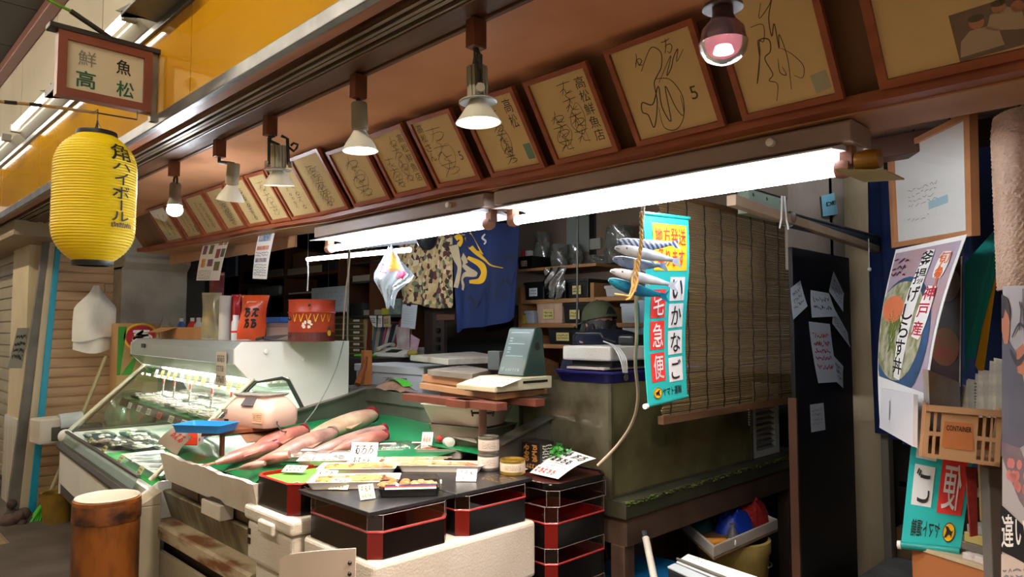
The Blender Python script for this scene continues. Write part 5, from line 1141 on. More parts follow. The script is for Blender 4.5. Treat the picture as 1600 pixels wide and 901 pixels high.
mb=MB();mb.box((x0+.01,y0,z0+.012),(x1-.01,y0+.008,z1));obj('front_pane',mb,clear('front_tank_glass','#6a6a4c',.1,.04,body=.85,bodycol='#6a6450',col2='#3a3220',vs=5),t)
mb=MB();mb.box((x0,y0+.01,z0+.012),(x0+.008,y1-.01,z1));mb.box((x0+.01,y1-.008,z0+.012),(x1-.01,y1,z1));obj('rear_pane',mb,mat('algae_pane','#5d5a3c',.5,col2='#3d3a26',vs=4),t)
for(a_,b_)in((x0,y0),(x1,y0),(x0,y1),(x1,y1)):
    mb=MB();mb.cbox((a_,b_,(z0+z1)/2),(.016,.016,z1-z0));obj('corner_seal',mb,SLIME,t)
mb=MB();mb.box((x0+.012,y0+.012,z0+.02),(x1-.012,y1-.012,z1-.06));obj('water',mb,clear('murky_water','#9a9668',.04,.1,body=.25,bodycol='#6a6440'),t)
mb=MB();r=random.Random(2)
for i in range(150):q=r.uniform(.006,.014);mb.ball((r.uniform(x1-.12,x1-.02),r.uniform(y0+.03,y1-.03),z0+.018+q*r.uniform(.3,1.2)),(q,q,q*.8),6,4)
g=obj('gravel',mb,mat('gravel_tan','#7d6a4c',.7,col2='#a89a7c',vs=30),t);g['kind']='stuff'
c=pX(982,762,x1-.03);mb=MB();mb.ball(c,(.014,.04,.02),14,9);pm=obj('float',mb,mat('float_ivory','#a89868',.4),t,smooth=True)
mb=MB();mb.lathe([(.001,0),(.011,0),(.001,.002)],12,Matrix.Translation(c+V((.012,-.022,.004)))@Matrix.Rotation(math.pi/2,4,'Y'));obj('float_hole',mb,BLACK,pm)
t=thing('tank_table','dark wet wooden table with mossy edge carrying the fish tank','table',(-2.0,3.1,0))
mb=MB();mb.box((-2.38,2.342,.69),(-1.712,3.98,.761));obj('top',mb,TT,t,bev=.004)
mb=MB();r=random.Random(6)
for i in range(240):
    y=r.uniform(2.35,3.9);q=r.uniform(.0035,.0075);mb.ball((-1.710+r.uniform(-.004,.002),y,.756+r.uniform(-.012,.004)),(q,q*1.4,q*.8),6,4)
ms=obj('moss',mb,MOSS,t,smooth=True);ms['kind']='stuff'
mb=MB();mb.box((-1.755,2.36,.58),(-1.72,3.94,.69));mb.box((-2.34,2.36,.58),(-1.755,2.39,.69));obj('apron',mb,TLEG,t)
for x,y in((-1.765,2.39),(-2.33,2.39),(-1.765,3.92),(-2.33,3.92)):
    mb=MB();mb.cbox((x,y,.29),(.07,.07,.58));obj('leg',mb,TLEG,t,bev=.004)
# blue tray over the tank and the things on it
BLUE=mat('deep_blue_plastic','#17165a',.35);t=thing('blue_crate_tray','deep blue plastic tray lying across the top of the fish tank','tray',(-1.92,2.74,1.2315))
mb=MB();mb.M=Matrix.Translation((-1.925,2.75,1.2315));loft(mb,[rr(.29,.82,.03,0),rr(.32,.85,.03,.034),rr(.333,.86,.03,.038),rr(.333,.86,.03,.046),rr(.29,.82,.03,.046),rr(.27,.80,.03,.009)]);obj('body',mb,BLUE,t,smooth=True)
mb=MB();M=Matrix.Translation((-1.760,2.42,1.253))@Matrix.Rotation(math.pi/2,4,'Y');mb.lathe([(.001,.001),(.014,.001),(.015,-.003)],12,M);obj('rivet',mb,STEEL,t)
def cblock(cx,y0,y1,xw,z0,z1,m,name,label,cat,bev=.006):
    mb=MB();mb.box((cx-xw,y0,z0),(cx,y1,z1));return obj(name,mb,m,bev=bev,label=label,cat=cat,seg=2)
cblock(-1.87,2.41,2.74,.21,1.278,1.288,mat('slab_pinkish','#cdb8ac',.5),'foam_sheet','thin pinkish slab on the blue tray, under the black slab','slab',.002)
cblock(-1.855,2.445,2.76,.225,1.2885,1.316,BLACK,'black_slab','black slab between the foam block and the pinkish slab on the tank','slab')
cblock(-1.843,2.42,2.74,.27,1.3165,1.380,FOAM,'foam_block','thick white foam block on top of the fish tank in front of the person','foam block',.008)
t=thing('black_case','black carrying case with loop handle on the foam block over the tank','case',(-1.99,2.58,1.3805))
mb=MB();mb.box((-1.94,2.60,1.3805),(-1.855,2.73,1.43));obj('body',mb,BLACK,t,bev=.014,seg=3)
mb=MB();mb.tube([V((-2.095,2.48,1.384)),V((-2.095,2.48,1.42)),V((-2.08,2.48,1.435)),V((-1.95,2.49,1.435)),V((-1.937,2.49,1.42)),V((-1.937,2.58,1.40))],.006,8);obj('handle',mb,BLACK,t,smooth=True)
t=thing('cable_bundle','bundle of pale cables looping down over the foam block','cable',pD(975,585,3.0))
for k in range(4):
    mb=MB();mb.tube([V(p)for p in smooth_pts([tuple(pD(943+3*k,533+k,3.11)),tuple(pD(957+3*k,540+k,3.02)),tuple(pD(969+3*k,560,2.92)),tuple(pD(974+2*k,582,2.92))],5)],.003,6);obj('strand',mb,mat('cable_pale','#b8b2ac',.45),t,smooth=True)
# pale cable hanging from the mackerel string past the tank
pts=smooth_pts([tuple(pD(*q))for q in((1005,322,2.02),(1000,400,2.08),(994,468,2.15),(995,520,2.2),(993,570,2.3),(997,620,2.4),(988,660,2.5),(965,695,2.58),(934,727,2.62))],6)
mb=MB();mb.tube([V(p)for p in pts],.0055,8);obj('hanging_cable',mb,mat('cable_beige','#a89a86',.5),smooth=True,label='beige cable hanging from above and curving in front of the fish tank',cat='cable')
# grille at the far end of the tank table
a=pX(1178,735,-1.8);b=pX(1222,640,-1.8);t=thing('heater_grille','white louvred unit at the far end of the tank table','grille',(-1.95,3.75,.762))
ya,yb=3.59,3.92;mb=MB();mb.box((-2.1,ya,.7625),(-1.825,yb,1.146));obj('housing',mb,mat('louvre_white','#c2c3bc',.45),t,bev=.006)
mb=MB()
for y_ in(ya,yb-.05):mb.box((-1.825,y_,.7625),(-1.796,y_+.05,1.146))
for z_ in(.7625,1.112):mb.box((-1.825,ya+.05,z_),(-1.796,yb-.05,z_+.034))
obj('front_frame',mb,mat('louvre_white'),t)
mb=MB()
for k in range(10):
    z=.806+.031*k;mb.prism([(-1.824,ya+.05,z),(-1.798,ya+.05,z-.008),(-1.798,ya+.05,z-.004),(-1.824,ya+.05,z+.005)],(0,yb-ya-.1,0))
obj('louvres',mb,mat('louvre_grey','#7a7b74',.5),t)

# ================================================================== BAMBOO BLIND
RD1=mat('reed_tan','#b89a68',.55,col2='#8a7046',vs=30,stretch=(1,.3,10));
t=thing('bamboo_blind','brown bamboo reed blind hanging over the fish tank','blind',(-1.673,2.85,1.10));r=random.Random(11)
TL,TR=pX(1058,316,-1.673),pX(1237,350,-1.673);BL,BR=pX(1038,640,-1.673),pX(1235,632,-1.673)
yA,yB=BL.y-.02,TR.y;zT=(TL.z+TR.z)/2;zB=(BL.z+BR.z)/2+.01
mb=MB();n=132
for k in range(n):
    z=zB+(zT-zB)*(k+.5)/n;e=r.uniform(-.012,.02);s=r.uniform(-.002,.002);m_=(yA+yB)/2
    mb.tube([(-1.673+r.uniform(-.003,.003),yA-r.uniform(-.012,.012),z+s),(-1.673+r.uniform(-.003,.003),m_,z+r.uniform(-.002,.002)),(-1.673+r.uniform(-.003,.003),yB+e,z-s)],r.uniform(.0021,.0033),5)
obj('reeds',mb,RD1,t,smooth=True)
for k in range(9):
    y=yA+.06+(yB-yA-.1)*k/8;mb=MB();mb.tube([(-1.6675+.002*((j%2)*2-1),y+.003*math.sin(j),zB+(zT-zB)*j/24)for j in range(25)],.003,5);obj('cord',mb,mat('blind_cord','#241d16',.7),t)
mb=MB();mb.box((-1.687,yA-.01,zB-.035),(-1.659,yB+.01,zB));obj('bottom_bar',mb,mat('bar_light_brown','#8a6242',.5,col2='#6d4a30',vs=6,stretch=(1,.4,4)),t,bev=.003)
mb=MB();mb.box((-1.687,yA,zT),(-1.659,yB,zT+.02));obj('head_bar',mb,mat('bar_light_brown'),t,bev=.003)
for y in(yA+.1,yB-.1):mb=MB();mb.tube([(-1.673,y,zT+.02),(-1.673,y,2.495)],.002,5);obj('hanging_cord',mb,STEELD,t)
mb=MB();c=pX(1170,640,-1.65)
for k in range(7):mb.ball(c+V((0,0,-.012*k)),.005,8,5)
obj('pull_chain',mb,STEEL,t,smooth=True)
# roller rail right of the blind
t=thing('roller_rail','pale wooden rail with dark rolled screen running back over the black panel','rail',pX(1260,340,-1.3))
a,b=pX(1150,303,-1.3),pX(1375,384,-1.3);a2,b2=pX(1150,320,-1.3),pX(1375,394,-1.3)
mb=MB();mb.prism([a,b,b2,a2],V((-.04,0,0)));obj('wooden_bar',mb,mat('rail_pale_wood','#a88f74',.5,col2='#8d745a',vs=4),t,bev=.003)
a,b=pX(1232,345,-1.33),pX(1364,377,-1.33);mb=MB();mb.tube([a,b],.03,14);obj('rolled_screen',mb,mat('screen_dark','#3a3d40',.4),t,smooth=True)
a,b=pX(1240,334,-1.31),pX(1372,370,-1.31);mb=MB();mb.tube([a,b],.008,8);obj('metal_rod',mb,STEEL,t,smooth=True)
mb=MB();p=pX(1236,340,-1.31);mb.ball(p,(.02,.035,.03),10,7);obj('bracket',mb,mat('bracket_brown','#6a5d50',.5),t,smooth=True)
p=pX(1357,372,-1.3);mb=MB();mb.tube([p,p+V((0,0,-.16))],.0025,5);mb.ball(p+V((0,0,-.165)),.011,10,7);obj('pull_cord',mb,WHITEPL,t)
for k in(0,1):
    p=pX(1222+4*k,306,-1.29);mb=MB();mb.tube([p,p+V((.0,.012*(1 if k else-1),-.10)),p+V((0,.03*(1 if k else-1),-.14))],.004,5);obj('tie_strap',mb,WHITEPL,t)
# green junction box behind the blind top
a,b=pX(1150,345,-1.49),pX(1226,292,-1.49);mb=MB();mb.box((-1.56,3.02,1.985),(-1.50,3.40,2.10));o=obj('junction_box',mb,mat('junction_green','#8fa08c',.4),bev=.006,label='pale green screwed junction box above the bamboo blind',cat='box')
for y in(3.06,3.2,3.35):
    for z in(2.005,2.075):
        mb=MB();mb.ball((-1.499,y,z),(.004,.009,.009),8,5);obj('screw',mb,STEEL,o)
mb=MB();mb.box((-1.62,1.99,2.101),(-1.49,3.41,2.16));struct('beam_partition',mb,WOODBACK)
# sticker pouch on the partition
P4=[pX(1283,306,-1.49),pX(1303,300,-1.49),pX(1309,334,-1.49),pX(1286,338,-1.49)];mb=MB();mb.sheet(lambda u,v:(P4[0]*(1-u)+P4[1]*u)*(1-v)+(P4[3]*(1-u)+P4[2]*u)*v+V((.02*math.sin(math.pi*u),0,0)),6,4,.002);o=obj('drying_agent_pouch',mb,mat('pouch_blue','#7fb8cc',.35),smooth=True,label='light blue DRY pouch hanging on the wall above the roller rail',cat='pouch')
f=surf4(*P4,off=.026);f=(lambda g:lambda u,v:(P4[3]*(1-u)+P4[2]*u)*(1-v)+(P4[0]*(1-u)+P4[1]*u)*v+V((.003+.02*math.sin(math.pi*u),0,0)))(0);mb=MB();write(mb,f,'DRY',.15,.45,.85,.65,.02);obj('lettering',mb,INK,o)

# ================================================================== BLACK PANEL AND ITS NOTES
mb=MB();mb.box((-1.5,3.415,0),(-1.478,4.17,1.86));struct('door_3',mb,mat('black_panel','#131212',.45,col2='#1b1918',vs=3),bev=.003)
mb=MB();mb.box((-1.51,3.40,0),(-1.47,3.415,1.12));struct('trim_11',mb,mat('trim_orange_brown','#6d4a36',.5))
NOTEW=mat('note_white','#d6dde2',.65)
def note(px,label,n,seed,ink=INK,curl=.01,text=None):
    P4=[pX(x,y,-1.474)for x,y in px];r=random.Random(seed)
    fn=lambda u,v:(P4[3]*(1-u)+P4[2]*u)*(1-v)+(P4[0]*(1-u)+P4[1]*u)*v+V((.002+curl*(1-v)**2,0,0))
    mb=MB();mb.sheet(fn,3,6,.001);o=obj('paper_note',mb,NOTEW,smooth=True,label=label,cat='note');f=lambda u,v:fn(u,v)+V((.002,0,0));mb=MB()
    if text:
        for s,a_,b_,c_,d_ in text:write(mb,f,s,a_,b_,c_,d_)
    else:lines(mb,f,.1,.2,.85,.85,n,seed,.025,.8)
    obj('handwriting',mb,ink,o)
note([(1235,450),(1250,438),(1258,478),(1236,499)],'tilted white note half hidden by the edge of the bamboo blind',3,1)
note([(1266,453),(1295,458),(1305,494),(1265,496)],'white note with bold dark writing, topmost centre on the black panel',2,2,text=None)
note([(1302,424),(1318,458),(1314,487),(1292,455)],'slanted white note highest on the right of the black panel',3,3)
note([(1303,482),(1324,520),(1325,542),(1297,505)],'curling white note second down on the right of the black panel',4,4)
note([(1263,502),(1296,506),(1304,596),(1272,598)],'long white note with red handwriting on the black panel',5,5,RED,.02)
note([(1297,550),(1317,572),(1314,606),(1297,590)],'small slanted note right of the long red-lettered note',3,6)
note([(1265,632),(1286,629),(1289,671),(1267,675)],'small white note alone at the bottom of the black panel',4,7,mat('ink_faint','#8a8d92',.6),0.)
# scratch on the panel stays part of its surface

# ================================================================== HANGING BANNER (front) AND MACKEREL STRING
def banner(P4,off,flip,label,thick=.0015,full=True):
    t=thing('banner',label,'banner',(V(P4[2])+V(P4[3]))/2)
    a,b,c,d=[V(p)for p in P4];n=(b-a).cross(d-a).normalized();n=n if n.dot(CPOS-a)>0 else-n
    fn=lambda u,v:(a*(1-u)+b*u)*(1-v)+(d*(1-u)+c*u)*v+n*(.006*math.sin(2.2*math.pi*v))
    mb=MB();mb.sheet(fn,6,20,thick);cl=obj('cloth',mb,TEAL,t,smooth=True)
    for p,q in((a,b),(d,c)):
        e=(q-p).normalized()*.008;mb=MB();mb.tube([p-e,q+e],.006,10);obj('rod',mb,mat('rod_teal','#178e88',.5),t,smooth=True)
    mb=MB();mb.lathe([(.003,0),(.008,0),(.008,.012),(.003,.012)],12,Matrix.Translation(d)@(d-c).normalized().to_track_quat('Z','Y').to_matrix().to_4x4());obj('rod_end',mb,WHITEPL,t)
    g=(lambda u:1-u)if flip else(lambda u:u)
    f=lambda u,v:fn(g(u),1-v)+n*off;f1=lambda u,v:fn(g(u),1-v)+n*(off+.0022)
    def cell(name,m,u0,v0,u1,v1,texts,tm):
        mb=MB();k=4
        for i in range(k):patch(mb,f,u0,v0+(v1-v0)*i/k,u1,v0+(v1-v0)*(i+1)/k)
        o=obj(name,mb,m,cl);mb=MB()
        for s,a0,b0,a1,b1 in texts:write(mb,f1,s,u0+(u1-u0)*a0,v0+(v1-v0)*b0,u0+(u1-u0)*a1,v0+(v1-v0)*b1,.006)
        obj('lettering',mb,tm,o)
    if full:
        cell('yellow_block',YEL,.17,.70,.93,.955,[('地方発送',.05,.55,.95,.93),('承ります',.1,.08,.9,.45)],REDP)
    for i,(r_,w)in enumerate((('宅','い'),('急','か'),('便','な'),(None,'ご'))):
        v1=.665-.146*i
        if w:cell('white_cell',GREYW,.55,v1-.13,.90,v1,[(w,.15,.1,.85,.9)],INK)
    for i,r_ in enumerate('宅急便'):
        v1=.60-.168*i if full else .60-.168*i
        cell('red_cell',REDP,.13,v1-.15,.46,v1,[(r_,.14,.08,.86,.92)],GREYW)
    mb=MB();ellipse(mb,f,.24,.055,.10,.028);lg=obj('round_emblem',mb,YEL,cl)
    mb=MB();poly(mb,f1,[(.17,.068),(.19,.06),(.22,.062),(.26,.07),(.30,.072),(.27,.062),(.27,.05),(.29,.04),(.26,.042),(.24,.05),(.21,.048),(.19,.04),(.19,.052)]);ellipse(mb,f1,.24,.055,.10,.028,24,inner=.9);obj('dark_mark',mb,INK,lg)
    mb=MB();write(mb,f,'ヤマト運輸',.37,.03,.85,.075,.012);obj('lettering',mb,INK,cl)
    return t
P4=[pX(1004,333,-1.215),pX(1075,341,-1.215),pX(1072,619,-1.215),pX(1011,634,-1.215)]
banner(P4,.0022,False,'turquoise vertical banner with yellow block hanging in front of the bamboo blind')
MK1=mat('mackerel_white','#c9d2dc',.35,col2='#9fb0c2',vs=30);MK2=mat('mackerel_blue','#5f7392',.35,col2='#a8b8c8',vs=26);MK3=mat('mackerel_teal','#0f7f9c',.3,col2='#1a3a6a',vs=14)
def stripes(name,c1,c2,axis,sc):
    m=mat(name,c1,.4);nt=m.node_tree;b=nt.nodes['Principled BSDF'];tc=nt.nodes.new('ShaderNodeTexCoord');w=nt.nodes.new('ShaderNodeTexWave');w.inputs['Scale'].default_value=sc;w.inputs['Distortion'].default_value=.6;w.bands_direction=axis
    r=nt.nodes.new('ShaderNodeValToRGB');r.color_ramp.elements[0].color=lin(c1);r.color_ramp.elements[1].color=lin(c2);r.color_ramp.elements[0].position=.4;r.color_ramp.elements[1].position=.6
    nt.links.new(tc.outputs['Object'],w.inputs[0]);nt.links.new(w.outputs[0],r.inputs[0]);nt.links.new(r.outputs[0],b.inputs['Base Color']);return m
MKS=stripes('mackerel_striped','#3d5a86','#c4ccd6','DIAGONAL',28)
def model_fish(h,tl,rad,m,label,dep=2.0,sag=0.):
    a,b=pD(h[0],h[1],dep-.02),pD(tl[0],tl[1],dep+.06);d=b-a;P=[];
    t=thing('fish_model',label,'fish ornament',a.lerp(b,.5));ws=[]
    for q,w in((0,.25),(.05,.55),(.15,.85),(.3,1.),(.5,.95),(.7,.68),(.83,.42),(.88,.34)):
        P.append(a+d*q+V((0,0,-sag*math.sin(math.pi*q))));ws.append(rad*w)
    obj('body',fish_mb(P,[w*.75 for w in ws],ws,n=12),m,t,smooth=True)
    e=P[-1];dn=d.normalized();u=V((0,0,1));mb=MB();mb.prism([e-dn*.012+u*.004,e+dn*.02+u*.004+u*.004,e+dn*.034+u*rad*1.1,e+dn*.022,e+dn*.034-u*rad*1.1,e-dn*.012-u*.005],FWD*.003);obj('tail',mb,m,t)
    s=d.normalized().cross(V((0,0,1)));s=s if s.dot(CPOS-a)>0 else-s
    mb=MB();mb.ball(P[2]+s*ws[2]*.66+u*ws[2]*.25,.0028,8,6);obj('eye',mb,mat('eye_grey','#4d5660',.2),t)
    mb=MB();mb.tube([P[0]+s*ws[0]*.7-dn*.0,P[1]+s*ws[1]*.76-u*ws[1]*.25],.0009,4);obj('mouth',mb,INK,t)
    mb=MB();m_=P[4];mb.prism([m_-u*ws[4]*.95,m_-u*ws[4]*1.35+dn*.02,m_-u*ws[4]*.9+dn*.015],s*.003);obj('fin',mb,m,t)
    return t
model_fish((965,377),(1060,378),.017,MKS,'blue striped model mackerel, topmost on the rope in front of the banner',sag=.010)
model_fish((961,387),(1062,408),.017,MK1,'white model mackerel second from the top on the rope',1.98)
model_fish((958,404),(1040,413),.017,MK2,'blue-grey model mackerel third from the top on the rope',2.0,.008)
model_fish((954,423),(1056,446),.016,MK1,'white model mackerel fourth from the top on the rope',1.98)
model_fish((951,437),(1042,461),.018,MK3,'teal model mackerel lowest on the rope',2.0,.008)
ROPE=mat('straw_rope','#c8a868',.7,col2='#a8844a',vs=60)
t=thing('rope','twisted straw rope holding the string of model mackerel','rope',pD(996,470,1.95))
for k in range(2):
    pts=[]
    for j in range(60):
        q=j/59;p=pD(1002-8*max(0,q-.4)/.6*1.4,331+(455-331)*q,1.955);a_=j*.8+math.pi*k;pts.append(p+RIGHT*(.003*math.cos(a_))+YAW_F*(.003*math.sin(a_)))
    mb=MB();mb.tube(pts,.0032,6);obj('strand',mb,ROPE,t,smooth=True)
for(ax,ay,bx,by)in((988,432,984,462),(997,436,985,465),(985,463,960,459),(985,464,978,468),(992,405,988,430)):
    mb=MB();mb.tube([pD(ax,ay,1.95),pD((ax+bx)/2+2,(ay+by)/2,1.945),pD(bx,by,1.95)],.003,6);obj('loose_end',mb,ROPE,t,smooth=True)
mb=MB();mb.tube([pD(1003,333,1.955),pY(1003,322,1.87)],.002,5);obj('hook_wire',mb,STEELD,t)
# ================================================================== HANGING WOODEN SIGN AND LANTERN
SX=-2.93
c0=pX(240,75,SX);
TLp,TRp,BRp,BLp=pX(90,48,SX),pX(238,78,SX),pX(238,172,SX),pX(90,150,SX)
yl=(TLp.y+BLp.y)/2;yr=(TRp.y+BRp.y)/2;zt=(TLp.z+TRp.z)/2;zb=(BRp.z+BLp.z)/2
t=thing('wooden_sign','framed cream wooden sign with four characters hanging above the yellow lantern','sign',(SX,(yl+yr)/2,zb))
fw=.03
mb=MB();q=[(yl,zb),(yr,zb),(yr,zt),(yl,zt)];qi=[(yl+fw,zb+fw),(yr-fw,zb+fw),(yr-fw,zt-fw),(yl+fw,zt-fw)]
for k in range(4):j=(k+1)%4;mb.prism([(SX,*q[k]),(SX,*q[j]),(SX,*qi[j]),(SX,*qi[k])],(-.05,0,0))
obj('frame',mb,mat('sign_frame_red','#7a4030',.4,col2='#6a3628',vs=5),t)
mb=MB();mb.box((SX-.04,yl+fw*.8,zb+fw*.8),(SX-.012,yr-fw*.8,zt-fw*.8));pn=obj('panel',mb,mat('sign_cream','#c6bda4',.3,col2='#bab094',vs=2),t)
f=lambda u,v:V((SX-.0105,yl+fw+(yr-yl-2*fw)*u,zb+fw+(zt-zb-2*fw)*v))
mb=MB();write(mb,f,'魚',.63,.54,.83,.86,.012);obj('lettering',mb,INK,pn)
mb=MB();write(mb,f,'鮮',.14,.54,.37,.86,.0);obj('worn_lettering',mb,mat('ink_worn_grey','#77746c',.6),pn)
mb=MB();write(mb,f,'高',.12,.08,.37,.44,.012);write(mb,f,'松',.64,.06,.88,.40,.012);obj('green_lettering',mb,mat('ink_green','#174f3a',.6),pn)
mb=MB();mb.box((SX-.06,yl-.03,zt),(SX+.005,yr+.03,zt+.02));obj('hanger_bar',mb,STEELD,t,bev=.003)
mb=MB();mb.box((SX-.04,yr+.001,zb-.03),(SX-.012,yr+.022,zt+.0));obj('edge_angle',mb,STEEL,t)
p=V((SX-.02,yl+.55*(yr-yl),zt+.02));e=pX(110,17,SX-.0);mb=MB();mb.tube([p,e],.010,8);obj('brace',mb,STEELD,t)
e2=pX(72,-2,SX);mb=MB();mb.tube([e,e2],.006,8);obj('green_cord',mb,mat('cord_green','#5a8a1e',.5),t)
# bamboo rod below the sign
t=thing('bamboo_rod','thin banded bamboo rod running out from under the wooden sign','rod',pX(110,165,SX))
a,b,c,d=pX(-40,155,SX),pX(60,164,SX),pX(150,176,SX),pX(214,187,SX)
mb=MB();mb.tube([a,b,c],.006,8);obj('rod',mb,mat('bamboo_tan','#9a7a4c',.45),t,smooth=True)
for px in(5,45):q=a.lerp(b,(px+40)/100);q2=a.lerp(b,(px+60)/100);mb=MB();mb.tube([q,q2],.0068,8);obj('dark_band',mb,INK,t)
mb=MB();mb.tube([c,d,d+V((0,0,.035))],.003,6);obj('wire',mb,STEELD,t)
# lantern
LX=-2.86;ct=pX(153,205,LX);cb=pX(141,413,LX);c=pX(148,308,LX);hw=.5*(pX(208,308,LX)-pX(90,308,LX)).dot(RIGHT)
zt,zb=pX(150,213,LX).z,pX(145,408,LX).z;h=zt-zb;R0=.150
d_=(c-CPOS).dot(YAW_F);R0=d_*59/FPX*.985
t=thing('paper_lantern','yellow ribbed paper lantern with black characters down its side','lantern',(c.x,c.y,zb))
def lr(s):return R0*(1-max(0,(abs(s-.5)*2-.42)/.58)**2.6*.52)
prof=[];n=46
for k in range(n*3+1):
    s=k/(n*3);w=(.0016*math.cos(2*math.pi*(k%3)/3));prof.append((lr(s)+w,zb+h*s))
LANT=mat('lantern_yellow','#e8c80c',.45,emit='#e8c400',es=.0);M=Matrix.Translation((c.x,c.y,0))
mb=MB();mb.lathe(prof,48,M,caps=False);body=obj('body',mb,LANT,t,smooth=True)
for z0,z1,nm in((zt-.006,zt+.016,'top_ring'),(zb-.016,zb+.006,'bottom_ring')):
    r_=R0*.49;mb=MB();mb.lathe([(r_-.012,z0),(r_,z0),(r_+.002,(z0+z1)/2),(r_,z1),(r_-.012,z1),(r_-.012,z0)],32,M,caps=False);obj(nm,mb,BLACK,t,smooth=True)
mb=MB();mb.tube([(c.x,c.y,zt+.01),(c.x,c.y,zt+.06)],.003,6);mb.tube([(c.x-R0*.47,c.y,zt+.01),(c.x,c.y,zt+.055),(c.x+R0*.47,c.y,zt+.01)],.002,6);obj('hanger_wire',mb,STEELD,t)
a0=math.atan2(CPOS.y-c.y,CPOS.x-c.x)+math.asin(.60)
f=lambda u,v:V((c.x+(lr(v)+.0032)*math.cos(a0+(u-.5)),c.y+(lr(v)+.0032)*math.sin(a0+(u-.5)),zb+h*v))
mb=MB();
for ch,v0,v1,du in(('角',.775,.915,.3),('ハ',.70,.755,.27),('イ',.585,.685,.2),('ボ',.475,.575,.25),('ル',.30,.375,.25)):write(mb,f,ch,.5-du,v0,.5+du,v1,.008)
patch(mb,f,.48,.385,.53,.465);obj('lettering',mb,INK,body)
mb=MB();lines(mb,f,.25,.255,.85,.285,2,4,.02);obj('small_lettering',mb,mat('ink_olive','#5d4a10',.6),body)
mb=MB();mb.tube([(c.x,c.y,zt+.06),(c.x,c.y-.0,zt+.10),V((SX,c.y,pX(148,176,SX).z))],.002,5);obj('hanging_string',mb,STEELD,t)

# ================================================================== LEFT END THINGS
t=thing('leaning_board','tall narrow board with turquoise edge leaning beside the brown shutter','board',pX(40,815,-6.6))
def lean(px,X,d,m,nm):P=[pX(x,y,X)for x,y in px];mb=MB();mb.prism(P,V((-d,0,0)));obj(nm,mb,m,t,bev=.004)
lean([(74,330),(84,330),(28,820),(8,820)],-6.58,.05,mat('board_grey_edge','#66625c',.5,col2='#4d4a45',vs=6),'grey_edge')
lean([(84,330),(92,330),(44,820),(28,820)],-6.56,.05,mat('board_cream','#b0a288',.5),'cream_face')
lean([(92,340),(100,340),(56,800),(44,800)],-6.54,.05,mat('board_turquoise','#1689a8',.4),'turquoise_edge')
# hanging white carrier bags
X=-6.5;t=thing('carrier_bags','bunch of white plastic carrier bags hanging at the left of the pillar','bag',pX(148,545,X))
def bagfn(seed,w,top,bot,cx,dx):
    r=random.Random(seed);ph=[r.uniform(0,6)for _ in range(3)]
    def fn(u,v):
        neck=(.16+.2*v/.15)if v<.15 else min(1.,.36+(v-.15)/.25*.64);x=cx+(u-.5)*w*neck-6*v+dx;y=top+(bot-top)*v+(4*math.sin(5*u+ph[0])if v>.9 else 0)
        p=pX(x,y,X);return p+V((.05*math.sin(math.pi*u)*(.4+v)+.012*math.sin(9*u+ph[1])*math.sin(5*v+ph[2]),0,0))
    return fn
PBAG=mat('bag_white_film','#e2e0da',.4,col2='#cfccc4',vs=5,bump=.3,bs=14)
mb=MB();mb.sheet(bagfn(1,66,446,530,151,0),14,14,.004);obj('outer_bag',mb,PBAG,t,smooth=True)
mb=MB();mb.sheet(lambda u,v:bagfn(2,64,452,548,150,2)(u,v)-V((.02,0,0)),14,14,.004);obj('inner_bag',mb,PBAG,t,smooth=True)
mb=MB();p=pX(164,455,X);mb.tube([p,p+V((-.02,0,.05)),p+V((-.08,.02,.06))],.004,6);obj('hook',mb,STEEL,t)
# curry-style carton with red oval and green characters
X=-6.3;a=pX(182,590,X);b=pX(240,505,X);t=thing('printed_carton','green and tan printed carton with red oval, behind the display case by the pillar','carton',((X-.1),(a.y+b.y)/2,a.z))
ys,ye,zs,ze=a.y,b.y+.05,a.z-.12,b.z
mb=MB();mb.box((X-.2,ys,0),(X,ye,ze));obj('body',mb,mat('carton_tan','#b08a5c',.6),t,bev=.004)
f=lambda u,v:V((X+.0015,ys+(ye-ys)*u,zs+(ze-zs)*v));f1=lambda u,v:f(u,v)+V((.001,0,0));f2=lambda u,v:f(u,v)+V((.002,0,0))
mb=MB();poly(mb,f,[(0,.25),(.08,.25),(.2,.95),(0,.95)]);poly(mb,f,[(.1,.25),(.35,.25),(.5,.6),(.3,.62),(.3,.52),(.4,.5),(.2,.35)]);poly(mb,f,[(.6,.25),(.95,.25),(.95,.62),(.6,.62)]);obj('green_print',mb,mat('print_green','#3a8a2e',.6),t)
mb=MB();ellipse(mb,f,.55,.80,.36,.17);rd=obj('red_oval',mb,mat('print_red','#a8202a',.6),t)
mb=MB();squiggle(mb,f1,random.Random(5),.3,.7,.8,.9,1.,.05,.6);obj('white_script',mb,WHITEP,rd)
mb=MB();ellipse(mb,f,.55,.80,.42,.205,inner=.9);obj('yellow_ring',mb,YEL,rd)
# broom, bucket, foam box, paper roll behind the case
X=-6.45;t=thing('broom','broom with pale handle and bright green bristles leaning on the brown shutter','broom',pX(62,815,X))
mb=MB();mb.tube([pX(166,556,X),pX(70,790,X)],.014,8);obj('handle',mb,mat('handle_olive','#a8a07a',.5),t,smooth=True)
mb=MB();p0=pX(70,788,X);r=random.Random(4)
for k in range(50):e=pX(40+36*(k/49),822+r.uniform(-4,3),X+r.uniform(-.03,.05));mb.tube([p0+V((r.uniform(-.02,.02),(k/49-.5)*.06,0)),e],.006,4)
obj('bristles',mb,mat('bristle_green','#3fae22',.5),t)
mb=MB();mb.lathe([(.09,0),(.11,.22),(.115,.225),(.10,.22),(.08,.01)],20,Matrix.Translation((pX(88,818,-6.3).x,pX(88,818,-6.3).y,0)));obj('bucket',mb,mat('bucket_ochre','#a8862c',.5,col2='#6d5a2a',vs=8),smooth=True,label='ochre bucket on the floor between the broom and the display case',cat='bucket')
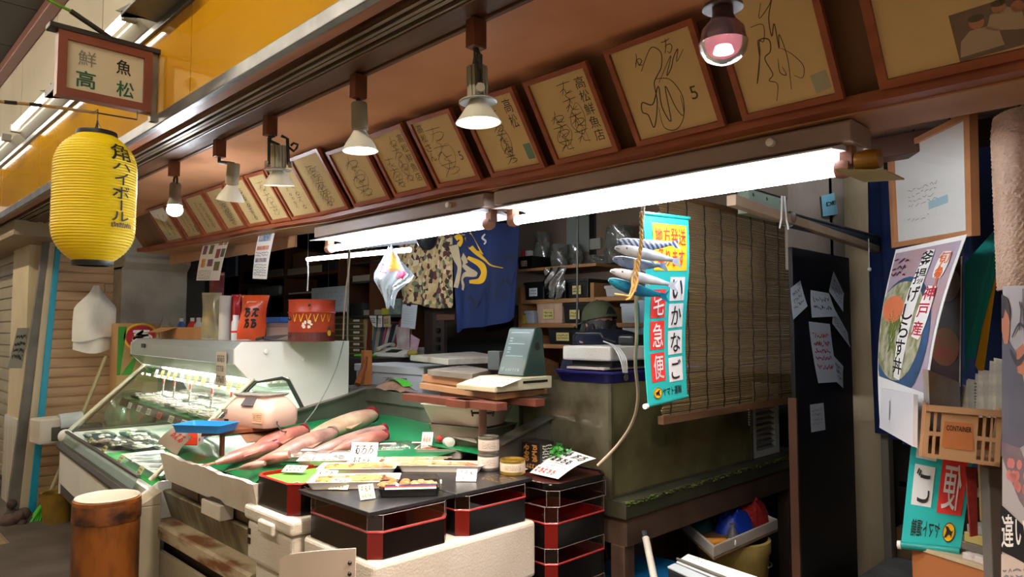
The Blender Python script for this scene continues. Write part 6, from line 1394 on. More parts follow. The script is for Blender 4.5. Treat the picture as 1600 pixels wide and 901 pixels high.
t=thing('rag_pile','dark rag pile at the foot of the leaning board','rags',pX(33,815,-6.45));mb=MB();r=random.Random(8);c_=pX(30,800,-6.45)
for k in range(9):mb.ball(c_+V((r.uniform(-.05,.05),r.uniform(-.08,.08),r.uniform(-.10,.06))),(r.uniform(.03,.06),)*3,8,6)
obj('cloths',mb,mat('rag_dark','#3a2f2a',.8,col2='#5a4640',vs=9),t,smooth=True)
mb=MB();mb.M=rotz(pX(85,690,-6.35),8);mb.box((-.1,-.14,0),(.1,.14,.19));obj('foam_cooler',mb,FOAM,bev=.015,label='cream foam cooler behind the left end of the display case',cat='foam box')
mb=MB();p=pX(92,660,-6.28);q=pX(128,655,-6.28);mb.tube([p,q],.065,16);o=obj('paper_roll',mb,mat('roll_grey_blue','#b8c0c4',.6),smooth=True,label='pale roll lying behind the left end bar of the display case',cat='roll')
mb=MB();d2=(p-q).normalized();mb.lathe([(.001,.002),(.018,.002),(.018,0)],12,Matrix.Translation(p)@d2.to_track_quat('Z','Y').to_matrix().to_4x4());obj('core',mb,mat('roll_core','#5a4a3a',.7),o)
mb=MB();p=pX(92,686,-6.29);mb.M=rotz(p,0);mb.box((-.06,-.06,0),(.06,.28,.10));obj('dark_box',mb,mat('box_charcoal','#3a3532',.6),bev=.004,label='charcoal box under the pale roll behind the display case',cat='box')
mb=MB();c_=pX(205,650,-6.25);mb.grid(lambda u,v:c_+V((.08*math.cos(6.283*u)*math.sin(math.pi*v),.20*math.sin(6.283*u)*math.sin(math.pi*v),.20*math.cos(math.pi*v)+.015*math.sin(12*u))),24,14,True);o=obj('clear_sack',mb,clear('sack_film','#e8efea',.2,.15,body=.25,bodycol='#a8b4a8',bump=.6,bs=14),smooth=True,label='clear sack with red print behind the end window of the display case',cat='sack')
mb=MB();f=lambda u,v:c_+V((.085,-.1+.2*u,-.12+.2*v));stroke(mb,f,[(.3,.9),(.25,.6),(.35,.3),(.3,.05)],.08);stroke(mb,f,[(.7,.95),(.8,.7),(.65,.5),(.75,.2)],.08);obj('red_print',mb,mat('faded_red','#c87064',.6),o)
# notice on the cream pillar
P4=[pX(27,512,-6.855),pX(46,512,-6.855),pX(34,575,-6.855),pX(12,575,-6.855)];mb=MB();mb.sheet(lambda u,v:(P4[0]*(1-u)+P4[1]*u)*(1-v)+(P4[3]*(1-u)+P4[2]*u)*v,2,4,.002);o=obj('wall_notice',mb,mat('notice_grey','#8f8d84',.6),label='grey notice taped on the cream pillar at the left edge',cat='notice')
f=surf4(*P4,off=.003);f=lambda u,v:(P4[3]*(1-u)+P4[2]*u)*(1-v)+(P4[0]*(1-u)+P4[1]*u)*v+V((.003,0,0));mb=MB();lines(mb,f,.1,.2,.9,.85,4,6,.05);obj('handwriting',mb,INK,o)

# ================================================================== ON TOP OF THE DISPLAY CASE
TZ=1.3865
def tc(px,Y=2.0):p=pY(px,520,Y);return V((p.x,Y,TZ))
c=tc(293,2.0);t=thing('cardboard_box','open cardboard box of bottles at the far end of the display case top','box',c);CARD=mat('cardboard','#a87848',.7,col2='#946538',vs=5)
x0,x1=pY(258,510,1.95).x,pY(330,510,1.95).x
for lo,hi in(((x0,1.92,TZ),(x1,1.926,TZ+.085)),((x0,2.18,TZ),(x1,2.186,TZ+.16)),((x0,1.926,TZ),(x0+.006,2.18,TZ+.09)),((x1-.006,1.926,TZ),(x1,2.18,TZ+.09)),((x0,1.926,TZ),(x1,2.18,TZ+.005))):
    mb=MB();mb.box(lo,hi);obj('side',mb,CARD,t)
mb=MB();mb.slab((x0,1.92,TZ+.085),(x0+.33,1.92,TZ+.085),(x0+.28,1.82,TZ+.05),(x0+.03,1.82,TZ+.05),.005);obj('flap',mb,CARD,t)
for i,(px,m,l)in enumerate(((283,mat('bottle_blue','#3a5ea8',.3),'small blue bottle in the cardboard box on the display case'),(300,REDP,'small red-labelled pack in the cardboard box on the display case'),(310,WHITEPL,'small white bottle in the cardboard box on the display case'))):
    p=tc(px,2.02);mb=MB();mb.lathe([(.03,.006),(.032,.01),(.032,.10),(.014,.125),(.014,.15),(.001,.15)],14,Matrix.Translation(p));o=obj('bottle',mb,m,smooth=True,label=l,cat='bottle');mb=MB();mb.lathe([(.0145,.13),(.015,.155),(.001,.156)],12,Matrix.Translation(p),caps=False);obj('cap',mb,WHITEPL,o)
c=tc(258,2.1);mb=MB();mb.grid(lambda u,v:c+V((.10*math.cos(6.283*u)*(1-.75*v),.08*math.sin(6.283*u)*(1-.75*v),.17*v+.01*math.sin(14*u))),20,8,True);obj('clear_bag',mb,FILM,smooth=True,label='clear plastic bag slumped at the far end of the display case top',cat='bag')
def pouch(px,w,y0,y1,Y,m,label,lean_=0.,seed=1,th=.03,text=None,tm=None,name='snack_bag',shear=0.):
    """pillow bag standing on the case: y0 top pixel, y1 foot pixel"""
    A=pY(px-w/2,y1,Y);B=pY(px+w/2,y1,Y);T=pY(px,y0,Y);Wd=(B-A).dot(RIGHT)/.98;Hh=T.z-TZ;ctr=V(((A.x+B.x)/2,Y,TZ));r=RIGHT;n=-YAW_F;Wd=w*(ctr-CPOS).dot(YAW_F)/FPX
    def side(s):
        def fn(u,v):
            b=th*max(0,(1-abs(2*u-1)**2.4))*max(0,1-abs(2*v-1)**3);return ctr+r*((u-.5)*Wd*(1+.06*math.sin(7*v))+shear*v*Wd)+V((0,0,Hh*v))+n*(s*b+.004*math.sin(11*u+5*v+seed))-n*lean_*v
        return fn
    t=thing(name,label,'bag',ctr);mb=MB();mb.grid(side(1),12,14);mb.grid(side(-1),12,14);body=obj('body',mb,m,t,smooth=True)
    g=lambda u,v:side(1)(u,v)+n*.003
    if text:
        rq=random.Random(6);mb=MB();scrawl(mb,g,rq,.22,.50,.85,.72,1.,.06,2,False);scrawl(mb,g,rq,.3,.25,.75,.48,1.,.06,2,False);obj('lettering',mb,tm,body)
        mb=MB();poly(mb,g,[(.2,.74),(.8,.78),(.85,.86),(.3,.86)]);obj('pale_flash',mb,mat('flash_pink','#d8a890',.4),body)
    mb=MB();[patch(mb,g,.02,v,.98,v+.03)for v in(.95,.0)];obj('seal',mb,mat('seal_'+m.name,'#b0a89a',.4),body)
    return t
pouch(330,30,457,527,1.93,mat('bag_silver_gold','#b8a878',.3,col2='#8d8c88',vs=9,metal=.3),'silver and gold snack bag standing on the display case left of the paper roll',seed=3,)
pouch(338,24,425,500,2.08,mat('bag_maroon','#6d1f2c',.35,col2='#8d4048',vs=12),'tall narrow maroon bag standing behind the silver and gold snack bag',seed=5)
pouch(368,16,460,528,1.96,mat('bag_red','#b82a30',.35),'narrow red bag between the paper roll and the orange snack bag',seed=6)
pouch(392,42,461,529,1.90,mat('bag_orange','#d8562a',.35,col2='#c23e1e',vs=6),'big bright orange snack bag with black lettering on the display case',seed=7,th=.05,shear=.16,text='scrawl',tm=INK)
c=tc(351,1.9);mb=MB();hh=pY(351,462,1.9).z-TZ;mb.lathe([(.012,0),(.036,0),(.037,.004),(.037,hh-.004),(.036,hh),(.012,hh)],24,Matrix.Translation(c),caps=False);o=obj('paper_roll',mb,mat('roll_white','#cfc9c4',.7),smooth=True,label='white kitchen paper roll standing on the display case',cat='roll')
mb=MB();mb.lathe([(.011,0),(.0125,hh-.001),(.010,hh)],14,Matrix.Translation(c),caps=False);obj('core',mb,CARD,o)
c=tc(368,1.86);hh=pY(368,492,1.86).z-TZ;mb=MB();mb.lathe([(.024,0),(.026,.004),(.026,hh*.72),(.018,hh*.8),(.018,hh),(.001,hh)],18,Matrix.Translation(c));o=obj('spray_can',mb,mat('can_white_spray','#d5d8dc',.35),smooth=True,label='small white spray can standing in front of the paper roll',cat='spray can')
mb=MB();mb.lathe([(.0263,hh*.3),(.0265,hh*.32),(.0265,hh*.36),(.0263,hh*.38)],18,Matrix.Translation(c),caps=False);obj('red_band',mb,REDP,o)
c=tc(408,2.05);mb=MB();mb.ball(c+V((0,0,.06)),(.05,.05,.06),16,10);o=obj('dark_pot',mb,mat('pot_blue_black','#1c1c28',.25),smooth=True,label='round dark blue-black pot behind the orange snack bag',cat='pot')
mb=MB();mb.tube([c+V((0,0,.118)),c+V((0,0,.135))],.012,10);obj('lid_knob',mb,BLACK,o)
x0=pY(415,510,2.0).x;x1=pY(452,510,2.0).x;mb=MB();mb.M=I4;mb.box((x0,2.0,TZ),(x1,2.2,TZ+.105));o=obj('tin_box',mb,mat('tin_pinkish','#a89894',.4,metal=.5),bev=.012,label='dull silvery tin box left of the red drum-shaped can',cat='tin')
mb=MB();mb.box((x0-.002,1.998,TZ+.08),(x1+.002,2.202,TZ+.108));obj('lid',mb,mat('tin_lid','#8d8582',.4,metal=.5),o,bev=.006)
t=thing('knife','dark curved knife lying in front of the tin box on the display case','knife',tc(435,1.88));a=tc(412,1.88)+V((0,0,.012));b=tc(455,1.88)+V((0,0,.03));mb=MB();mb.prism([a,a.lerp(b,.5)+V((0,0,-.008)),b+V((0,0,.01)),a.lerp(b,.5)+V((0,0,.014)),a+V((0,0,.014))],V((0,.004,0)));obj('blade',mb,mat('knife_dark','#3c3540',.3),t)
mb=MB();mb.tube([a+V((-.09,0,-.002)),a+V((0,0,.006))],.010,8);obj('handle',mb,BLACK,t)
mb=MB();x0=pY(408,495,2.25).x;x1=pY(440,495,2.25).x;mb.box((x0,2.24,TZ),(x1,2.30,TZ+.15));o=obj('blue_box',mb,mat('box_blue','#2450a0',.4),bev=.004,label='blue box behind the tin box on the display case',cat='box');mb=MB();mb.box((x0-.002,2.238,TZ+.12),(x1+.002,2.302,TZ+.152));obj('lid',mb,mat('box_blue_light','#3a6ab8',.4),o)
# red rusty drum can
c=tc(487,2.02);hh=pY(487,467,1.95).z-TZ;rr_=.128;M=Matrix.Translation(c);t=thing('drum_can','rusty red drum-shaped can with peeling yellow lettering on the display case','can',c)
RC=mat('can_rust_red','#a83a1e',.45,col2='#7d2412',vs=4,vlo=.4,vhi=.75)
mb=MB();mb.lathe([(rr_,0),(rr_,hh*.66),(rr_+.006,hh*.69),(rr_,hh*.72),(rr_,hh*.97),(rr_+.005,hh),(rr_-.003,hh),(rr_-.004,hh*.9),(.001,hh*.88)],40,M);body=obj('body',mb,RC,t,smooth=True)
mb=MB();mb.lathe([(rr_+.0012,.002),(rr_+.0012,hh*.22)],40,M,caps=False);obj('dark_foot',mb,mat('can_dark_foot','#4d1a14',.5),body)
a0=math.atan2(CPOS.y-c.y,CPOS.x-c.x);f=lambda u,v:c+V(((rr_+.002)*math.cos(a0+(u-.5)*2.4),(rr_+.002)*math.sin(a0+(u-.5)*2.4),hh*v))
mb=MB();
for i in range(6):stroke(mb,f,[(.14+.13*i,.64),(.17+.13*i,.48),(.19+.13*i,.55),(.22+.13*i,.66)],.014,2.)
ellipse(mb,f,.84,.20,.045,.07);obj('yellow_lettering',mb,mat('peeling_yellow','#d8a82c',.5),body)
mb=MB();r=random.Random(3)
for i in range(9):u,v=.35+r.uniform(-.06,.18),.40+r.uniform(-.06,.08);ellipse(mb,f,u,v,r.uniform(.01,.035),r.uniform(.02,.05),7)
obj('bare_patch',mb,mat('patch_white','#cfc4b4',.5),body)
mb=MB();poly(mb,f,[(.80,.27),(.88,.27),(.86,.36),(.82,.36)]);obj('green_leaf_print',mb,mat('leaf_green','#1f4a2c',.5),body)
mb=MB();mb.ball(f(.45,.86),.008,8,6);mb.ball(f(.02,.55),.012,8,6);obj('bung',mb,STEELD,body)
c=S3(.035,.92,TZ);mb=MB();mb.lathe([(.014,0),(.016,.003),(.016,.07),(.009,.082),(.009,.092),(.001,.092)],14,Matrix.Translation(c));o=obj('small_bottle',mb,WHITEPL,smooth=True,label='small white bottle at the right of the red drum-shaped can',cat='bottle');mb=MB();mb.lathe([(.0095,.08),(.010,.094),(.001,.095)],12,Matrix.Translation(c),caps=False);obj('cap',mb,GREYP,o)
# leaflets hanging from the soffit
def leaflet(px,Y,label,kind):
    P4=[pY(x,y,Y)for x,y in px];fn=lambda u,v:(P4[0]*(1-u)+P4[1]*u)*(1-v)+(P4[3]*(1-u)+P4[2]*u)*v-V((0,.008*math.sin(3*v),0));mb=MB();mb.sheet(fn,4,8,.001);o=obj('leaflet',mb,WHITEP,smooth=True,label=label,cat='leaflet');f=lambda u,v:fn(u,1-v)-V((0,.002,0));r=random.Random(len(label))
    cols=['#a83a4a','#5a7a4c','#c87838','#4a6a8a','#8a5a3a','#6a4a5a','#d8a84a']
    if kind=='photos':
        for i,(u,v,w,h_)in enumerate(((.08,.60,.16,.2),(.34,.60,.16,.2),(.66,.78,.16,.18),(.86,.78,.12,.18),(.64,.50,.16,.2),(.84,.52,.14,.18),(.12,.30,.16,.2),(.38,.32,.22,.16),(.68,.22,.22,.2))):
            mb=MB();poly(mb,f,[(u,v),(u+w,v),(u+w,v+h_),(u,v+h_)]);obj('printed_photo',mb,mat('print_%d'%(i%7),cols[i%7],.6,col2=cols[(i+3)%7],vs=40),o)
        mb=MB();lines(mb,f,.05,.02,.6,.24,6,3,.008);lines(mb,f,.05,.84,.6,.96,2,4,.012);obj('lettering',mb,INK,o)
    else:
        for i,(v0,v1,c_)in enumerate(((.74,.88,'#4a8ab0'),(.57,.65,'#c8482c'),(.33,.41,'#2c6aa8'))):
            mb=MB();poly(mb,f,[(.1,v0),(.85,v0),(.85,v1),(.1,v1)]);obj('printed_block',mb,mat('block_%d'%i,c_,.6,col2='#d8b8a0',vs=30),o)
        mb=MB();lines(mb,f,.08,.05,.9,.3,5,3,.012);lines(mb,f,.08,.44,.9,.54,2,5,.012);write(mb,f,'幻',.75,.91,.97,.99);obj('lettering',mb,INK,o)
leaflet([(321,371),(361,366),(343,438),(307,438)],1.86,'white leaflet with rows of food photos hanging under the ledge','photos')
leaflet([(406,358),(432,354),(417,436),(395,435)],1.86,'narrow white leaflet with blue and red blocks hanging under the ledge','blocks')
# ================================================================== INSIDE THE STALL
def bpx(x0,y0,x1,y1,Y,d,name,m,label=None,cat=None,parent=None,bev=.004,group=None,**k):
    a=pY(x0,(y0+y1)/2,Y);b=pY(x1,(y0+y1)/2,Y);xm=(x0+x1)/2;z0=pY(xm,y1,Y).z;z1=pY(xm,y0,Y).z
    mb=MB();mb.box((a.x,Y,z0),(b.x,Y+d,z1));return obj(name,mb,m,parent,bev=bev,label=label,cat=cat,group=group,**k)
SHELFW=mat('shelf_wood','#a3764a',.55,col2='#8d6238',vs=4,stretch=(.4,3,3));SHELFD=mat('shelf_dark_wood','#6b4326',.55,col2='#533119',vs=4)
def shelf_unit(label,px_up,y_top,y_bot,boards,Y,d,m,x_l,x_r):
    a=pY(x_l,480,Y);b=pY(x_r,480,Y);xm=(x_l+x_r)/2;t=thing('shelf_unit',label,'shelf',((a.x+b.x)/2,Y+d/2,0));zt=pY(xm,y_top,Y).z
    for px in px_up:
        p=pY(px,480,Y);mb=MB();mb.box((p.x-.015,Y,0),(p.x+.015,Y+d,zt));obj('upright',mb,m,t,bev=.003)
    out=[]
    for y in boards:
        z=pY(xm,y,Y).z;mb=MB();mb.box((a.x,Y+.005,z-.014),(b.x,Y+d,z+.014));obj('board',mb,m,t,bev=.003);out.append(z+.0145)
    return out
# ---- left back shelves
YL=3.70
zl=shelf_unit('dark brown wooden shelves at the back left behind the display case',(372,443,528),385,530,(432,462,505),YL,.40,SHELFD,372,530)
def onshelf(px0,px1,h,z,Y,d,name,m,label,cat,dy=.02,bev=.004,group=None):
    a=pY(px0,480,Y+dy);b=pY(px1,480,Y+dy);mb=MB();mb.box((a.x,Y+dy,z+.0005),(b.x,Y+dy+d,z+h));return obj(name,mb,m,bev=bev,label=label,cat=cat,group=group)
PALEB=mat('carton_pale','#b0a48e',.65);OLDB=mat('carton_old','#86694a',.7);DKBX=mat('box_dark_grey','#3d3b3c',.5);TINB=mat('tin_navy','#28345c',.4)
onshelf(380,410,.10,zl[0],YL,.2,'tin',TINB,'navy tin on the top back-left shelf','tin');onshelf(412,440,.09,zl[0],YL,.2,'carton',PALEB,'pale carton beside the navy tin on the top shelf','carton')
onshelf(448,500,.075,zl[0],YL,.25,'carton',mat('carton_cream','#c0b79f',.65),'long cream carton lying on the top back-left shelf','carton');onshelf(456,478,.16,zl[0]+.076,YL,.2,'carton',OLDB,'tan carton standing on the long cream carton','carton')
onshelf(502,524,.12,zl[0],YL,.2,'carton',DKBX,'dark box at the right end of the top back-left shelf','box')
onshelf(450,500,.02,zl[1],YL,.25,'paper_stack',WHITEP,'flat stack of white papers on the middle back-left shelf','papers');onshelf(384,436,.12,zl[1],YL,.2,'bag',mat('bag_clear_grey','#9aa29e',.4,col2='#c4c8c2',vs=14),'crumpled pale bag on the middle back-left shelf','bag',bev=.03)
onshelf(452,490,.05,zl[2],YL,.2,'folded_cloth',mat('cloth_grey_teal','#8da09c',.8,col2='#b8c0b8',vs=20),'folded pale cloths on the lower back-left shelf','cloth',bev=.015)
onshelf(380,440,.11,zl[2],YL,.2,'box',DKBX,'dark box on the lower back-left shelf','box');p=pY(433,447,YL+.05);
t=thing('doll','small red and white doll on the lower back-left shelf','doll',V((pY(436,480,YL).x+.06,YL+.06,zl[2])))
q=V((pY(436,480,YL).x+.04,YL+.10,zl[2]));mb=MB();mb.lathe([(.001,0),(.035,0),(.02,.06),(.001,.07)],12,Matrix.Translation(q));obj('dress',mb,REDP,t,smooth=True);mb=MB();mb.ball(q+V((0,0,.085)),.022,10,7);obj('head',mb,WHITEPL,t,smooth=True)
# ---- grey lids and white board leaning under the leaflet
bpx(312,470,370,506,3.0,.03,'serving_board',mat('lid_blue_grey','#9aa6b0',.4),'pale blue-grey plastic board standing behind the snack bags','board',bev=.012)
bpx(352,400,368,432,3.2,.03,'hanging_board',mat('panel_blue_grey','#8a98a4',.5),'narrow blue-grey panel hanging behind the food photo leaflet','panel')
bpx(300,449,310,474,2.9,.02,'white_slip',WHITEPL,'small white slip on the stone behind the display case','slip')
mb=MB();mb.box((-7.0,2.9,0),(-5.6,3.05,1.30));obj('low_cabinet',mb,mat('cabinet_grey','#5d5a55',.6),bev=.01,label='low grey cabinet behind the display case, carrying the blue-grey board',cat='cabinet')
mb=MB();q=pY(513,448,3.36);mb.tube([q,(q.x,q.y,2.495)],.003,5);wq=mb
o=bpx(486,448,541,488,3.35,.02,'whiteboard',mat('whiteboard_face','#aebac0',.35),'small whiteboard with faint writing behind the red drum can','whiteboard',bev=.008)
f=(lambda a,b,c:(lambda u,v:V((a.x+(b.x-a.x)*u,3.3485,c[0]+(c[1]-c[0])*v))))(pY(486,468,3.35),pY(541,468,3.35),(pY(513,488,3.35).z,pY(513,448,3.35).z));mb=MB();lines(mb,f,.1,.2,.9,.85,4,9,.01);obj('handwriting',mb,mat('ink_faint2','#70828c',.6),o);obj('hanging_wire',wq,STEELD,o)
# drawer cabinet
YD=3.62;t=thing('drawer_cabinet','olive-brown cabinet of small labelled drawers left of the fax machine','cabinet',pY(547,552,YD));DRW=mat('drawer_olive','#6b5c3c',.5,col2='#58492e',vs=5);DRL=mat('drawer_edge','#a8986a',.5)
bpx(519,493,572,553,YD,.3,'case',DRL,parent=t);zz=[497+9.2*k for k in range(6)]
for k,y in enumerate(zz):
    dr=bpx(522,y,567,y+7.4,YD-.012,.012,'drawer',DRW,parent=t,bev=.002)
    bpx(552,y+2,561,y+5.2,YD-.016,.004,'label_plate',TAGW,parent=dr,bev=0)
    if k==0:pass
mb=MB();a=pY(519,553,3.2);b=V((pY(662,590,3.55).x-.03,0,0));zc=pY(600,558,3.25).z;mb.box((a.x,3.05,0),(b.x,4.0,zc));desk=obj('work_desk',mb,mat('desk_dark','#2e2a27',.5),bev=.006,label='dark work desk at the back carrying the fax machine and files',cat='desk')
# cabinet base down to the desk is the case itself; fax
c=pY(605,557,3.30);t=thing('fax_machine','cream fax machine with sloping keypad on the back desk','fax machine',V((c.x,3.3,zc)));M=rotz(V((c.x,3.42,zc+.0005)),12);FX=mat('fax_cream','#c9c8bc',.4)
mb=MB();mb.M=M;mb.prism([(-.17,-.13,0),(-.17,-.13,.025),(-.17,.02,.07),(-.17,.13,.075),(-.17,.13,0)],(.34,0,0));obj('body',mb,FX,t,bev=.006)
mb=MB();mb.M=M;mb.slab((-.06,-.10,.0365),(.06,-.10,.0365),(.06,-.03,.0575),(-.06,-.03,.0575),.003);obj('keypad',mb,BLACK,t)
mb=MB();mb.M=M;mb.tube([(-.15,-.10,.06),(-.14,-.04,.085),(-.15,.05,.10),(-.155,.1,.09)],[.018,.013,.013,.018],8);obj('handset',mb,FX,t,smooth=True)
# books and files
r=random.Random(21);cols=['#8a2c34','#c8b048','#5a7a8a','#b0a890','#46586a','#b85a70','#d0ccc0','#3a3a44','#7a9aa0']
x=572.
for i in range(11):
    w=r.uniform(3.2,5.5);a=pY(x,520,3.62);b=pY(x+w,520,3.62);h=r.uniform(.26,.33);sh=.03+.012*i;zb_=zc+.0006;mb=MB()
    mb.hexa([(a.x,3.62,zb_),(b.x-.003,3.62,zb_),(b.x-.003,3.82,zb_),(a.x,3.82,zb_)],[(a.x+sh,3.62,zb_+h),(b.x-.003+sh,3.62,zb_+h),(b.x-.003+sh,3.82,zb_+h),(a.x+sh,3.82,zb_+h)])
    nm=['dark red','yellow','slate blue','beige','navy grey','pink','white','black','pale teal'][i%9]
    obj('file_binder',mb,mat('binder_%d'%(i%9),cols[i%9],.6),label='%s file leaning in the row behind the fax machine%s'%(nm,', nearest the clipboard' if i>8 else ''),cat='file',group='files behind the fax machine',bev=.001);x+=w
# shelf over the files with clutter and hanging papers
ZS=pY(590,494,3.62).z
t=thing('hanging_shelf','dark shelf above the files with papers hanging from its edge','shelf',V((pY(595,494,3.6).x,3.75,ZS)));a=pY(545,490,3.58);b=pY(632,490,3.58);mb=MB();mb.box((a.x,3.58,ZS-.012),(b.x,4.0,ZS+.012));obj('board',mb,DKBX,t)
for px in(575,640):p=pY(px,490,3.58);mb=MB();mb.box((p.x-.012,3.6,zc),(p.x+.012,3.98,2.2));obj('upright',mb,SHELFD,t)
for z_ in(.32,.50):mb=MB();mb.box((a.x,3.6,ZS+z_-.01),(b.x,4.0,ZS+z_+.01));obj('board',mb,DKBX,t)
for i,(x0,x1,z_,h,m,l,c_)in enumerate(((548,566,.012,.12,DKBX,'dark box at the left on the shelf above the files','box'),(568,590,.012,.05,PALEB,'pale folded papers on the shelf above the files','papers'),(596,606,.012,.06,mat('yellow_green','#b0b83a',.5),'small yellow-green pot on the shelf above the files','pot'),(608,626,.012,.14,mat('bundle_teal','#5a7a74',.6,col2='#8d9a90',vs=20),'bundle of greenish packets on the shelf above the files','packets'),(550,585,.331,.06,PALEB,'stack of pale papers on the second shelf at the back','papers'),(590,622,.331,.11,OLDB,'tan box on the second shelf at the back','box'),(520,536,.331,.1,WHITEPL,'x','x'))):
    if l=='x':continue
    onshelf(x0,x1,h,ZS+z_,3.58,.25,'shelf_item_'+c_ if False else c_.replace(' ','_'),m,l,c_,dy=.06)
for i,(px,m,l)in enumerate(([[(577,493),(588,493),(588,511),(582,508)],WHITEP,'small white slip hanging left under the dark shelf'],[[(591,493),(597,493),(597,511),(590,511)],WHITEP,'narrow white slip hanging in the middle under the dark shelf'],[[(599,494),(610,493),(610,510),(599,511)],mat('slip_tan','#c8b48a',.6),'tan slip hanging right under the dark shelf'])):
    P4=[pY(x,y,3.56)for x,y in px];mb=MB();mb.slab(P4[0],P4[1],P4[2],P4[3],.0015);o=obj('hanging_paper',mb,m,label=l,cat='paper');f=surf4(*P4,off=.003);mb=MB();f=lambda u,v:(P4[3]*(1-u)+P4[2]*u)*(1-v)+(P4[0]*(1-u)+P4[1]*u)*v-V((0,.004,0));lines(mb,f,.15,.3,.85,.8,3,i,.05);obj('handwriting',mb,INK,o)
# clipboard, posters beside it
P4=[pY(x,y,3.45)for x,y in((629,475),(652,476),(648,514),(626,511))];mb=MB();mb.slab(P4[0],P4[1],P4[2],P4[3],.006);t=obj('clipboard',mb,mat('clipboard_pale','#b4bcc0',.5),label='pale clipboard with lined sheet hanging right of the files',cat='clipboard')
mb=MB();a,b=P4[0].lerp(P4[1],.38),P4[0].lerp(P4[1],.62);mb.slab(a+V((0,-.008,-.01)),b+V((0,-.008,-.01)),b+V((0,-.008,.015)),a+V((0,-.008,.015)),.006);obj('clip',mb,BLACK,t);f=lambda u,v:(P4[3]*(1-u)+P4[2]*u)*(1-v)+(P4[0]*(1-u)+P4[1]*u)*v-V((0,.008,0));mb=MB();lines(mb,f,.12,.15,.85,.85,7,2,.012);obj('handwriting',mb,mat('ink_faint2'),t)
for px,m,l in(([(618,510),(640,512),(640,560),(622,560)],mat('poster_pale','#b0aca8',.6,col2='#8d6a68',vs=9),'pale poster with figure print hanging under the clipboard'),([(642,522),(656,530),(650,555),(640,562)],mat('poster_pinkish','#c0bcc4',.6,col2='#a84a6a',vs=6),'pinkish leaflet sticking out right of the pale poster')):
    P5=[pY(x,y,3.42)for x,y in px];mb=MB();mb.slab(P5[0],P5[1],P5[2],P5[3],.002);obj('poster',mb,m,label=l,cat='poster')
mb=MB();c=pY(648,552,3.40);mb.ball(V((c.x-.03,3.40,zc+.03)),(.06,.04,.03),10,7);obj('yellow_cloth',mb,mat('cloth_mustard','#a8963a',.7),smooth=True,label='crumpled mustard cloth on the desk right of the fax machine',cat='cloth')
mb=MB();c=pY(570,556,3.2);mb.M=rotz(V((c.x,3.2,zc)),10);mb.box((-.09,-.04,.0005),(.09,.05,.02));obj('green_pouch',mb,mat('pouch_green','#4fae2a',.5),bev=.008,label='bright green pouch lying in front of the fax machine',cat='pouch')
# dark oven / machine under the cloths
t=thing('oven','dark brown oven with three knobs beneath the hanging cloths','oven',pY(735,575,3.5));OV=mat('oven_dark','#2b211d',.4,col2='#3a2c26',vs=4)
bpx(662,479,806,700,3.55,.45,'body',OV,parent=t,bev=.008)
bpx(676,487,694,560,3.535,.015,'control_strip',mat('oven_strip','#3f3733',.4,metal=.3),parent=t,bev=.002);bpx(682,490,710,500,3.53,.02,'wood_tag',mat('tag_brown','#5a3c2a',.6),parent=t)
for y in(516,530,543):
    p=pY(686,y,3.535);mb=MB();mb.lathe([(.001,.02),(.02,.02),(.024,0)],14,Matrix.Translation(p)@Matrix.Rotation(math.pi/2,4,'X'));obj('knob',mb,BLACK,t,smooth=True)
bpx(698,502,800,566,3.53,.02,'door',mat('oven_glass','#060606',.12),parent=t,bev=.004)
# foam fish box with writing
c=pY(607,590,2.62);t=thing('foam_fish_box','white foam fish box marked 5 behind the steel sink','foam box',V((c.x,2.75,.7)))
bpx(556,574,660,640,2.60,.32,'body',mat('foam_blueish','#ccd2d8',.6),parent=t,bev=.008);bpx(553,571,662,583,2.59,.34,'rim',mat('foam_blueish'),parent=t,bev=.006)
a=pY(556,600,2.6);b=pY(660,600,2.6);z0,z1=pY(608,606,2.6).z,pY(608,584,2.6).z;f=lambda u,v:V((a.x+(b.x-a.x)*u,2.5975,z0+(z1-z0)*v));mb=MB();write(mb,f,'5',.70,.18,.80,.78);squiggle(mb,f,random.Random(2),.42,.1,.62,.8,4.,.009,.4);ellipse(mb,f,.1,.7,.015,.1,14,inner=.75);obj('handwriting',mb,mat('ink_slate','#47566a',.6),t)
mb=MB();mb.box((a.x,2.60,.0),(b.x,2.92,pY(608,640,2.6).z-.001));obj('stand_block',mb,DKB,label='dark stand under the foam fish box',cat='stand',bev=.005)
# wooden block, knife handle and rag at the left sink corner
zf=1.1005;c=pY(562,570,2.42);t=thing('mallet','brown wooden mallet leaning at the left corner of the sink','mallet',V((-3.83,2.45,zf)));mb=MB();mb.tube([V((-3.80,2.42,zf+.012)),V((-3.85,2.5,zf+.12)),V((-3.86,2.52,zf+.18))],[.02,.017,.013],10);obj('grip',mb,mat('grip_brown','#8d4f28',.45),t,smooth=True)
mb=MB();mb.box((-3.89,2.50,zf+.0),(-3.85,2.56,zf+.22));obj('wooden_block',mb,mat('block_orange','#b8743a',.5),label='upright orange-brown wooden block at the left corner of the sink',cat='block',bev=.004)
c=V((-3.45,2.445,1.0955));mb=MB();mb.grid(lambda u,v:c+V(((u-.5)*.34+.01*math.sin(9*v),(v-.5)*.10,.055*math.sin(math.pi*u)*math.sin(math.pi*v)+.012*abs(math.sin(7*u+3*v)))),18,8);obj('wet_rag',mb,mat('rag_tan','#9a7a68',.8,col2='#7a5c4c',vs=16),smooth=True,label='damp tan rag draped on the rear edge of the sink',cat='rag')
mb=MB();mb.grid(lambda u,v:c+V(((u-.5)*.16+.06,(v-.5)*.07,.062+.02*math.sin(math.pi*u)-.03*u)),8,5);obj('green_net',mb,mat('net_green','#5ac83a',.6),smooth=True,label='bright green mesh strip lying on the damp tan rag',cat='net')
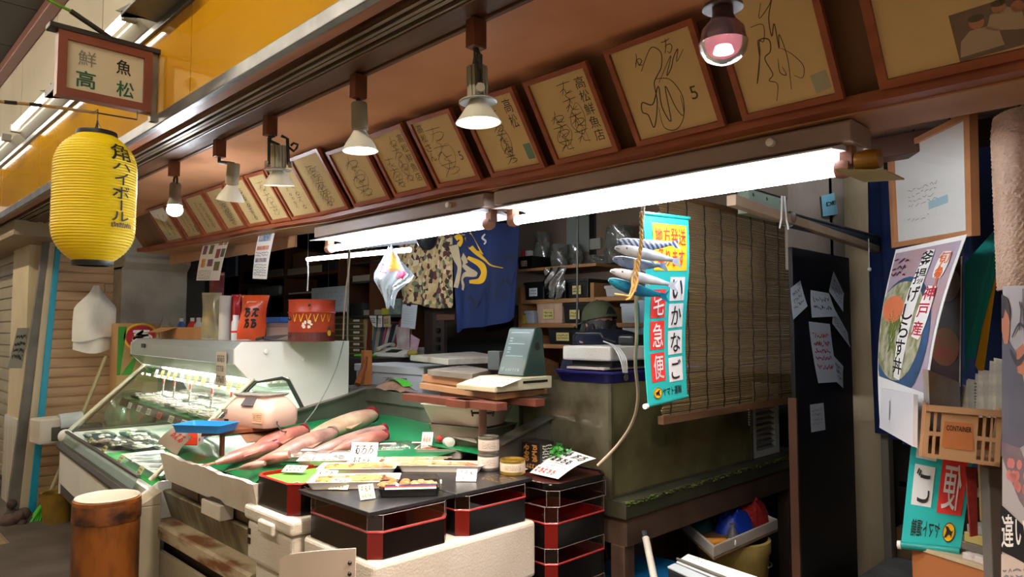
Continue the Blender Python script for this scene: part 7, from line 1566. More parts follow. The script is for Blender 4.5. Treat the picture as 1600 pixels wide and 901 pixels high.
# vertical pole with cable by the case
a=pY(545,612,2.42);b=pY(546,392,2.6);t=thing('pole','thin grey vertical pole with beige cable behind the display case','pole',V((-3.72,2.56,1.1)));mb=MB();q=pY(542,600,2.55);mb.tube([(q.x,2.55,1.1005),(q.x,2.55,2.45)],.008,8);obj('tube',mb,STEEL,t,smooth=True);mb=MB();mb.tube([V(p)for p in smooth_pts([tuple(pY(x,y,2.53))for x,y in((547,392),(545,420),(541,450),(538,480),(537,510),(536,530))],4)],.006,6);obj('cable',mb,mat('cable_tan','#b09a80',.5),t,smooth=True)
mb=MB();mb.tube([V(p)for p in smooth_pts([tuple(pX(x,y,-3.66))for x,y in((537,533),(527,570),(512,605),(492,640),(470,668),(462,680))],4)],.003,5);obj('case_cable',mb,GREYP,smooth=True,label='thin grey cable hanging down the white end panel of the display case',cat='cable')
# hanging plastic bag with orange print
D=3.35;t=thing('plastic_bag','clear plastic bag with orange and magenta print hanging under the left fluorescent tube','bag',pD(612,475,D));out=[(606,385),(618,384),(650,425),(640,438),(622,450),(615,480),(603,478),(598,460),(585,440),(583,430),(592,405)]
def bagpt(u,v,s):
    y=384+96*v;wl=[(0,607,615),(.2,598,626),(.45,584,648),(.55,584,640),(.7,592,622),(.85,600,617),(1,603,616)]
    for(a0,l0,r0),(a1,l1,r1)in zip(wl,wl[1:]):
        if a0<=v<=a1+1e-9:q=(v-a0)/(a1-a0);l,rr2=l0+(l1-l0)*q,r0+(r1-r0)*q;break
    return pD(l+(rr2-l)*u,y+3*math.sin(8*u),D-s*(.05*math.sin(math.pi*u)*math.sin(math.pi*min(1,v*1.1))+.01*math.sin(13*u+9*v)))
mb=MB();mb.grid(lambda u,v:bagpt(u,v,1),14,18);mb.grid(lambda u,v:bagpt(u,v,-1),14,18);bd=obj('film',mb,clear('bag_film','#eef4f8',.16,.2,body=.4,bodycol='#c8d4dc',bump=1.,bs=9),t,smooth=True)
mb=MB();g=lambda u,v:bagpt(u,v,1.15);mb.grid(lambda u,v:g(.30+.35*u+.1*v,.12+.30*v),5,6);obj('orange_print',mb,mat('print_orange','#d8702a',.5),bd);mb=MB();mb.grid(lambda u,v:g(.05+.2*u+.1*v,.26+.14*v),3,4);mb.grid(lambda u,v:g(.6+.2*u,.42+.12*v),3,3);obj('magenta_print',mb,mat('print_magenta','#b03a5a',.5),bd)
mb=MB();mb.tube([pD(612,385,D),pD(612,385,D)+V((0,0,.25)),pD(612,330,D)],.002,5);obj('string',mb,STEELD,t)
# hanging cloths
def cloth(px,Y,m,label,amp=.03,nf=5,d=0.):
    P4=[pY(x,y,Y)for x,y in px];fn=lambda u,v:(P4[0]*(1-u)+P4[1]*u)*(1-v)+(P4[3]*(1-u)+P4[2]*u)*v+V((0,amp*math.sin(nf*2*math.pi*u+1.2*v)*(.4+.6*v),.01*math.sin(7*u)*v));mb=MB();mb.sheet(fn,44,16,.003);o=obj('hanging_cloth',mb,m,smooth=True,label=label,cat='cloth');mb=MB();mb.tube([fn(0,0),fn(1,0)],.006,6);mb.tube([fn(0,0),(fn(0,0).x,Y,2.495)],.003,5);mb.tube([fn(1,0),(fn(1,0).x,Y,2.495)],.003,5);obj('hanging_rod',mb,STEELD,o);return o,fn
NEK=spots('patterned_cloth','#b89a68',['#b89a68','#c8b080','#3a2a24','#b89a68','#6a7a58','#c0a472','#5a2a2a','#d0c09a'],30)
cloth([(618,345),(707,345),(706,482),(628,474)],3.44,NEK,'tan cloth printed with small dark and green figures, hanging beside the blue cloth',.012,3)
BLUC=mat('cloth_blue','#0a2a66',.7,col2='#061536',vs=2.5);o,fn=cloth([(706,345),(812,350),(808,497),(710,520)],3.36,BLUC,'blue cloth with yellow bolt and cream curves, hanging at the back',.03,2.5)
f=lambda u,v:fn(u,1-v)-V((0,.004,0));f1=lambda u,v:fn(u,1-v)-V((0,.007,0));asp=.68
def blob(mb,f,pts,w,k=6):
    p=smooth_pts(pts,k);vs=[];n=len(p)
    for i in range(n):
        a,b=p[max(i-1,0)],p[min(i+1,n-1)];dx,dy=b[0]-a[0],(b[1]-a[1])/asp;l=math.hypot(dx,dy)or 1;ww=w(i/(n-1));vs+=[f(p[i][0]-dy/l*ww,p[i][1]+dx/l*ww*asp),f(p[i][0]+dy/l*ww,p[i][1]-dx/l*ww*asp)]
    mb.add(vs,[(2*i,2*i+1,2*i+3,2*i+2)for i in range(n-1)])
mb=MB();poly(mb,f,[(.14,.88),(.22,.88),(.40,.70),(.36,.74),(.46,.68)]);poly(mb,f,[(.22,.84),(.32,.90),(.47,.69),(.30,.74)]);blob(mb,f,[(.32,.76),(.42,.68),(.58,.60),(.78,.55)],lambda t:.028*(1-t)+.004);blob(mb,f,[(.28,.66),(.42,.60),(.48,.52),(.42,.44),(.30,.43)],lambda t:.02+.03*math.sin(math.pi*t));blob(mb,f,[(.04,.84),(.10,.86),(.14,.82),(.08,.78)],lambda t:.035);obj('yellow_bolt',mb,YEL,o)
mb=MB();blob(mb,f1,[(.02,.78),(.06,.66),(.10,.58),(.06,.48),(.02,.40)],lambda t:.06-.03*t);blob(mb,f1,[(.16,.68),(.22,.64),(.24,.6)],lambda t:.05);blob(mb,f1,[(.18,.60),(.30,.54),(.36,.50),(.24,.50),(.16,.46),(.20,.40),(.18,.36)],lambda t:.035);obj('cream_curves',mb,mat('cloth_cream_print','#c4b08a',.7),o)
mb=MB();
for k in range(5):u=.12+.17*k;poly(mb,f,[(u,.22+.05*k),(u+.07,.13+.05*k),(u+.085,.17+.05*k),(u+.015,.27+.05*k)]);poly(mb,f,[(u+.07,.13+.05*k),(u+.165,.26+.05*k),(u+.155,.31+.05*k),(u+.08,.18+.05*k)])
obj('dark_zigzag',mb,mat('cloth_navy_print','#0c1c3c',.7),o)
mb=MB();write(mb,f,'5',.50,.80,.55,.87)if False else stroke(mb,f,[(.50,.89),(.46,.85),(.51,.82),(.48,.79)],.03,asp);obj('white_mark',mb,WHITEPL,o)

# ---- shelves on the right with black boxes
YR=3.55
zr=shelf_unit('pale wooden shelves at the back right holding black storage boxes',(812,925,1012),442,640,(468,508,542),YR,.40,SHELFW,810,1016)
BOXB=mat('storage_black','#121314',.35);NOTEY=mat('note_yellow','#cfc07a',.6)
def storage(px0,px1,h,z,label,nm=NOTEW,note_=True,m=BOXB,wh=.45):
    a=pY(px0,480,YR+.02);b=pY(px1,480,YR+.02);t=thing('storage_box',label,'storage box',V(((a.x+b.x)/2,YR+.15,z)))
    mb=MB();loft(mb,[[(a.x+.008,YR+.028,z+.0005),(b.x-.008,YR+.028,z+.0005),(b.x-.008,YR+.30,z+.0005),(a.x+.008,YR+.30,z+.0005)],[(a.x,YR+.02,z+h),(b.x,YR+.02,z+h),(b.x,YR+.31,z+h),(a.x,YR+.31,z+h)]]);obj('body',mb,m,t,bev=.005)
    mb=MB();mb.box((a.x-.004,YR+.016,z+h-.02),(b.x+.004,YR+.314,z+h));obj('rim',mb,m,t,bev=.004)
    if note_:
        w=(b.x-a.x);mb=MB();mb.slab((a.x+w*.3,YR+.0135,z+h*.2),(a.x+w*.7,YR+.0135,z+h*.2),(a.x+w*.7,YR+.0125,z+h*.2+h*wh),(a.x+w*.3,YR+.0125,z+h*.2+h*wh),.0012);n=obj('label',mb,nm,t);f=lambda u,v:V((a.x+w*(.3+.4*u),YR+.011,z+h*(.2+wh*v)));mb=MB();lines(mb,f,.1,.15,.9,.85,2,int(px0),.04);obj('handwriting',mb,INK,n)
storage(819,850,.125,zr[0],'black storage box with white label, first on the upper right shelf');storage(853,884,.125,zr[0],'black storage box with white label, under the crumpled film on the upper right shelf');storage(886,919,.125,zr[0],'black storage box with yellow label on the upper right shelf',NOTEY)
storage(880,918,.135,zr[1],'black storage box with yellow label on the middle right shelf beside the clear tub',NOTEY);storage(838,878,.15,zr[1],'clear tub of orange packets with yellow label on the middle right shelf',NOTEY,m=mat('tub_clear_orange','#b0917e',.4,col2='#c8a890',vs=9));storage(856,905,.12,zr[2],'black storage box with yellow label on the lowest right shelf',NOTEY)
storage(820,834,.09,zr[1],'small white cup-like tub with dark lid on the middle right shelf',note_=False,m=mat('tub_grey_blue','#aab4c0',.4))
storage(970,996,.26,zr[2],'tall translucent container at the right of the lower right shelf',note_=False,m=mat('container_grey','#b4bcc2',.35));storage(998,1008,.28,zr[2],'second tall translucent container with blue contents, rightmost on the lower shelf',note_=False,m=mat('container_grey_blue','#9fb4c4',.35,col2='#5f8fb0',vs=5))
storage(945,998,.07,zr[0],'low white tray on the upper right shelf behind the cap',note_=False,m=mat('tray_white_grey','#a8aaa8',.5))
storage(808,832,.09,pY(820,420,YR+.02).z,'black box with picture label carrying a red cone on the right shelves',mat('label_picture','#c8b8a0',.6,col2='#8d4a3a',vs=30))
zt_=pY(820,420,YR+.02).z;mb=MB();a=pY(806,480,YR);b=pY(930,480,YR);mb.box((a.x,YR+.01,zt_-.02),(b.x,YR+.40,zt_-.0005));obj('top_board',mb,SHELFW,[o_ for o_ in bpy.data.objects if o_.get('label','').startswith('pale wooden shelves')][0])
p=pY(806,396,YR+.1);p=V((pY(818,480,YR+.12).x,YR+.12,zt_+.0905));mb=MB();mb.lathe([(.03,0),(.001,.07)],14,Matrix.Translation(p));mb.lathe([(.001,0),(.03,0),(.001,.001)],14,Matrix.Translation(p));obj('red_cone',mb,REDP,smooth=False,label='small red cone on the black picture-labelled box',cat='cone')
p=V((pY(827,480,YR+.12).x,YR+.12,zt_+.0905));mb=MB();mb.lathe([(.028,0),(.03,.004),(.03,.045),(.028,.05),(.001,.05)],16,Matrix.Translation(p));obj('white_cup',mb,WHITEPL,smooth=True,label='white cup beside the red cone',cat='cup')
mb=MB();a=pY(795,486,YR+.02);b=pY(800,486,YR+.02);onshelf(812,818,.06,zr[1],YR,.03,'yellow_box',mat('yellow_label','#d0b82a',.5),'small yellow box at the left end of the middle right shelf','box')
# film-wrapped rolls and crumpled film on top of the right shelves
WRAP=clear('wrap_film','#c8ccc8',.3,.12,body=.55,bodycol='#9a9a92',bump=1.,bs=10,col2='#6f6c64',vs=9)
def wrapped(px,y0,y1,w,label,Y=YR+.12,th=.06,seed=1):
    c=pY(px,y1,Y);top=pY(px,y0,Y);hh=top.z-zt_;r=random.Random(seed);ph=[r.uniform(0,6)for _ in range(4)];R_=w*(c-CPOS).dot(YAW_F)/FPX/2/.72
    mb=MB();mb.grid(lambda u,v:V((c.x,Y+.08,zt_))+V((R_*math.cos(6.283*u)*(1-.25*v**3)*(1+.10*math.sin(4*6.283*u+8*v+ph[0])),th*math.sin(6.283*u)*(1+.15*math.sin(3*6.283*u+ph[1]+7*v)),.003+hh*v)),28,16,True);return obj('wrapped_bundle',mb,WRAP,smooth=True,label=label,cat='bundle')
wrapped(836,362,432,18,'tall film-wrapped roll at the left on top of the right shelves',seed=1);wrapped(862,381,432,20,'short film-wrapped roll second from the left on top of the right shelves',seed=2);wrapped(882,382,414,30,'dull grey wrapped pack behind the short roll on the right shelves',YR+.24,.05,3)
wrapped(925,398,428,26,'round film-wrapped pack of small cups on top of the right shelves',seed=4);wrapped(957,352,422,36,'large film-wrapped bundle at the right on top of the right shelves',seed=5,th=.09)
c=pY(872,440,YR);r=random.Random(14);mb=MB();mb.grid(lambda u,v:V((pY(852,440,YR).x+.19*u+.01*math.sin(9*v),YR-.012-.03*math.sin(3.1*u)*math.sin(3.1*v)-.012*math.sin(17*u+11*v),zt_-.01-.22*v*(.6+.4*math.sin(2.5*u+.3)))),20,20);obj('crumpled_film',mb,WRAP,smooth=True,label='crumpled clear film hanging over the black boxes on the right shelves',cat='film')
# steel chute plates on the plywood and small switch plate
for px,l in((893,'left of two tall pale steel plates on the plywood above the shelves'),(912,'right of two tall pale steel plates on the plywood above the shelves')):
    bpx(px-8,335,px+8,388 if px<900 else 394,3.94,.02,'steel_plate',mat('plate_pale','#a8b0a8',.3,metal=.4),l,'plate',bev=.002)
bpx(920,333,930,398,3.945,.015,'black_strip',BLACK,'black strip on the plywood right of the steel plates','strip');bpx(921,372,938,389,3.93,.02,'paper_pad',mat('pad_grey','#a8a89c',.6),'small square paper pad on the plywood right of the steel plates','pad')
p=pD(904,388,3.2);mb=MB();mb.tube([(p.x,p.y,2.5),tuple(pD(902,480,3.2)),tuple(pD(901,512,3.2))],.005,6);obj('hanging_wire',mb,STEELD,label='thin dark wire hanging in front of the right shelves',cat='wire')

# ================================================================== PERSON BEHIND THE TANK
SKIN=mat('skin','#b98a74',.5,col2='#a87662',vs=8);NAVY=mat('shirt_navy','#141a30',.8,col2='#0e1222',vs=6);HAIR=mat('hair_black','#141213',.5);CAPM=mat('cap_olive','#4c5238',.8,col2='#41472f',vs=12)
HP=pD(936,497,4.1);BX=V((HP.x,HP.y,0));turn=math.radians(150)
hd_dir=V((-.93,.16,-.25)).normalized()  # looks away to the left and down at the work
side=hd_dir.cross(V((0,0,1))).normalized()
t=thing('person','person in an olive cap and navy shirt bending over work behind the fish tank','person',BX)
HC=V((HP.x,HP.y,pD(936,500,4.1).z));nb=HC-hd_dir*.03+V((0,0,-.10));bh=V((hd_dir.x,hd_dir.y,0)).normalized()
def skinmesh(name,J,E,Rr,m,parent,root=0,sub=2,hide=None):
    me=bpy.data.meshes.new(name);inv=WM[parent.name].inverted();me.from_pydata([inv@V(p)for p in J],E,[]);o=bpy.data.objects.new(name,me);link(o,parent,WM[parent.name].copy());me.materials.append(m)
    sk=o.modifiers.new('skin','SKIN');sk.use_smooth_shade=True
    for i,r_ in enumerate(Rr):d=me.skin_vertices[0].data[i];d.radius=r_ if isinstance(r_,tuple)else(r_,r_);d.use_root=(i==root)
    s=o.modifiers.new('sub','SUBSURF');s.levels=sub;s.render_levels=sub
    dg=bpy.context.evaluated_depsgraph_get();new=bpy.data.meshes.new_from_object(o.evaluated_get(dg));o.modifiers.clear();o.data=new;new.polygons.foreach_set('use_smooth',[True]*len(new.polygons));return o
sh=nb+V((0,0,-.035))-bh*.05;chest=sh-bh*.05+V((0,0,-.14));waist=V((HC.x,HC.y,1.0))-bh*.06;pel=V((HC.x,HC.y,.86))-bh*.05
lft=-side;J=[pel,waist,chest,sh,nb,HC-hd_dir*.02+V((0,0,-.05)),HC+V((0,0,.0)),HC+V((0,0,.07))];E=[(0,1),(1,2),(2,3),(3,4),(4,5),(5,6),(6,7)];Rr=[.135,.125,.15,.11,.056,.072,.085,.068]
for s in(-1,1):
    k=len(J);S=sh+side*(.19*s)+V((0,0,-.03));el=S+V((0,0,-.26))+bh*.10+side*(.05*s);wr=el+bh*.22+V((0,0,-.06))-side*(.06*s);pm=wr+bh*.07
    J+=[S,el,wr,pm];E+=[(3,k),(k,k+1),(k+1,k+2),(k+2,k+3)];Rr+=[.058,.044,.028,(.038,.018)]
    for fi in range(4):
        b0=pm+side*((fi-1.5)*.02)+bh*.02;kk=len(J);L_=(.066,.076,.072,.056)[fi];J+=[b0+bh*.02,b0+bh*(L_*.6)+V((0,0,-.012)),b0+bh*L_+V((0,0,-.035))];E+=[(k+3,kk),(kk,kk+1),(kk+1,kk+2)];Rr+=[.009,.0085,.0075]
    kk=len(J);J+=[wr+bh*.03-side*(.035*s),wr+bh*.065-side*(.052*s)+V((0,0,-.015))];E+=[(k+2,kk),(kk,kk+1)];Rr+=[.011,.009]
    k=len(J);hp=pel+side*(.09*s)+V((0,0,-.04));J+=[hp,hp+V((0,0,-.38))+bh*.03,hp+V((0,0,-.75))-bh*.01,V((hp.x,hp.y,.035))+bh*.12];E+=[(0,k),(k,k+1),(k+1,k+2),(k+2,k+3)];Rr+=[.095,.062,.045,.035]
body=skinmesh('body',J,E,Rr,SKIN,t)
mb=MB();ear=HC-side*.0;e_=HC+side*.088+V((0,0,-.035));e2=HC-side*.088+V((0,0,-.035))
for q in(e_,e2):
    mb=MB();mb.M=basis(q,hd_dir,V((0,0,1)));mb.ball((0,0,0),(.016,.028,.010),10,7);obj('ear',mb,SKIN,t,smooth=True)
mb=MB();mb.M=basis(HC+hd_dir*.095+V((0,0,-.045)),hd_dir,V((0,0,1)));mb.ball((0,0,0),(.02,.022,.013),10,7);obj('nose',mb,SKIN,t,smooth=True)
for s in(-1,1):
    mb=MB();mb.ball(HC+hd_dir*.082+side*(.032*s)+V((0,0,-.01)),.011,10,7);obj('eye',mb,BLACK,t,smooth=True)
mb=MB();mb.tube([HC+hd_dir*.082+side*.022+V((0,0,-.085)),HC+hd_dir*.09+V((0,0,-.087)),HC+hd_dir*.082-side*.022+V((0,0,-.085))],.005,6);obj('mouth',mb,mat('lip','#8d5048',.5),t)
# shirt follows the torso and arms
JS=[waist+V((0,0,-.06)),waist,chest,sh,sh.lerp(nb,.35)];ES=[(0,1),(1,2),(2,3),(3,4)];RS=[.155,.16,.195,.165,.095]
for s in(-1,1):
    k=len(JS);S=sh+side*(.19*s)+V((0,0,-.03));el=S+V((0,0,-.26))+bh*.10+side*(.05*s);wr=el+bh*.13+V((0,0,-.036))-side*(.035*s);JS+=[S,el,wr];ES+=[(3,k),(k,k+1),(k+1,k+2)];RS+=[.105,.075,.055]
skinmesh('shirt',JS,ES,RS,NAVY,t)
mb=MB()
JT=[pel+V((0,0,.06)),pel];ET=[(0,1)];RT=[.15,.155]
for s in(-1,1):
    k=len(JT);hp=pel+side*(.09*s)+V((0,0,-.04));JT+=[hp,hp+V((0,0,-.38))+bh*.03,hp+V((0,0,-.72))-bh*.01];ET+=[(1,k),(k,k+1),(k+1,k+2)];RT+=[.115,.08,.062]
skinmesh('trousers',JT,ET,RT,mat('trousers_dark','#20222a',.8),t)
# cap: crown, band, brim to the front, opening at the back
Mc=basis(HC+V((0,0,.012)),bh,V((0,0,1)).cross(bh));tiltM=Matrix.Rotation(math.radians(10),4,'Y');Mc=Mc@tiltM
def crown(u,v,g=0.):a=6.283*u;p=math.pi/2*v;return Mc@V(((.112+g)*math.cos(a)*math.cos(p)**.75,(.098+g)*math.sin(a)*math.cos(p)**.75,-.012+(.115+g)*math.sin(p)**1.05))
mb=MB();mb.grid(lambda u,v:crown(u,min(v,.995)),36,14,True);cap=obj('cap',mb,CAPM,t,smooth=True)
mb=MB();mb.grid(lambda u,v:crown(.5-.075+.15*u,.02+.34*math.sin(math.pi*min(max(u,.04),.96))*v,.003),14,6);obj('back_opening',mb,mat('cap_opening','#0d0c0d',.8),cap)
mb=MB();mb.grid(lambda u,v:crown(.5-.10+.2*u,.015+.07*v,.004),12,3);obj('strap',mb,CAPM,cap,smooth=True)
mb=MB();mb.sheet(lambda u,v:Mc@V(((.105+.075*v)*math.cos((u-.5)*2.1),(.098+.035*v)*math.sin((u-.5)*2.1),-.014-.02*v)),14,4,.005);obj('brim',mb,CAPM,cap,smooth=True)
mb=MB();mb.ball(Mc@V((0,0,.104)),.008,8,6);obj('button',mb,CAPM,cap)
mb=MB();r=random.Random(30);Mh=basis(HC+V((0,0,-.03)),bh,V((0,0,1)).cross(bh))
mb.grid(lambda u,v:Mh@V((.104*math.cos(.9+4.48*u),.096*math.sin(.9+4.48*u),.03-.10*v*(.55+.45*math.sin(math.pi*u))+.004*math.sin(60*u))),40,6)
for k in range(46):
    a=.9+4.48*r.random();z=-.02-.05*r.random()*math.sin((a-.9)/4.48*math.pi);p=Mh@V((.10*math.cos(a),.094*math.sin(a),z+.03));q=Mh@V((.122*math.cos(a+.1),.112*math.sin(a+.1),z-.025));mb.tube([p,p.lerp(q,.6)+V((0,0,.006)),q],[.008,.006,.001],5)
obj('hair',mb,HAIR,t,smooth=True)
# ================================================================== UNDER THE TANK TABLE
t=thing('scrub_pole','pale plastic pole leaning against the front of the tank table','pole',pZ(1028,930,.2));a=pD(1009,840,2.80);b=pD(1034,960,2.55);mb=MB();mb.tube([a,b],.014,10);obj('tube',mb,mat('pole_pale','#a8a49c',.5),t,smooth=True);mb=MB();mb.tube([a,a+(a-b).normalized()*.025],.016,10);obj('cap',mb,BLACK,t)
c=pZ(1000,905,.35);M=Matrix.Translation((c.x-.05,c.y+.12,0));mb=MB();mb.lathe([(.16,0),(.2,.34),(.21,.35),(.19,.35),(.15,.02),(.001,.02)],28,M,caps=False);o=obj('blue_tub',mb,mat('tub_sky_blue','#1f7fc4',.4),smooth=True,label='sky blue tub on the floor under the tank table',cat='tub');mb=MB();mb.lathe([(.001,.345),(.19,.343),(.195,.352),(.15,.365),(.001,.37)],28,M);obj('lid',mb,mat('tub_sky_blue'),o,smooth=True)
# wide foam tray of odds and ends on a bucket
cx,cy=pZ(1135,845,.46).x,pZ(1135,845,.46).y;t=thing('foam_tray','white foam tray holding red net, blue bag and a bottle under the tank table','tray',(cx,cy,.44));P=[pZ(1062,828,.44),pZ(1115,876,.44),pZ(1216,830,.44),pZ(1150,800,.44)]
cen=sum((p for p in P),V())/4;Q=[p+(cen-p)*.06 for p in P];up=V((0,0,.05));mb=MB();mb.hexa(P,[p+V((0,0,.012))for p in P]);obj('base',mb,mat('board_tan_wet','#8d7054',.6,col2='#6d543c',vs=8),t,bev=.004)
for k in range(4):
    j=(k+1)%4;mb=MB();mb.hexa([P[k]+V((0,0,.0125)),P[j]+V((0,0,.0125)),Q[j]+V((0,0,.0125)),Q[k]+V((0,0,.0125))],[P[k]+V((0,0,.062)),P[j]+V((0,0,.062)),Q[j]+V((0,0,.062)),Q[k]+V((0,0,.062))]);obj('side',mb,FOAM,t,bev=.004)
base=cen.z+.0135
def heap(c,rx,ry,h,seed,am=.25):
    r=random.Random(seed);ph=[r.uniform(0,6)for _ in range(4)];return lambda u,v:V((c.x+rx*v*math.cos(6.283*u)*(1+am*.4*math.sin(3*6.283*u+ph[0])),c.y+ry*v*math.sin(6.283*u)*(1+am*.4*math.sin(2*6.283*u+ph[1])),c.z+h*(1-v**4)*(1+am*v*math.sin(3*6.283*u+5*v+ph[2])+.22*v*math.sin(9*6.283*u+11*v+ph[3]))))
c=V((Q[3].x*.6+Q[2].x*.4,Q[3].y*.6+Q[2].y*.4,base)).lerp(V((cen.x,cen.y,base)),.4);mb=MB();mb.grid(heap(c,.13,.20,.13,1),28,12,True);obj('red_net',mb,mat('net_red','#a81a16',.7,col2='#7d100e',vs=30,bump=.6,bs=50),smooth=True,label='heap of red netting at the back of the foam tray',cat='net')
c=V((cen.x+.02,cen.y+.02,base));mb=MB();mb.grid(heap(c,.09,.11,.10,2),24,9,True);obj('blue_bag',mb,mat('bag_royal_blue','#1236a0',.45),smooth=True,label='royal blue plastic bag in the middle of the foam tray',cat='bag')
c=V(Q[1]).lerp(cen,.3);c.z=base+.022;d=V((.6,.35,0)).normalized();d=RIGHT;mb=MB();mb.tube([c-d*.06,c+d*.03,c+d*.045],[.02,.02,.012],14);o=obj('sauce_bottle',mb,mat('bottle_amber','#c8862a',.3),smooth=True,label='amber bottle with white cap lying at the front of the foam tray',cat='bottle');mb=MB();mb.tube([c+d*.045,c+d*.075],[.018,.018],14);obj('cap',mb,WHITEPL,o,smooth=True)
c=V(Q[1]).lerp(V(Q[2]),.3).lerp(cen,.2);c.z=base;mb=MB();mb.lathe([(.022,0),(.024,.004),(.024,.05),(.012,.07),(.012,.085),(.015,.09),(.001,.09)],16,Matrix.Translation(c));obj('clear_bottle',mb,clear('bottle_clear','#d8d8d4',.3,.1,body=.3,bodycol='#a8a8a4'),smooth=True,label='small clear bottle standing beside the amber bottle',cat='bottle')
c=V(Q[0]).lerp(cen,.4);c.z=base;mb=MB();mb.grid(heap(c,.07,.09,.06,5),20,8,True);obj('teal_cloth',mb,mat('cloth_dark_teal','#16505a',.7),smooth=True,label='dark teal cloth at the left end of the foam tray',cat='cloth')
M=Matrix.Translation((cen.x+.03,cen.y-.0,0));mb=MB();mb.lathe([(.14,0),(.17,.36),(.178,.37),(.178,.425),(.165,.43),(.135,.03),(.001,.03)],28,M,caps=False);o=obj('bucket',mb,mat('bucket_yellow_old','#8d7a3c',.5,col2='#b8a45c',vs=6),smooth=True,label='old yellow bucket under the foam tray below the tank table',cat='bucket');mb=MB();mb.tube([V((cen.x+.03+.18*math.cos(a),cen.y+.18*math.sin(a),.40-.10*abs(math.sin(a/2+1))))for a in[k*.3 for k in range(11)]],.004,6);obj('handle',mb,STEEL,o)
t=thing('electronic_scale','long white and dark electronic weighing unit in front of the tank table','scale',pZ(1110,900,.5));P=[pZ(1043,888,.56),pZ(1076,873,.58),pZ(1230,925,.58),pZ(1195,960,.56)];mb=MB();mb.hexa([p-V((0,0,.10))for p in P],P);obj('body',mb,mat('unit_dark','#1c1d22',.4),t,bev=.006)
mb=MB();mb.slab(P[0].lerp(P[1],.42)+V((0,0,.002)),P[3].lerp(P[2],.42)+V((0,0,.002)),P[2]+V((0,0,.012)),P[1]+V((0,0,.012)),.01);wt=obj('white_top',mb,mat('unit_white','#c8d0d6',.4),t,bev=.003);mb=MB();mb.slab(P[0]+V((0,0,.001)),P[3]+V((0,0,.001)),P[3].lerp(P[2],.36)+V((0,0,.001)),P[0].lerp(P[1],.36)+V((0,0,.001)),.008);obj('front_plate',mb,mat('unit_pale','#a8b4bc',.4),t,bev=.002)
f=lambda u,v:(P[0].lerp(P[3],u)).lerp(P[1].lerp(P[2],u),.5+.45*v)+V((0,0,.0255));mb=MB();lines(mb,f,.06,.3,.24,.9,2,3,.01);obj('lettering',mb,INK,wt)
mb=MB();mb.tube([P[0].lerp(P[1],.46)+P[3]*.0+V((0,0,.02)),P[3].lerp(P[2],.46)+V((0,0,.02))],.006,8);obj('chrome_rod',mb,STEEL,t,smooth=True)
mb=MB();mb.box((P[0].x-.02,P[0].y+.03,0),(P[0].x+.16,P[0].y+.25,.455));obj('dark_crate',mb,BLACK,label='dark crate standing below the electronic weighing unit',cat='crate',bev=.01)
bk=MB();bk.box((-2.35,3.99,0),(-1.75,4.02,.78));obj('dark_board',bk,mat('board_slate','#23262a',.6),bev=.004,label='slate grey board standing at the back under the tank table',cat='board')

# ================================================================== RIGHT SIDE: curtain, certificate, posters, crate
CURT=mat('curtain_blue','#142c5e',.8,col2='#0e2148',vs=3)
c0=pY(1366,450,4.28);c1=pY(1545,450,3.2);zt=2.30
mb=MB();A=V((c0.x,4.28,0));B=V((c1.x+.02,3.2,0));nrm=(B-A).cross(V((0,0,1))).normalized()
mb.sheet(lambda u,v:A.lerp(B,u)+V((0,0,zt-(zt-.88)*v))+nrm*(.03*math.sin(42*u+.8*math.sin(3*v))),70,8,.004);obj('curtain',mb,CURT,smooth=True,label='dark blue curtain hanging behind the framed certificate',cat='curtain')
def psheet(name,px,label,cat,m,thick=.0015,bend=None,group=None):
    P4=[pD(*q)for q in px];n=(P4[1]-P4[0]).cross(P4[3]-P4[0]).normalized();n=n if n.dot(CPOS-P4[0])>0 else-n;bd=bend or(lambda u,v:0)
    fn=lambda u,v:(P4[0]*(1-u)+P4[1]*u)*(1-v)+(P4[3]*(1-u)+P4[2]*u)*v+n*bd(u,v);mb=MB();mb.sheet(fn,12,18,thick);o=obj(name,mb,m,smooth=True,label=label,cat=cat,group=group)
    return o,(lambda k:(lambda u,v:fn(u,1-v)+n*k)),n,P4
# framed certificate
Pc=[pD(1391,238,2.85),pD(1521,171,2.12),pD(1525,368,2.12),pD(1398,387,2.85)];n=(Pc[1]-Pc[0]).cross(Pc[3]-Pc[0]).normalized();n=n if n.dot(CPOS-Pc[0])>0 else-n
t=thing('framed_certificate','wood-framed white certificate under reflecting glass, hung at the right','framed certificate',Pc[3].lerp(Pc[2],.5));F=lambda u,v,k=0:(Pc[3]*(1-u)+Pc[2]*u)*(1-v)+(Pc[0]*(1-u)+Pc[1]*u)*v+n*k
fu,fv=.055,.05;q=[(0,0),(1,0),(1,1),(0,1)];qi=[(fu,fv),(1-fu,fv),(1-fu,1-fv),(fu,1-fv)];mb=MB()
for k in range(4):j=(k+1)%4;mb.prism([F(*q[k],-.012),F(*q[j],-.012),F(*qi[j],-.012),F(*qi[k],-.012)],n*.024)
obj('frame',mb,mat('frame_light_wood','#b88258',.4,col2='#a87048',vs=5),t)
mb=MB();mb.prism([F(fu*.8,fv*.8,-.008),F(1-fu*.8,fv*.8,-.008),F(1-fu*.8,1-fv*.8,-.008),F(fu*.8,1-fv*.8,-.008)],n*.006);pa=obj('paper',mb,WHITEP,t)
f=lambda u,v:F(fu+(1-2*fu)*u,fv+(1-2*fv)*v,-.0012);mb=MB();lines(mb,f,.2,.34,.62,.56,4,12,.006);lines(mb,f,.18,.18,.5,.26,1,13,.006);obj('lettering',mb,mat('ink_grey','#77757a',.6),pa)
mb=MB();poly(mb,f,[(.5,.28),(.75,.30),(.75,.38),(.5,.36)]);obj('pale_blue_mark',mb,mat('mark_pale_blue','#a8c8d4',.6),pa)
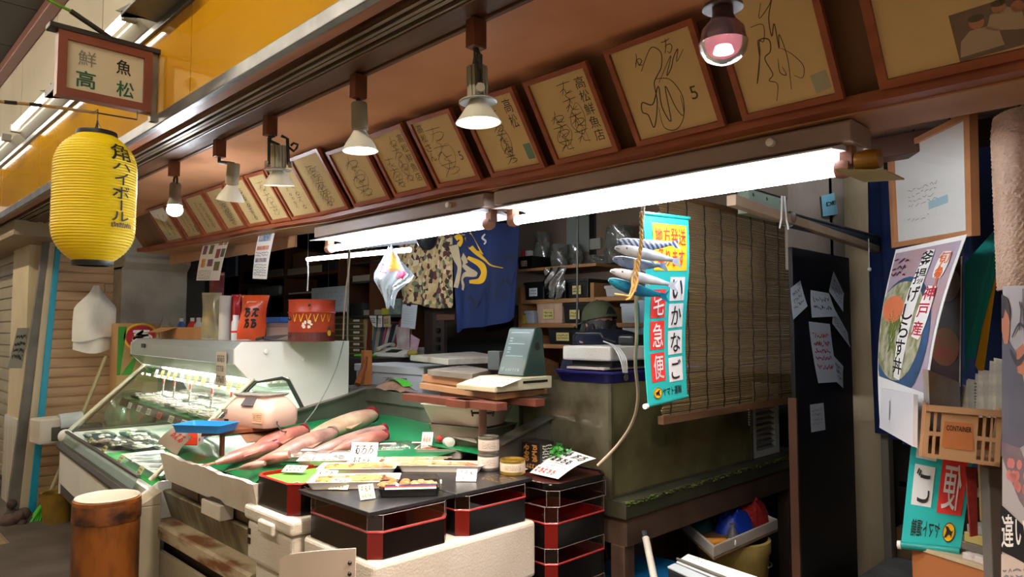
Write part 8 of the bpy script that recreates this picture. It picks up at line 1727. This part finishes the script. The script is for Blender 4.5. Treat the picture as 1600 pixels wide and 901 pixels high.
mb=MB();mb.prism([F(fu,fv,.002),F(1-fu,fv,.002),F(1-fu,1-fv,.002),F(fu,1-fv,.002)],n*.0015);obj('glass',mb,clear('certificate_glass','#fdfdfd',.035,.02),t)
hk=pD(1455,160,2.45);hz=V((hk.x,hk.y,2.30))
for u in(.2,.8):mb=MB();mb.tube([F(u,.99,0),hk],.003,5);obj('string',mb,STEELD,t)
mb=MB();mb.tube([hk,V((hk.x,hk.y,2.495))],.004,5);obj('hook',mb,STEELD,t)
# shirasu bowl poster
o,fk,n,P4=psheet('food_poster',[(1400,390,2.72),(1511,366,2.08),(1444,707,2.10),(1375,662,2.60)],'poster of a rice bowl with egg yolk and black brush lettering hanging under the certificate','poster',WHITEP,bend=lambda u,v:.03*math.sin(math.pi*v))
f,f1,f2,f3=fk(.002),fk(.0032),fk(.0044),fk(.0056)
def region(mb,g,u0,v0,u1,v1,nu=6,nv=10):mb.grid(lambda u,v:g(u0+(u1-u0)*u,v0+(v1-v0)*v),nu,nv)
mb=MB();region(mb,f,.03,.26,.97,.975);pic=obj('picture',mb,mat('print_mauve','#b09090',.5,col2='#a8a0b4',vs=4),o)
mb=MB()
def disc(mb,g,cu,cv,ru,rv,clipu=.03,clipv=.26,rings=6,n=36):
    vs=[g(max(cu,clipu),cv)];fs=[]
    for i in range(1,rings+1):
        for k in range(n):
            a=6.283*k/n;vs.append(g(min(.97,max(clipu,cu+ru*i/rings*math.cos(a))),min(.97,max(clipv,cv+rv*i/rings*math.sin(a)))))
    for k in range(n):fs.append((0,1+k,1+(k+1)%n))
    for i in range(rings-1):
        for k in range(n):a=1+i*n+k;b=1+i*n+(k+1)%n;fs.append((a,a+n,b+n,b))
    mb.add(vs,fs)
mb=MB();disc(mb,f1,.40,.50,.52,.32);obj('bowl_print',mb,mat('print_bowl_blue','#3a5a80',.5,col2='#26384c',vs=5),pic)
mb=MB();disc(mb,f2,.36,.53,.46,.265);rice=obj('rice_print',mb,mat('print_rice','#b8b49c',.5,col2='#7d8052',vs=22,vlo=.42,vhi=.62),pic)
mb=MB();disc(mb,f3,.24,.64,.20,.075);obj('yolk_print',mb,mat('print_yolk','#d87850',.45),rice)
mb=MB()
for k in range(26):rr2=random.Random(k);u=.18+rr2.random()*.26;v=.38+rr2.random()*.18;stroke(mb,f3,[(u,v),(u+.03,v+.04),(u+.02-.05*rr2.random(),v+.08)],.018,.5)
obj('green_print',mb,mat('print_seaweed','#6a7438',.5),rice)
cols_=[('釜揚げしらす丼',.42,.265,.62,.955)]
mb=MB();stroke(mb,f3,[(.62,.955),(.57,.8),(.52,.62),(.50,.45),(.46,.28)],.20,.45);stroke(mb,f3,[(.86,.93),(.82,.80)],.16,.45);stroke(mb,f3,[(.80,.76),(.76,.6),(.72,.50)],.19,.45);obj('white_outline',mb,WHITEP,pic)
f4=fk(.0068);mb=MB()
for i,ch in enumerate('釜揚げしらす丼'):
    cu,cv=.60-.022*i,.91-.094*i;write(mb,f4,ch,cu-.085,cv-.042,cu+.085,cv+.042,.012)
for i,ch in enumerate('香る'):pass
obj('black_lettering',mb,INK,pic)
mb=MB()
for i,ch in enumerate('神戸産'):cu,cv=.79-.025*i,.725-.088*i;write(mb,f4,ch,cu-.08,cv-.036,cu+.08,cv+.036,.012)
obj('red_lettering',mb,mat('print_crimson','#b8203a',.5),pic)
mb=MB()
for i,ch in enumerate('春の味'[:2]if False else '旬'):write(mb,f4,ch,.78,.87-.08*i,.92,.93-.08*i,.01)
squiggle(mb,f4,random.Random(3),.78,.80,.88,.86,.5,.02,.2);obj('orange_lettering',mb,mat('print_orange_red','#d86a3a',.5),pic)
mb=MB();lines(mb,f3,.06,.82,.32,.94,3,5,.02,.5);obj('small_lettering',mb,mat('print_darkred','#5a1a22',.5),pic)
# brochure pocket at the foot of the poster
o,fk,n,P4=psheet('brochure_stack',[(1380,606,2.42),(1431,616,2.10),(1430,698,2.06),(1377,668,2.42)],'stack of white brochures pinned to the foot of the rice bowl poster','brochures',mat('brochure_white','#d4d2d4',.6),.012);mb=MB();write(mb,fk(.0075),'||||',.28,.25,.36,.7)if False else stroke(mb,fk(.0075),[(.32,.75),(.33,.5),(.32,.3)],.03);obj('small_lettering',mb,mat('ink_grey'),o)
# dark food poster and turquoise banner behind
o,fk,n,P4=psheet('dark_food_poster',[(1446,425,2.75),(1505,400,2.6),(1502,604,2.6),(1446,590,2.75)],'dark poster of grilled food half hidden behind the rice bowl poster','poster',mat('poster_dark_food','#2c1a18',.4,col2='#5a2420',vs=6));mb=MB();disc(mb,fk(.003),.65,.80,.3,.13,.02,.02);obj('shell_print',mb,mat('print_shell','#8d7a70',.5),o);mb=MB();disc(mb,fk(.003),.55,.30,.4,.16,.02,.02);mb0=MB();mb0.tube([P4[0],V((P4[0].x,P4[0].y,2.499))],.002,5);mb0.tube([P4[1],V((P4[1].x,P4[1].y,2.499))],.002,5);obj('hanging_string',mb0,STEELD,o);obj('food_print',mb,mat('print_food_red','#a8402a',.5,col2='#6d6a28',vs=12),o);mb=MB();region(mb,fk(.004),.96,.0,1.,1.,1,8);obj('white_edge',mb,WHITEP,o)
P4=[pD(1507,412,2.42),pD(1566,346,2.2),pD(1532,470,2.25),pD(1508,590,2.42)]
t=thing('folded_banner','folded turquoise and yellow banner hanging right of the certificate','banner',P4[3]);fn=lambda u,v:(P4[0]*(1-u)+P4[1]*u)*(1-v)+(P4[3]*(1-u)+P4[2]*u)*v;mb=MB();mb.sheet(fn,6,8,.002);cl=obj('cloth',mb,TEAL,t);f=lambda u,v:fn(u,1-v)-YAW_F*.004;f1=lambda u,v:fn(u,1-v)-YAW_F*.006;mb=MB();poly(mb,f,[(.0,.28),(.8,.18),(.86,.72),(.0,.76)]);yb=obj('yellow_block',mb,YEL,cl);mb=MB();write(mb,f1,'地方',.04,.3,.8,.68,.02);obj('lettering',mb,REDP,yb)
P5=[pD(1566,346,2.18),pD(1569,372,2.16),pD(1543,655,2.22),pD(1520,560,2.24)];Pf=[pD(1562,362,2.19),pD(1567,382,2.18),pD(1522,560,2.22),pD(1508,556,2.26)];mb=MB();mb.slab(*Pf,.002);obj('fold',mb,TEAL,t);Pg=[pD(1550,430,2.2),pD(1562,400,2.19),pD(1536,590,2.21),pD(1524,570,2.23)];mb=MB();mb.slab(Pg[0],Pg[1],Pg[2],Pg[3],.002);obj('yellow_fold',mb,YEL,t);Ph=[pD(1532,570,2.22),pD(1541,585,2.21),pD(1538,640,2.21),pD(1531,620,2.22)];mb=MB();mb.slab(*Ph,.002);obj('red_fold',mb,REDP,t)
# mirrored lower banner (seen from its back)
P4=[pD(1424,690,2.30),pD(1521,712,2.2),pD(1500,861,2.18),pD(1408,851,2.28)]
def lower_banner():
    t=thing('lower_banner','turquoise banner seen from the back with mirrored lettering, hanging below the crate','banner',P4[3]);a,b,c,d=P4;n=(b-a).cross(d-a).normalized();n=n if n.dot(CPOS-a)>0 else-n
    fn=lambda u,v:(a*(1-u)+b*u)*(1-v)+(d*(1-u)+c*u)*v+n*(.006*math.sin(4*u)*math.sin(3*v));mb=MB();mb.sheet(fn,10,14,.002);cl=obj('cloth',mb,TEAL,t,smooth=True);f=lambda u,v:fn(1-u,1-v)+n*.0025;f1=lambda u,v:fn(1-u,1-v)+n*.0050
    for nm,m,box,tx,tm in(('red_cell',REDP,(.06,.36,.46,.92),'便',GREYW),('white_cell',GREYW,(.56,.40,.90,.80),'ご',INK),('white_cell',GREYW,(.56,.86,.90,1.0),None,INK)):
        mb=MB();region(mb,f,box[0],box[1],box[2],box[3],4,4);o=obj(nm,mb,m,cl)
        if tx:mb=MB();w,h=box[2]-box[0],box[3]-box[1];write(mb,f1,tx,box[0]+w*.14,box[1]+h*.08,box[2]-w*.14,box[3]-h*.08,.006);obj('lettering',mb,tm,o)
    mb=MB();ellipse(mb,f,.22,.18,.10,.10);lg=obj('round_emblem',mb,YEL,cl);mb=MB();poly(mb,f1,[(.14,.22),(.17,.19),(.2,.2),(.24,.235),(.29,.24),(.26,.2),(.27,.16),(.29,.12),(.25,.13),(.22,.16),(.19,.15),(.17,.12),(.17,.17)]);ellipse(mb,f1,.22,.18,.10,.10,24,inner=.9);obj('dark_mark',mb,INK,lg);mb=MB();write(mb,f,'ヤマト運輸',.37,.10,.86,.27,.012);obj('lettering',mb,INK,cl)
    mb=MB();mb.tube([d,c],.012,12);obj('rod',mb,mat('rod_teal'),t,smooth=True);mb=MB();e=(d-c).normalized();mb.lathe([(.004,0),(.013,0),(.013,.01),(.004,.01)],14,Matrix.Translation(d)@e.to_track_quat('Z','Y').to_matrix().to_4x4());obj('rod_end',mb,WHITEPL,t)
lower_banner()
# plastic crate of newspapers
CRATE=mat('crate_beige','#b8906a',.5,col2='#a67c56',vs=5);A,B,C_,D_=pD(1447,632,2.02),pD(1567,641,1.94),pD(1562,729,1.94),pD(1441,713,2.02)
bkv=(V((A.x,A.y,0))/V((A.x,A.y,0)).length)*.22;t=thing('plastic_crate','beige plastic crate marked CONTAINER with folded newspapers, at the right','crate',D_.lerp(C_,.5));nrm=-(B-A).cross(D_-A).normalized();nrm=nrm if nrm.dot(CPOS-A)>0 else-nrm
F=lambda u,v,k=0:(D_*(1-u)+C_*u)*(1-v)+(A*(1-u)+B*u)*v+nrm*k
mb=MB()
def bar(u0,v0,u1,v1,k0=-.008,k1=0.):mb.prism([F(u0,v0,k0),F(u1,v0,k0),F(u1,v1,k0),F(u0,v1,k0)],nrm*(k1-k0))
bar(0,0,1,.07);bar(0,.88,1,1,-.008,.008);bar(0,.0,.07,.9);bar(.93,0,1,.9);bar(.22,.0,.70,.88);bar(.07,.42,.22,.5);bar(.70,.42,.93,.5);bar(.12,.06,.16,.88);bar(.76,.06,.80,.88);bar(.86,.06,.885,.88);obj('front',mb,CRATE,t)
mb=MB();mb.slab(F(0,0,-.008),F(0,1,-.008),F(0,1,-.008)+bkv,F(0,0,-.008)+bkv,.008);obj('side',mb,CRATE,t);mb=MB();mb.slab(F(1,0,-.008),F(1,1,-.008),F(1,1,-.008)+bkv,F(1,0,-.008)+bkv,.008);obj('side',mb,CRATE,t);mb=MB();mb.slab(F(0,0,-.008)+bkv,F(1,0,-.008)+bkv,F(1,1,-.008)+bkv,F(0,1,-.008)+bkv,.008);obj('back',mb,CRATE,t);mb=MB();mb.slab(F(0,.02,-.008),F(1,.02,-.008),F(1,.02,-.008)+bkv,F(0,.02,-.008)+bkv,.008);obj('bottom',mb,CRATE,t)
f=lambda u,v:F(.24+.42*u,.22+.5*v,.0015);mb=MB();poly(mb,f,[(.05,0),(.95,.0),(1,.1),(.92,1),(.06,1),(0,.1)]);lb=obj('label',mb,mat('label_orange_tan','#b8703a',.6,col2='#a8623a',vs=9),t);mb=MB();write(mb,lambda u,v:F(.24+.42*u,.22+.5*v,.0025),'CONTAINER',.12,.66,.90,.86,.02);obj('lettering',mb,mat('ink_dark_brown','#2c1a10',.6),lb)
r=random.Random(17);NP=[mat('news_%d'%i,c_,.7,col2='#7d756a',vs=26)for i,c_ in enumerate(('#a89c8a','#b4a48c','#98917f'))]
for i in range(9):
    x0=1500+7.2*i;dpt=2.12-.012*i;y1=604-5.5*i+r.uniform(-5,5);q0,q1=pD(x0,652,dpt),pD(x0+11,652,dpt-.01);q2,q3=pD(x0+2+r.uniform(-4,4),y1-3,dpt+.03),pD(x0+13+r.uniform(-3,3),y1,dpt+.02)
    fn=lambda u_,v_,q0=q0,q1=q1,q2=q2,q3=q3:(q0*(1-u_)+q1*u_)*(1-v_)+(q2*(1-u_)+q3*u_)*v_-YAW_F*(.012*math.sin(3*u_));mb=MB();mb.sheet(fn,5,6,.006);o=obj('newspaper',mb,NP[i%3],smooth=True,label='folded newspaper standing in the beige crate',cat='newspaper',group='newspapers in the crate');g=lambda u_,v_,fn=fn:fn(u_,v_)-YAW_F*.005;mb=MB();lines(mb,g,.1,.2,.9,.95,9,i,.04);obj('print',mb,INK,o)
    if i in(4,6,8):mb=MB();scrawl(mb,g,random.Random(40+i),.3,.4,.8,.9,.4,.08,2);obj('red_print',mb,mat('print_news_red','#a8383a',.6),o)
for i,(px,l)in enumerate((((1462,628),'bundle of pale envelopes at the left of the crate'),)):
    p=F(.06,.5,-.03)+bkv*.3;mb=MB();fn=lambda u,v:p+RIGHT*(.11*u)+V((0,0,.17*v-.04*u))+YAW_F*.03*u;mb.sheet(fn,4,4,.02);o=obj('envelope_bundle',mb,mat('envelope_tan','#8d7c6a',.7,col2='#a8b4c0',vs=7),label=l,cat='envelopes')
hk=[F(.1,1,0),F(.9,1,0)];mb=MB();mb.tube([F(.98,1,-.008)+bkv*.8,F(.98,1,-.008)+bkv*.8+V((0,0,.06)),V((-.285,(F(.98,1,0)+bkv).y,F(.98,1,0).z+.05))],.005,6);obj('hook',mb,STEEL,t)
# shelf post, tan cabinet, cartons and strap under the crate
p=pD(1557,760,2.02);t=thing('shelf_post','grey metal post at the right below the crate','post',(p.x,p.y,0));mb=MB();mb.M=rotz((p.x,p.y,0),45);mb.cbox((0,.02,.53),(.042,.04,1.06));obj('post',mb,mat('post_grey','#77716a',.5,col2='#68625b',vs=5),t,bev=.003)
zc_=pD(1485,861,2.2).z;a=pD(1424,861,2.28);b=pD(1546,862,2.05);dv=(b-a).normalized();pv=V((-dv.y,dv.x,0));pv=pv if pv.dot(YAW_F)>0 else-pv
def cab(name,u0,u1,v0,v1,z0,z1,m,label,cat,bev=.003):
    mb=MB();P=[a+dv*u0+pv*v0,a+dv*u1+pv*v0,a+dv*u1+pv*v1,a+dv*u0+pv*v1];mb.hexa([V((p_.x,p_.y,z0))for p_ in P],[V((p_.x,p_.y,z1))for p_ in P]);return obj(name,mb,m,bev=bev,label=label,cat=cat)
Lc=(b-a).length;cb=cab('tan_cabinet',0,Lc,0,.35,0,zc_-.012,mat('cabinet_orange_tan','#a86a3e',.5,col2='#9a5e34',vs=3),'plain orange-tan wooden cabinet below the lower banner','cabinet');mb=MB();P=[a-dv*.005-pv*.005,b-pv*.005,b+pv*.355,a-dv*.005+pv*.355];mb.hexa([V((p_.x,p_.y,zc_-.012))for p_ in P],[V((p_.x,p_.y,zc_))for p_ in P]);obj('top',mb,mat('cabinet_top_pale','#b8a888',.5),cb)
cab('patterned_paper',.17,Lc-.01,.005,.25,zc_+.0005,zc_+.02,mat('paper_floral','#c8c4c0',.6,col2='#b89a9c',vs=40,vlo=.55,vhi=.6),'stack of pale patterned papers on the orange-tan cabinet','papers')
for i,(h0,h1,c_,l)in enumerate(((.0205,.045,'#5f5a50','dark grey book lowest in the pile behind the lower banner'),(.0455,.075,'#a89c5a','yellowish book in the pile behind the lower banner'),(.0755,.10,'#8d8d8a','grey book topmost in the pile behind the lower banner'))):cab('book',.15+.01*i,Lc-.015,.03,.24,zc_+h0,zc_+h1,mat('book_c%d'%i,c_,.6),l,'book')
yc=cab('yellow_carton',.17,Lc-.03,.09,.22,zc_+.1005,zc_+.30,mat('carton_yellow_old','#b89a5a',.6,col2='#a8884c',vs=5),'faded yellow carton with red round print behind the red strap','carton');f=lambda u,v:a+dv*(.17+(Lc-.20)*u)+pv*.088+V((0,0,zc_-a.z+.1005+.2*v));mb=MB();ellipse(mb,f,.55,.62,.36,.26,inner=.88);squiggle(mb,f,random.Random(3),.35,.45,.75,.8,.7,.04,.4);obj('red_print',mb,RED,yc)
o,fk,n,P4=psheet('red_strap',[(1508,728,2.03),(1525,730,2.03),(1527,836,2.02),(1516,838,2.02)],'dark red woven strap hanging under the crate','strap',mat('strap_red','#6d1a18',.7,col2='#8d2a24',vs=40),.006)
mb=MB();c_=pD(1540,737,2.05);mb.ball(c_,.011,12,8);obj('glass_knob',mb,mat('knob_pale','#b8c0c4',.2),smooth=True,label='small pale glass knob above the faded yellow carton',cat='knob')
# poster with a man at the right edge
o,fk,n,P4=psheet('person_poster',[(1567,447,1.80),(1640,443,1.66),(1640,960,1.66),(1566,960,1.80)],'poster of a man in grey holding fishing gear, at the right edge of the picture','poster',mat('poster_grey_sky','#b4aeae',.5,col2='#a8a2a4',vs=3),bend=lambda u,v:-.02*u);f,f1,f2,f3=[(lambda g:lambda u,v:g(min(1.,u/.58),v))(fk(k_))for k_ in(.002,.003,.004,.005)]
mb=MB();poly(mb,f,[(0,.62),(.0,.84),(.06,.84),(.14,.80),(.22,.74),(.32,.58),(.32,.52),(.2,.5),(.0,.50)]);obj('grey_shirt_print',mb,mat('print_shirt','#5f5c68',.6,col2='#4a4854',vs=6),o);mb=MB();poly(mb,f1,[(0,.86),(.0,.93),(.05,.93),(.085,.90),(.09,.86),(.07,.82),(.03,.82)]);poly(mb,f1,[(.16,.80),(.24,.82),(.28,.78),(.26,.72),(.18,.73)]);obj('skin_print',mb,mat('print_skin','#b8765a',.6),o);mb=MB();poly(mb,f2,[(0,.90),(.0,.975),(.06,.965),(.10,.93),(.10,.885),(.075,.91),(.04,.93),(.02,.90)]);obj('hair_print',mb,mat('print_hair','#2c2626',.6),o)
mb=MB();stroke(mb,f2,[(.24,.99),(.25,.9),(.26,.82)],.012);stroke(mb,f2,[(.12,.84),(.2,.88),(.28,.86)],.01);stroke(mb,f2,[(.10,.80),(.18,.76),(.28,.79)],.02);stroke(mb,f2,[(.2,.86),(.22,.92),(.2,.95)],.014);obj('gear_print',mb,mat('print_gear','#3a3438',.6),o)
mb=MB();poly(mb,f1,[(0,.48),(.0,.52),(.2,.50),(.34,.40),(.34,.28),(.2,.34),(.05,.44)]);obj('fish_print',mb,mat('print_fish_dark','#6d5a62',.5,col2='#8d7c80',vs=7),o);mb=MB()
for k in range(14):rr2=random.Random(k+50);ellipse(mb,f2,.08+rr2.random()*.2,.36+rr2.random()*.10,.03,.016,8)
obj('flower_print',mb,mat('print_flower','#c87a74',.5),o)
mb=MB();poly(mb,f2,[(0,.19),(.0,.33),(.12,.30),(.34,.24),(.34,.14),(.15,.17)]);dk=obj('dark_box_print',mb,mat('print_dark_box','#141216',.5),o);mb=MB();write(mb,f3,'違い',.01,.20,.28,.30,.01);obj('white_script',mb,WHITEP,dk);mb=MB();region(mb,f1,0,0,.34,.18,3,3);tx=obj('pale_block',mb,mat('print_pale_block','#c4b4a8',.5),o);mb=MB();lines(mb,f2,.02,.03,.3,.14,6,3,.006);obj('small_lettering',mb,mat('ink_grey'),tx)
# bubble wrap bundle above it
c_=pD(1606,470,1.85);mb=MB();R_=39*1.85/FPX;top=pD(1606,178,1.85).z;bot=pD(1606,450,1.85).z
mb.grid(lambda u,v:V((c_.x+(R_+.003*math.sin(60*6.283*u/2)*math.sin(150*v))*math.cos(6.283*u)*(1-.3*max(0,v-.9)*8*.4),c_.y+(R_+.003*math.sin(60*6.283*u/2)*math.sin(150*v))*math.sin(6.283*u),bot+(top-bot)*v+.006*math.sin(9*u))),96,90,True);o=obj('bubble_wrap_roll',mb,mat('bubble_wrap','#c8a892',.3,col2='#b8947c',vs=9,bump=.4,bs=70),smooth=True,label='hanging roll of bubble wrap at the right edge above the poster of a man',cat='roll')
mb=MB();mb.tube([V((c_.x,c_.y,top-.02)),V((c_.x,c_.y,2.258))],.004,6);obj('hanging_cord',mb,STEELD,o)
# tan beam, dark beam and hooks over the passage
mb=MB();q0=pY(1340,240,2.9);mb.box((q0.x-.05,2.86,pY(1400,246,2.9).z),(-.28,2.96,pY(1400,214,2.9).z));struct('beam_passage',mb,mat('beam_dark_red','#4d2a1c',.5,col2='#3a2016',vs=4),bev=.003)
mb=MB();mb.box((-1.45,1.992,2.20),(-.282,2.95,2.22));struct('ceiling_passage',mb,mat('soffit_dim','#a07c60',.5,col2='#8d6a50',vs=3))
p=pZ(1343,183,2.199);mb=MB();mb.tube([p,p-V((0,0,.03)),p-V((.01,0,.045))],.004,6);obj('screw_hook',mb,STEELD,label='small dark screw hook in the passage ceiling left of the certificate',cat='hook')

# unseen tube lamp added to brighten the passage, above its low ceiling edge
t=thing('passage_lamp','tube lamp under the inner ceiling at the back of the passage','light',(-.9,3.6,2.45));mb=MB();mb.box((-.95,3.1,2.46),(-.85,4.2,2.499));obj('housing',mb,mat('batten_enamel'),t,bev=.005);mb=MB();mb.tube([(-.9,3.15,2.435),(-.9,4.15,2.435)],.015,10);obj('tube',mb,mat('inner_tube_light'),t,smooth=True)
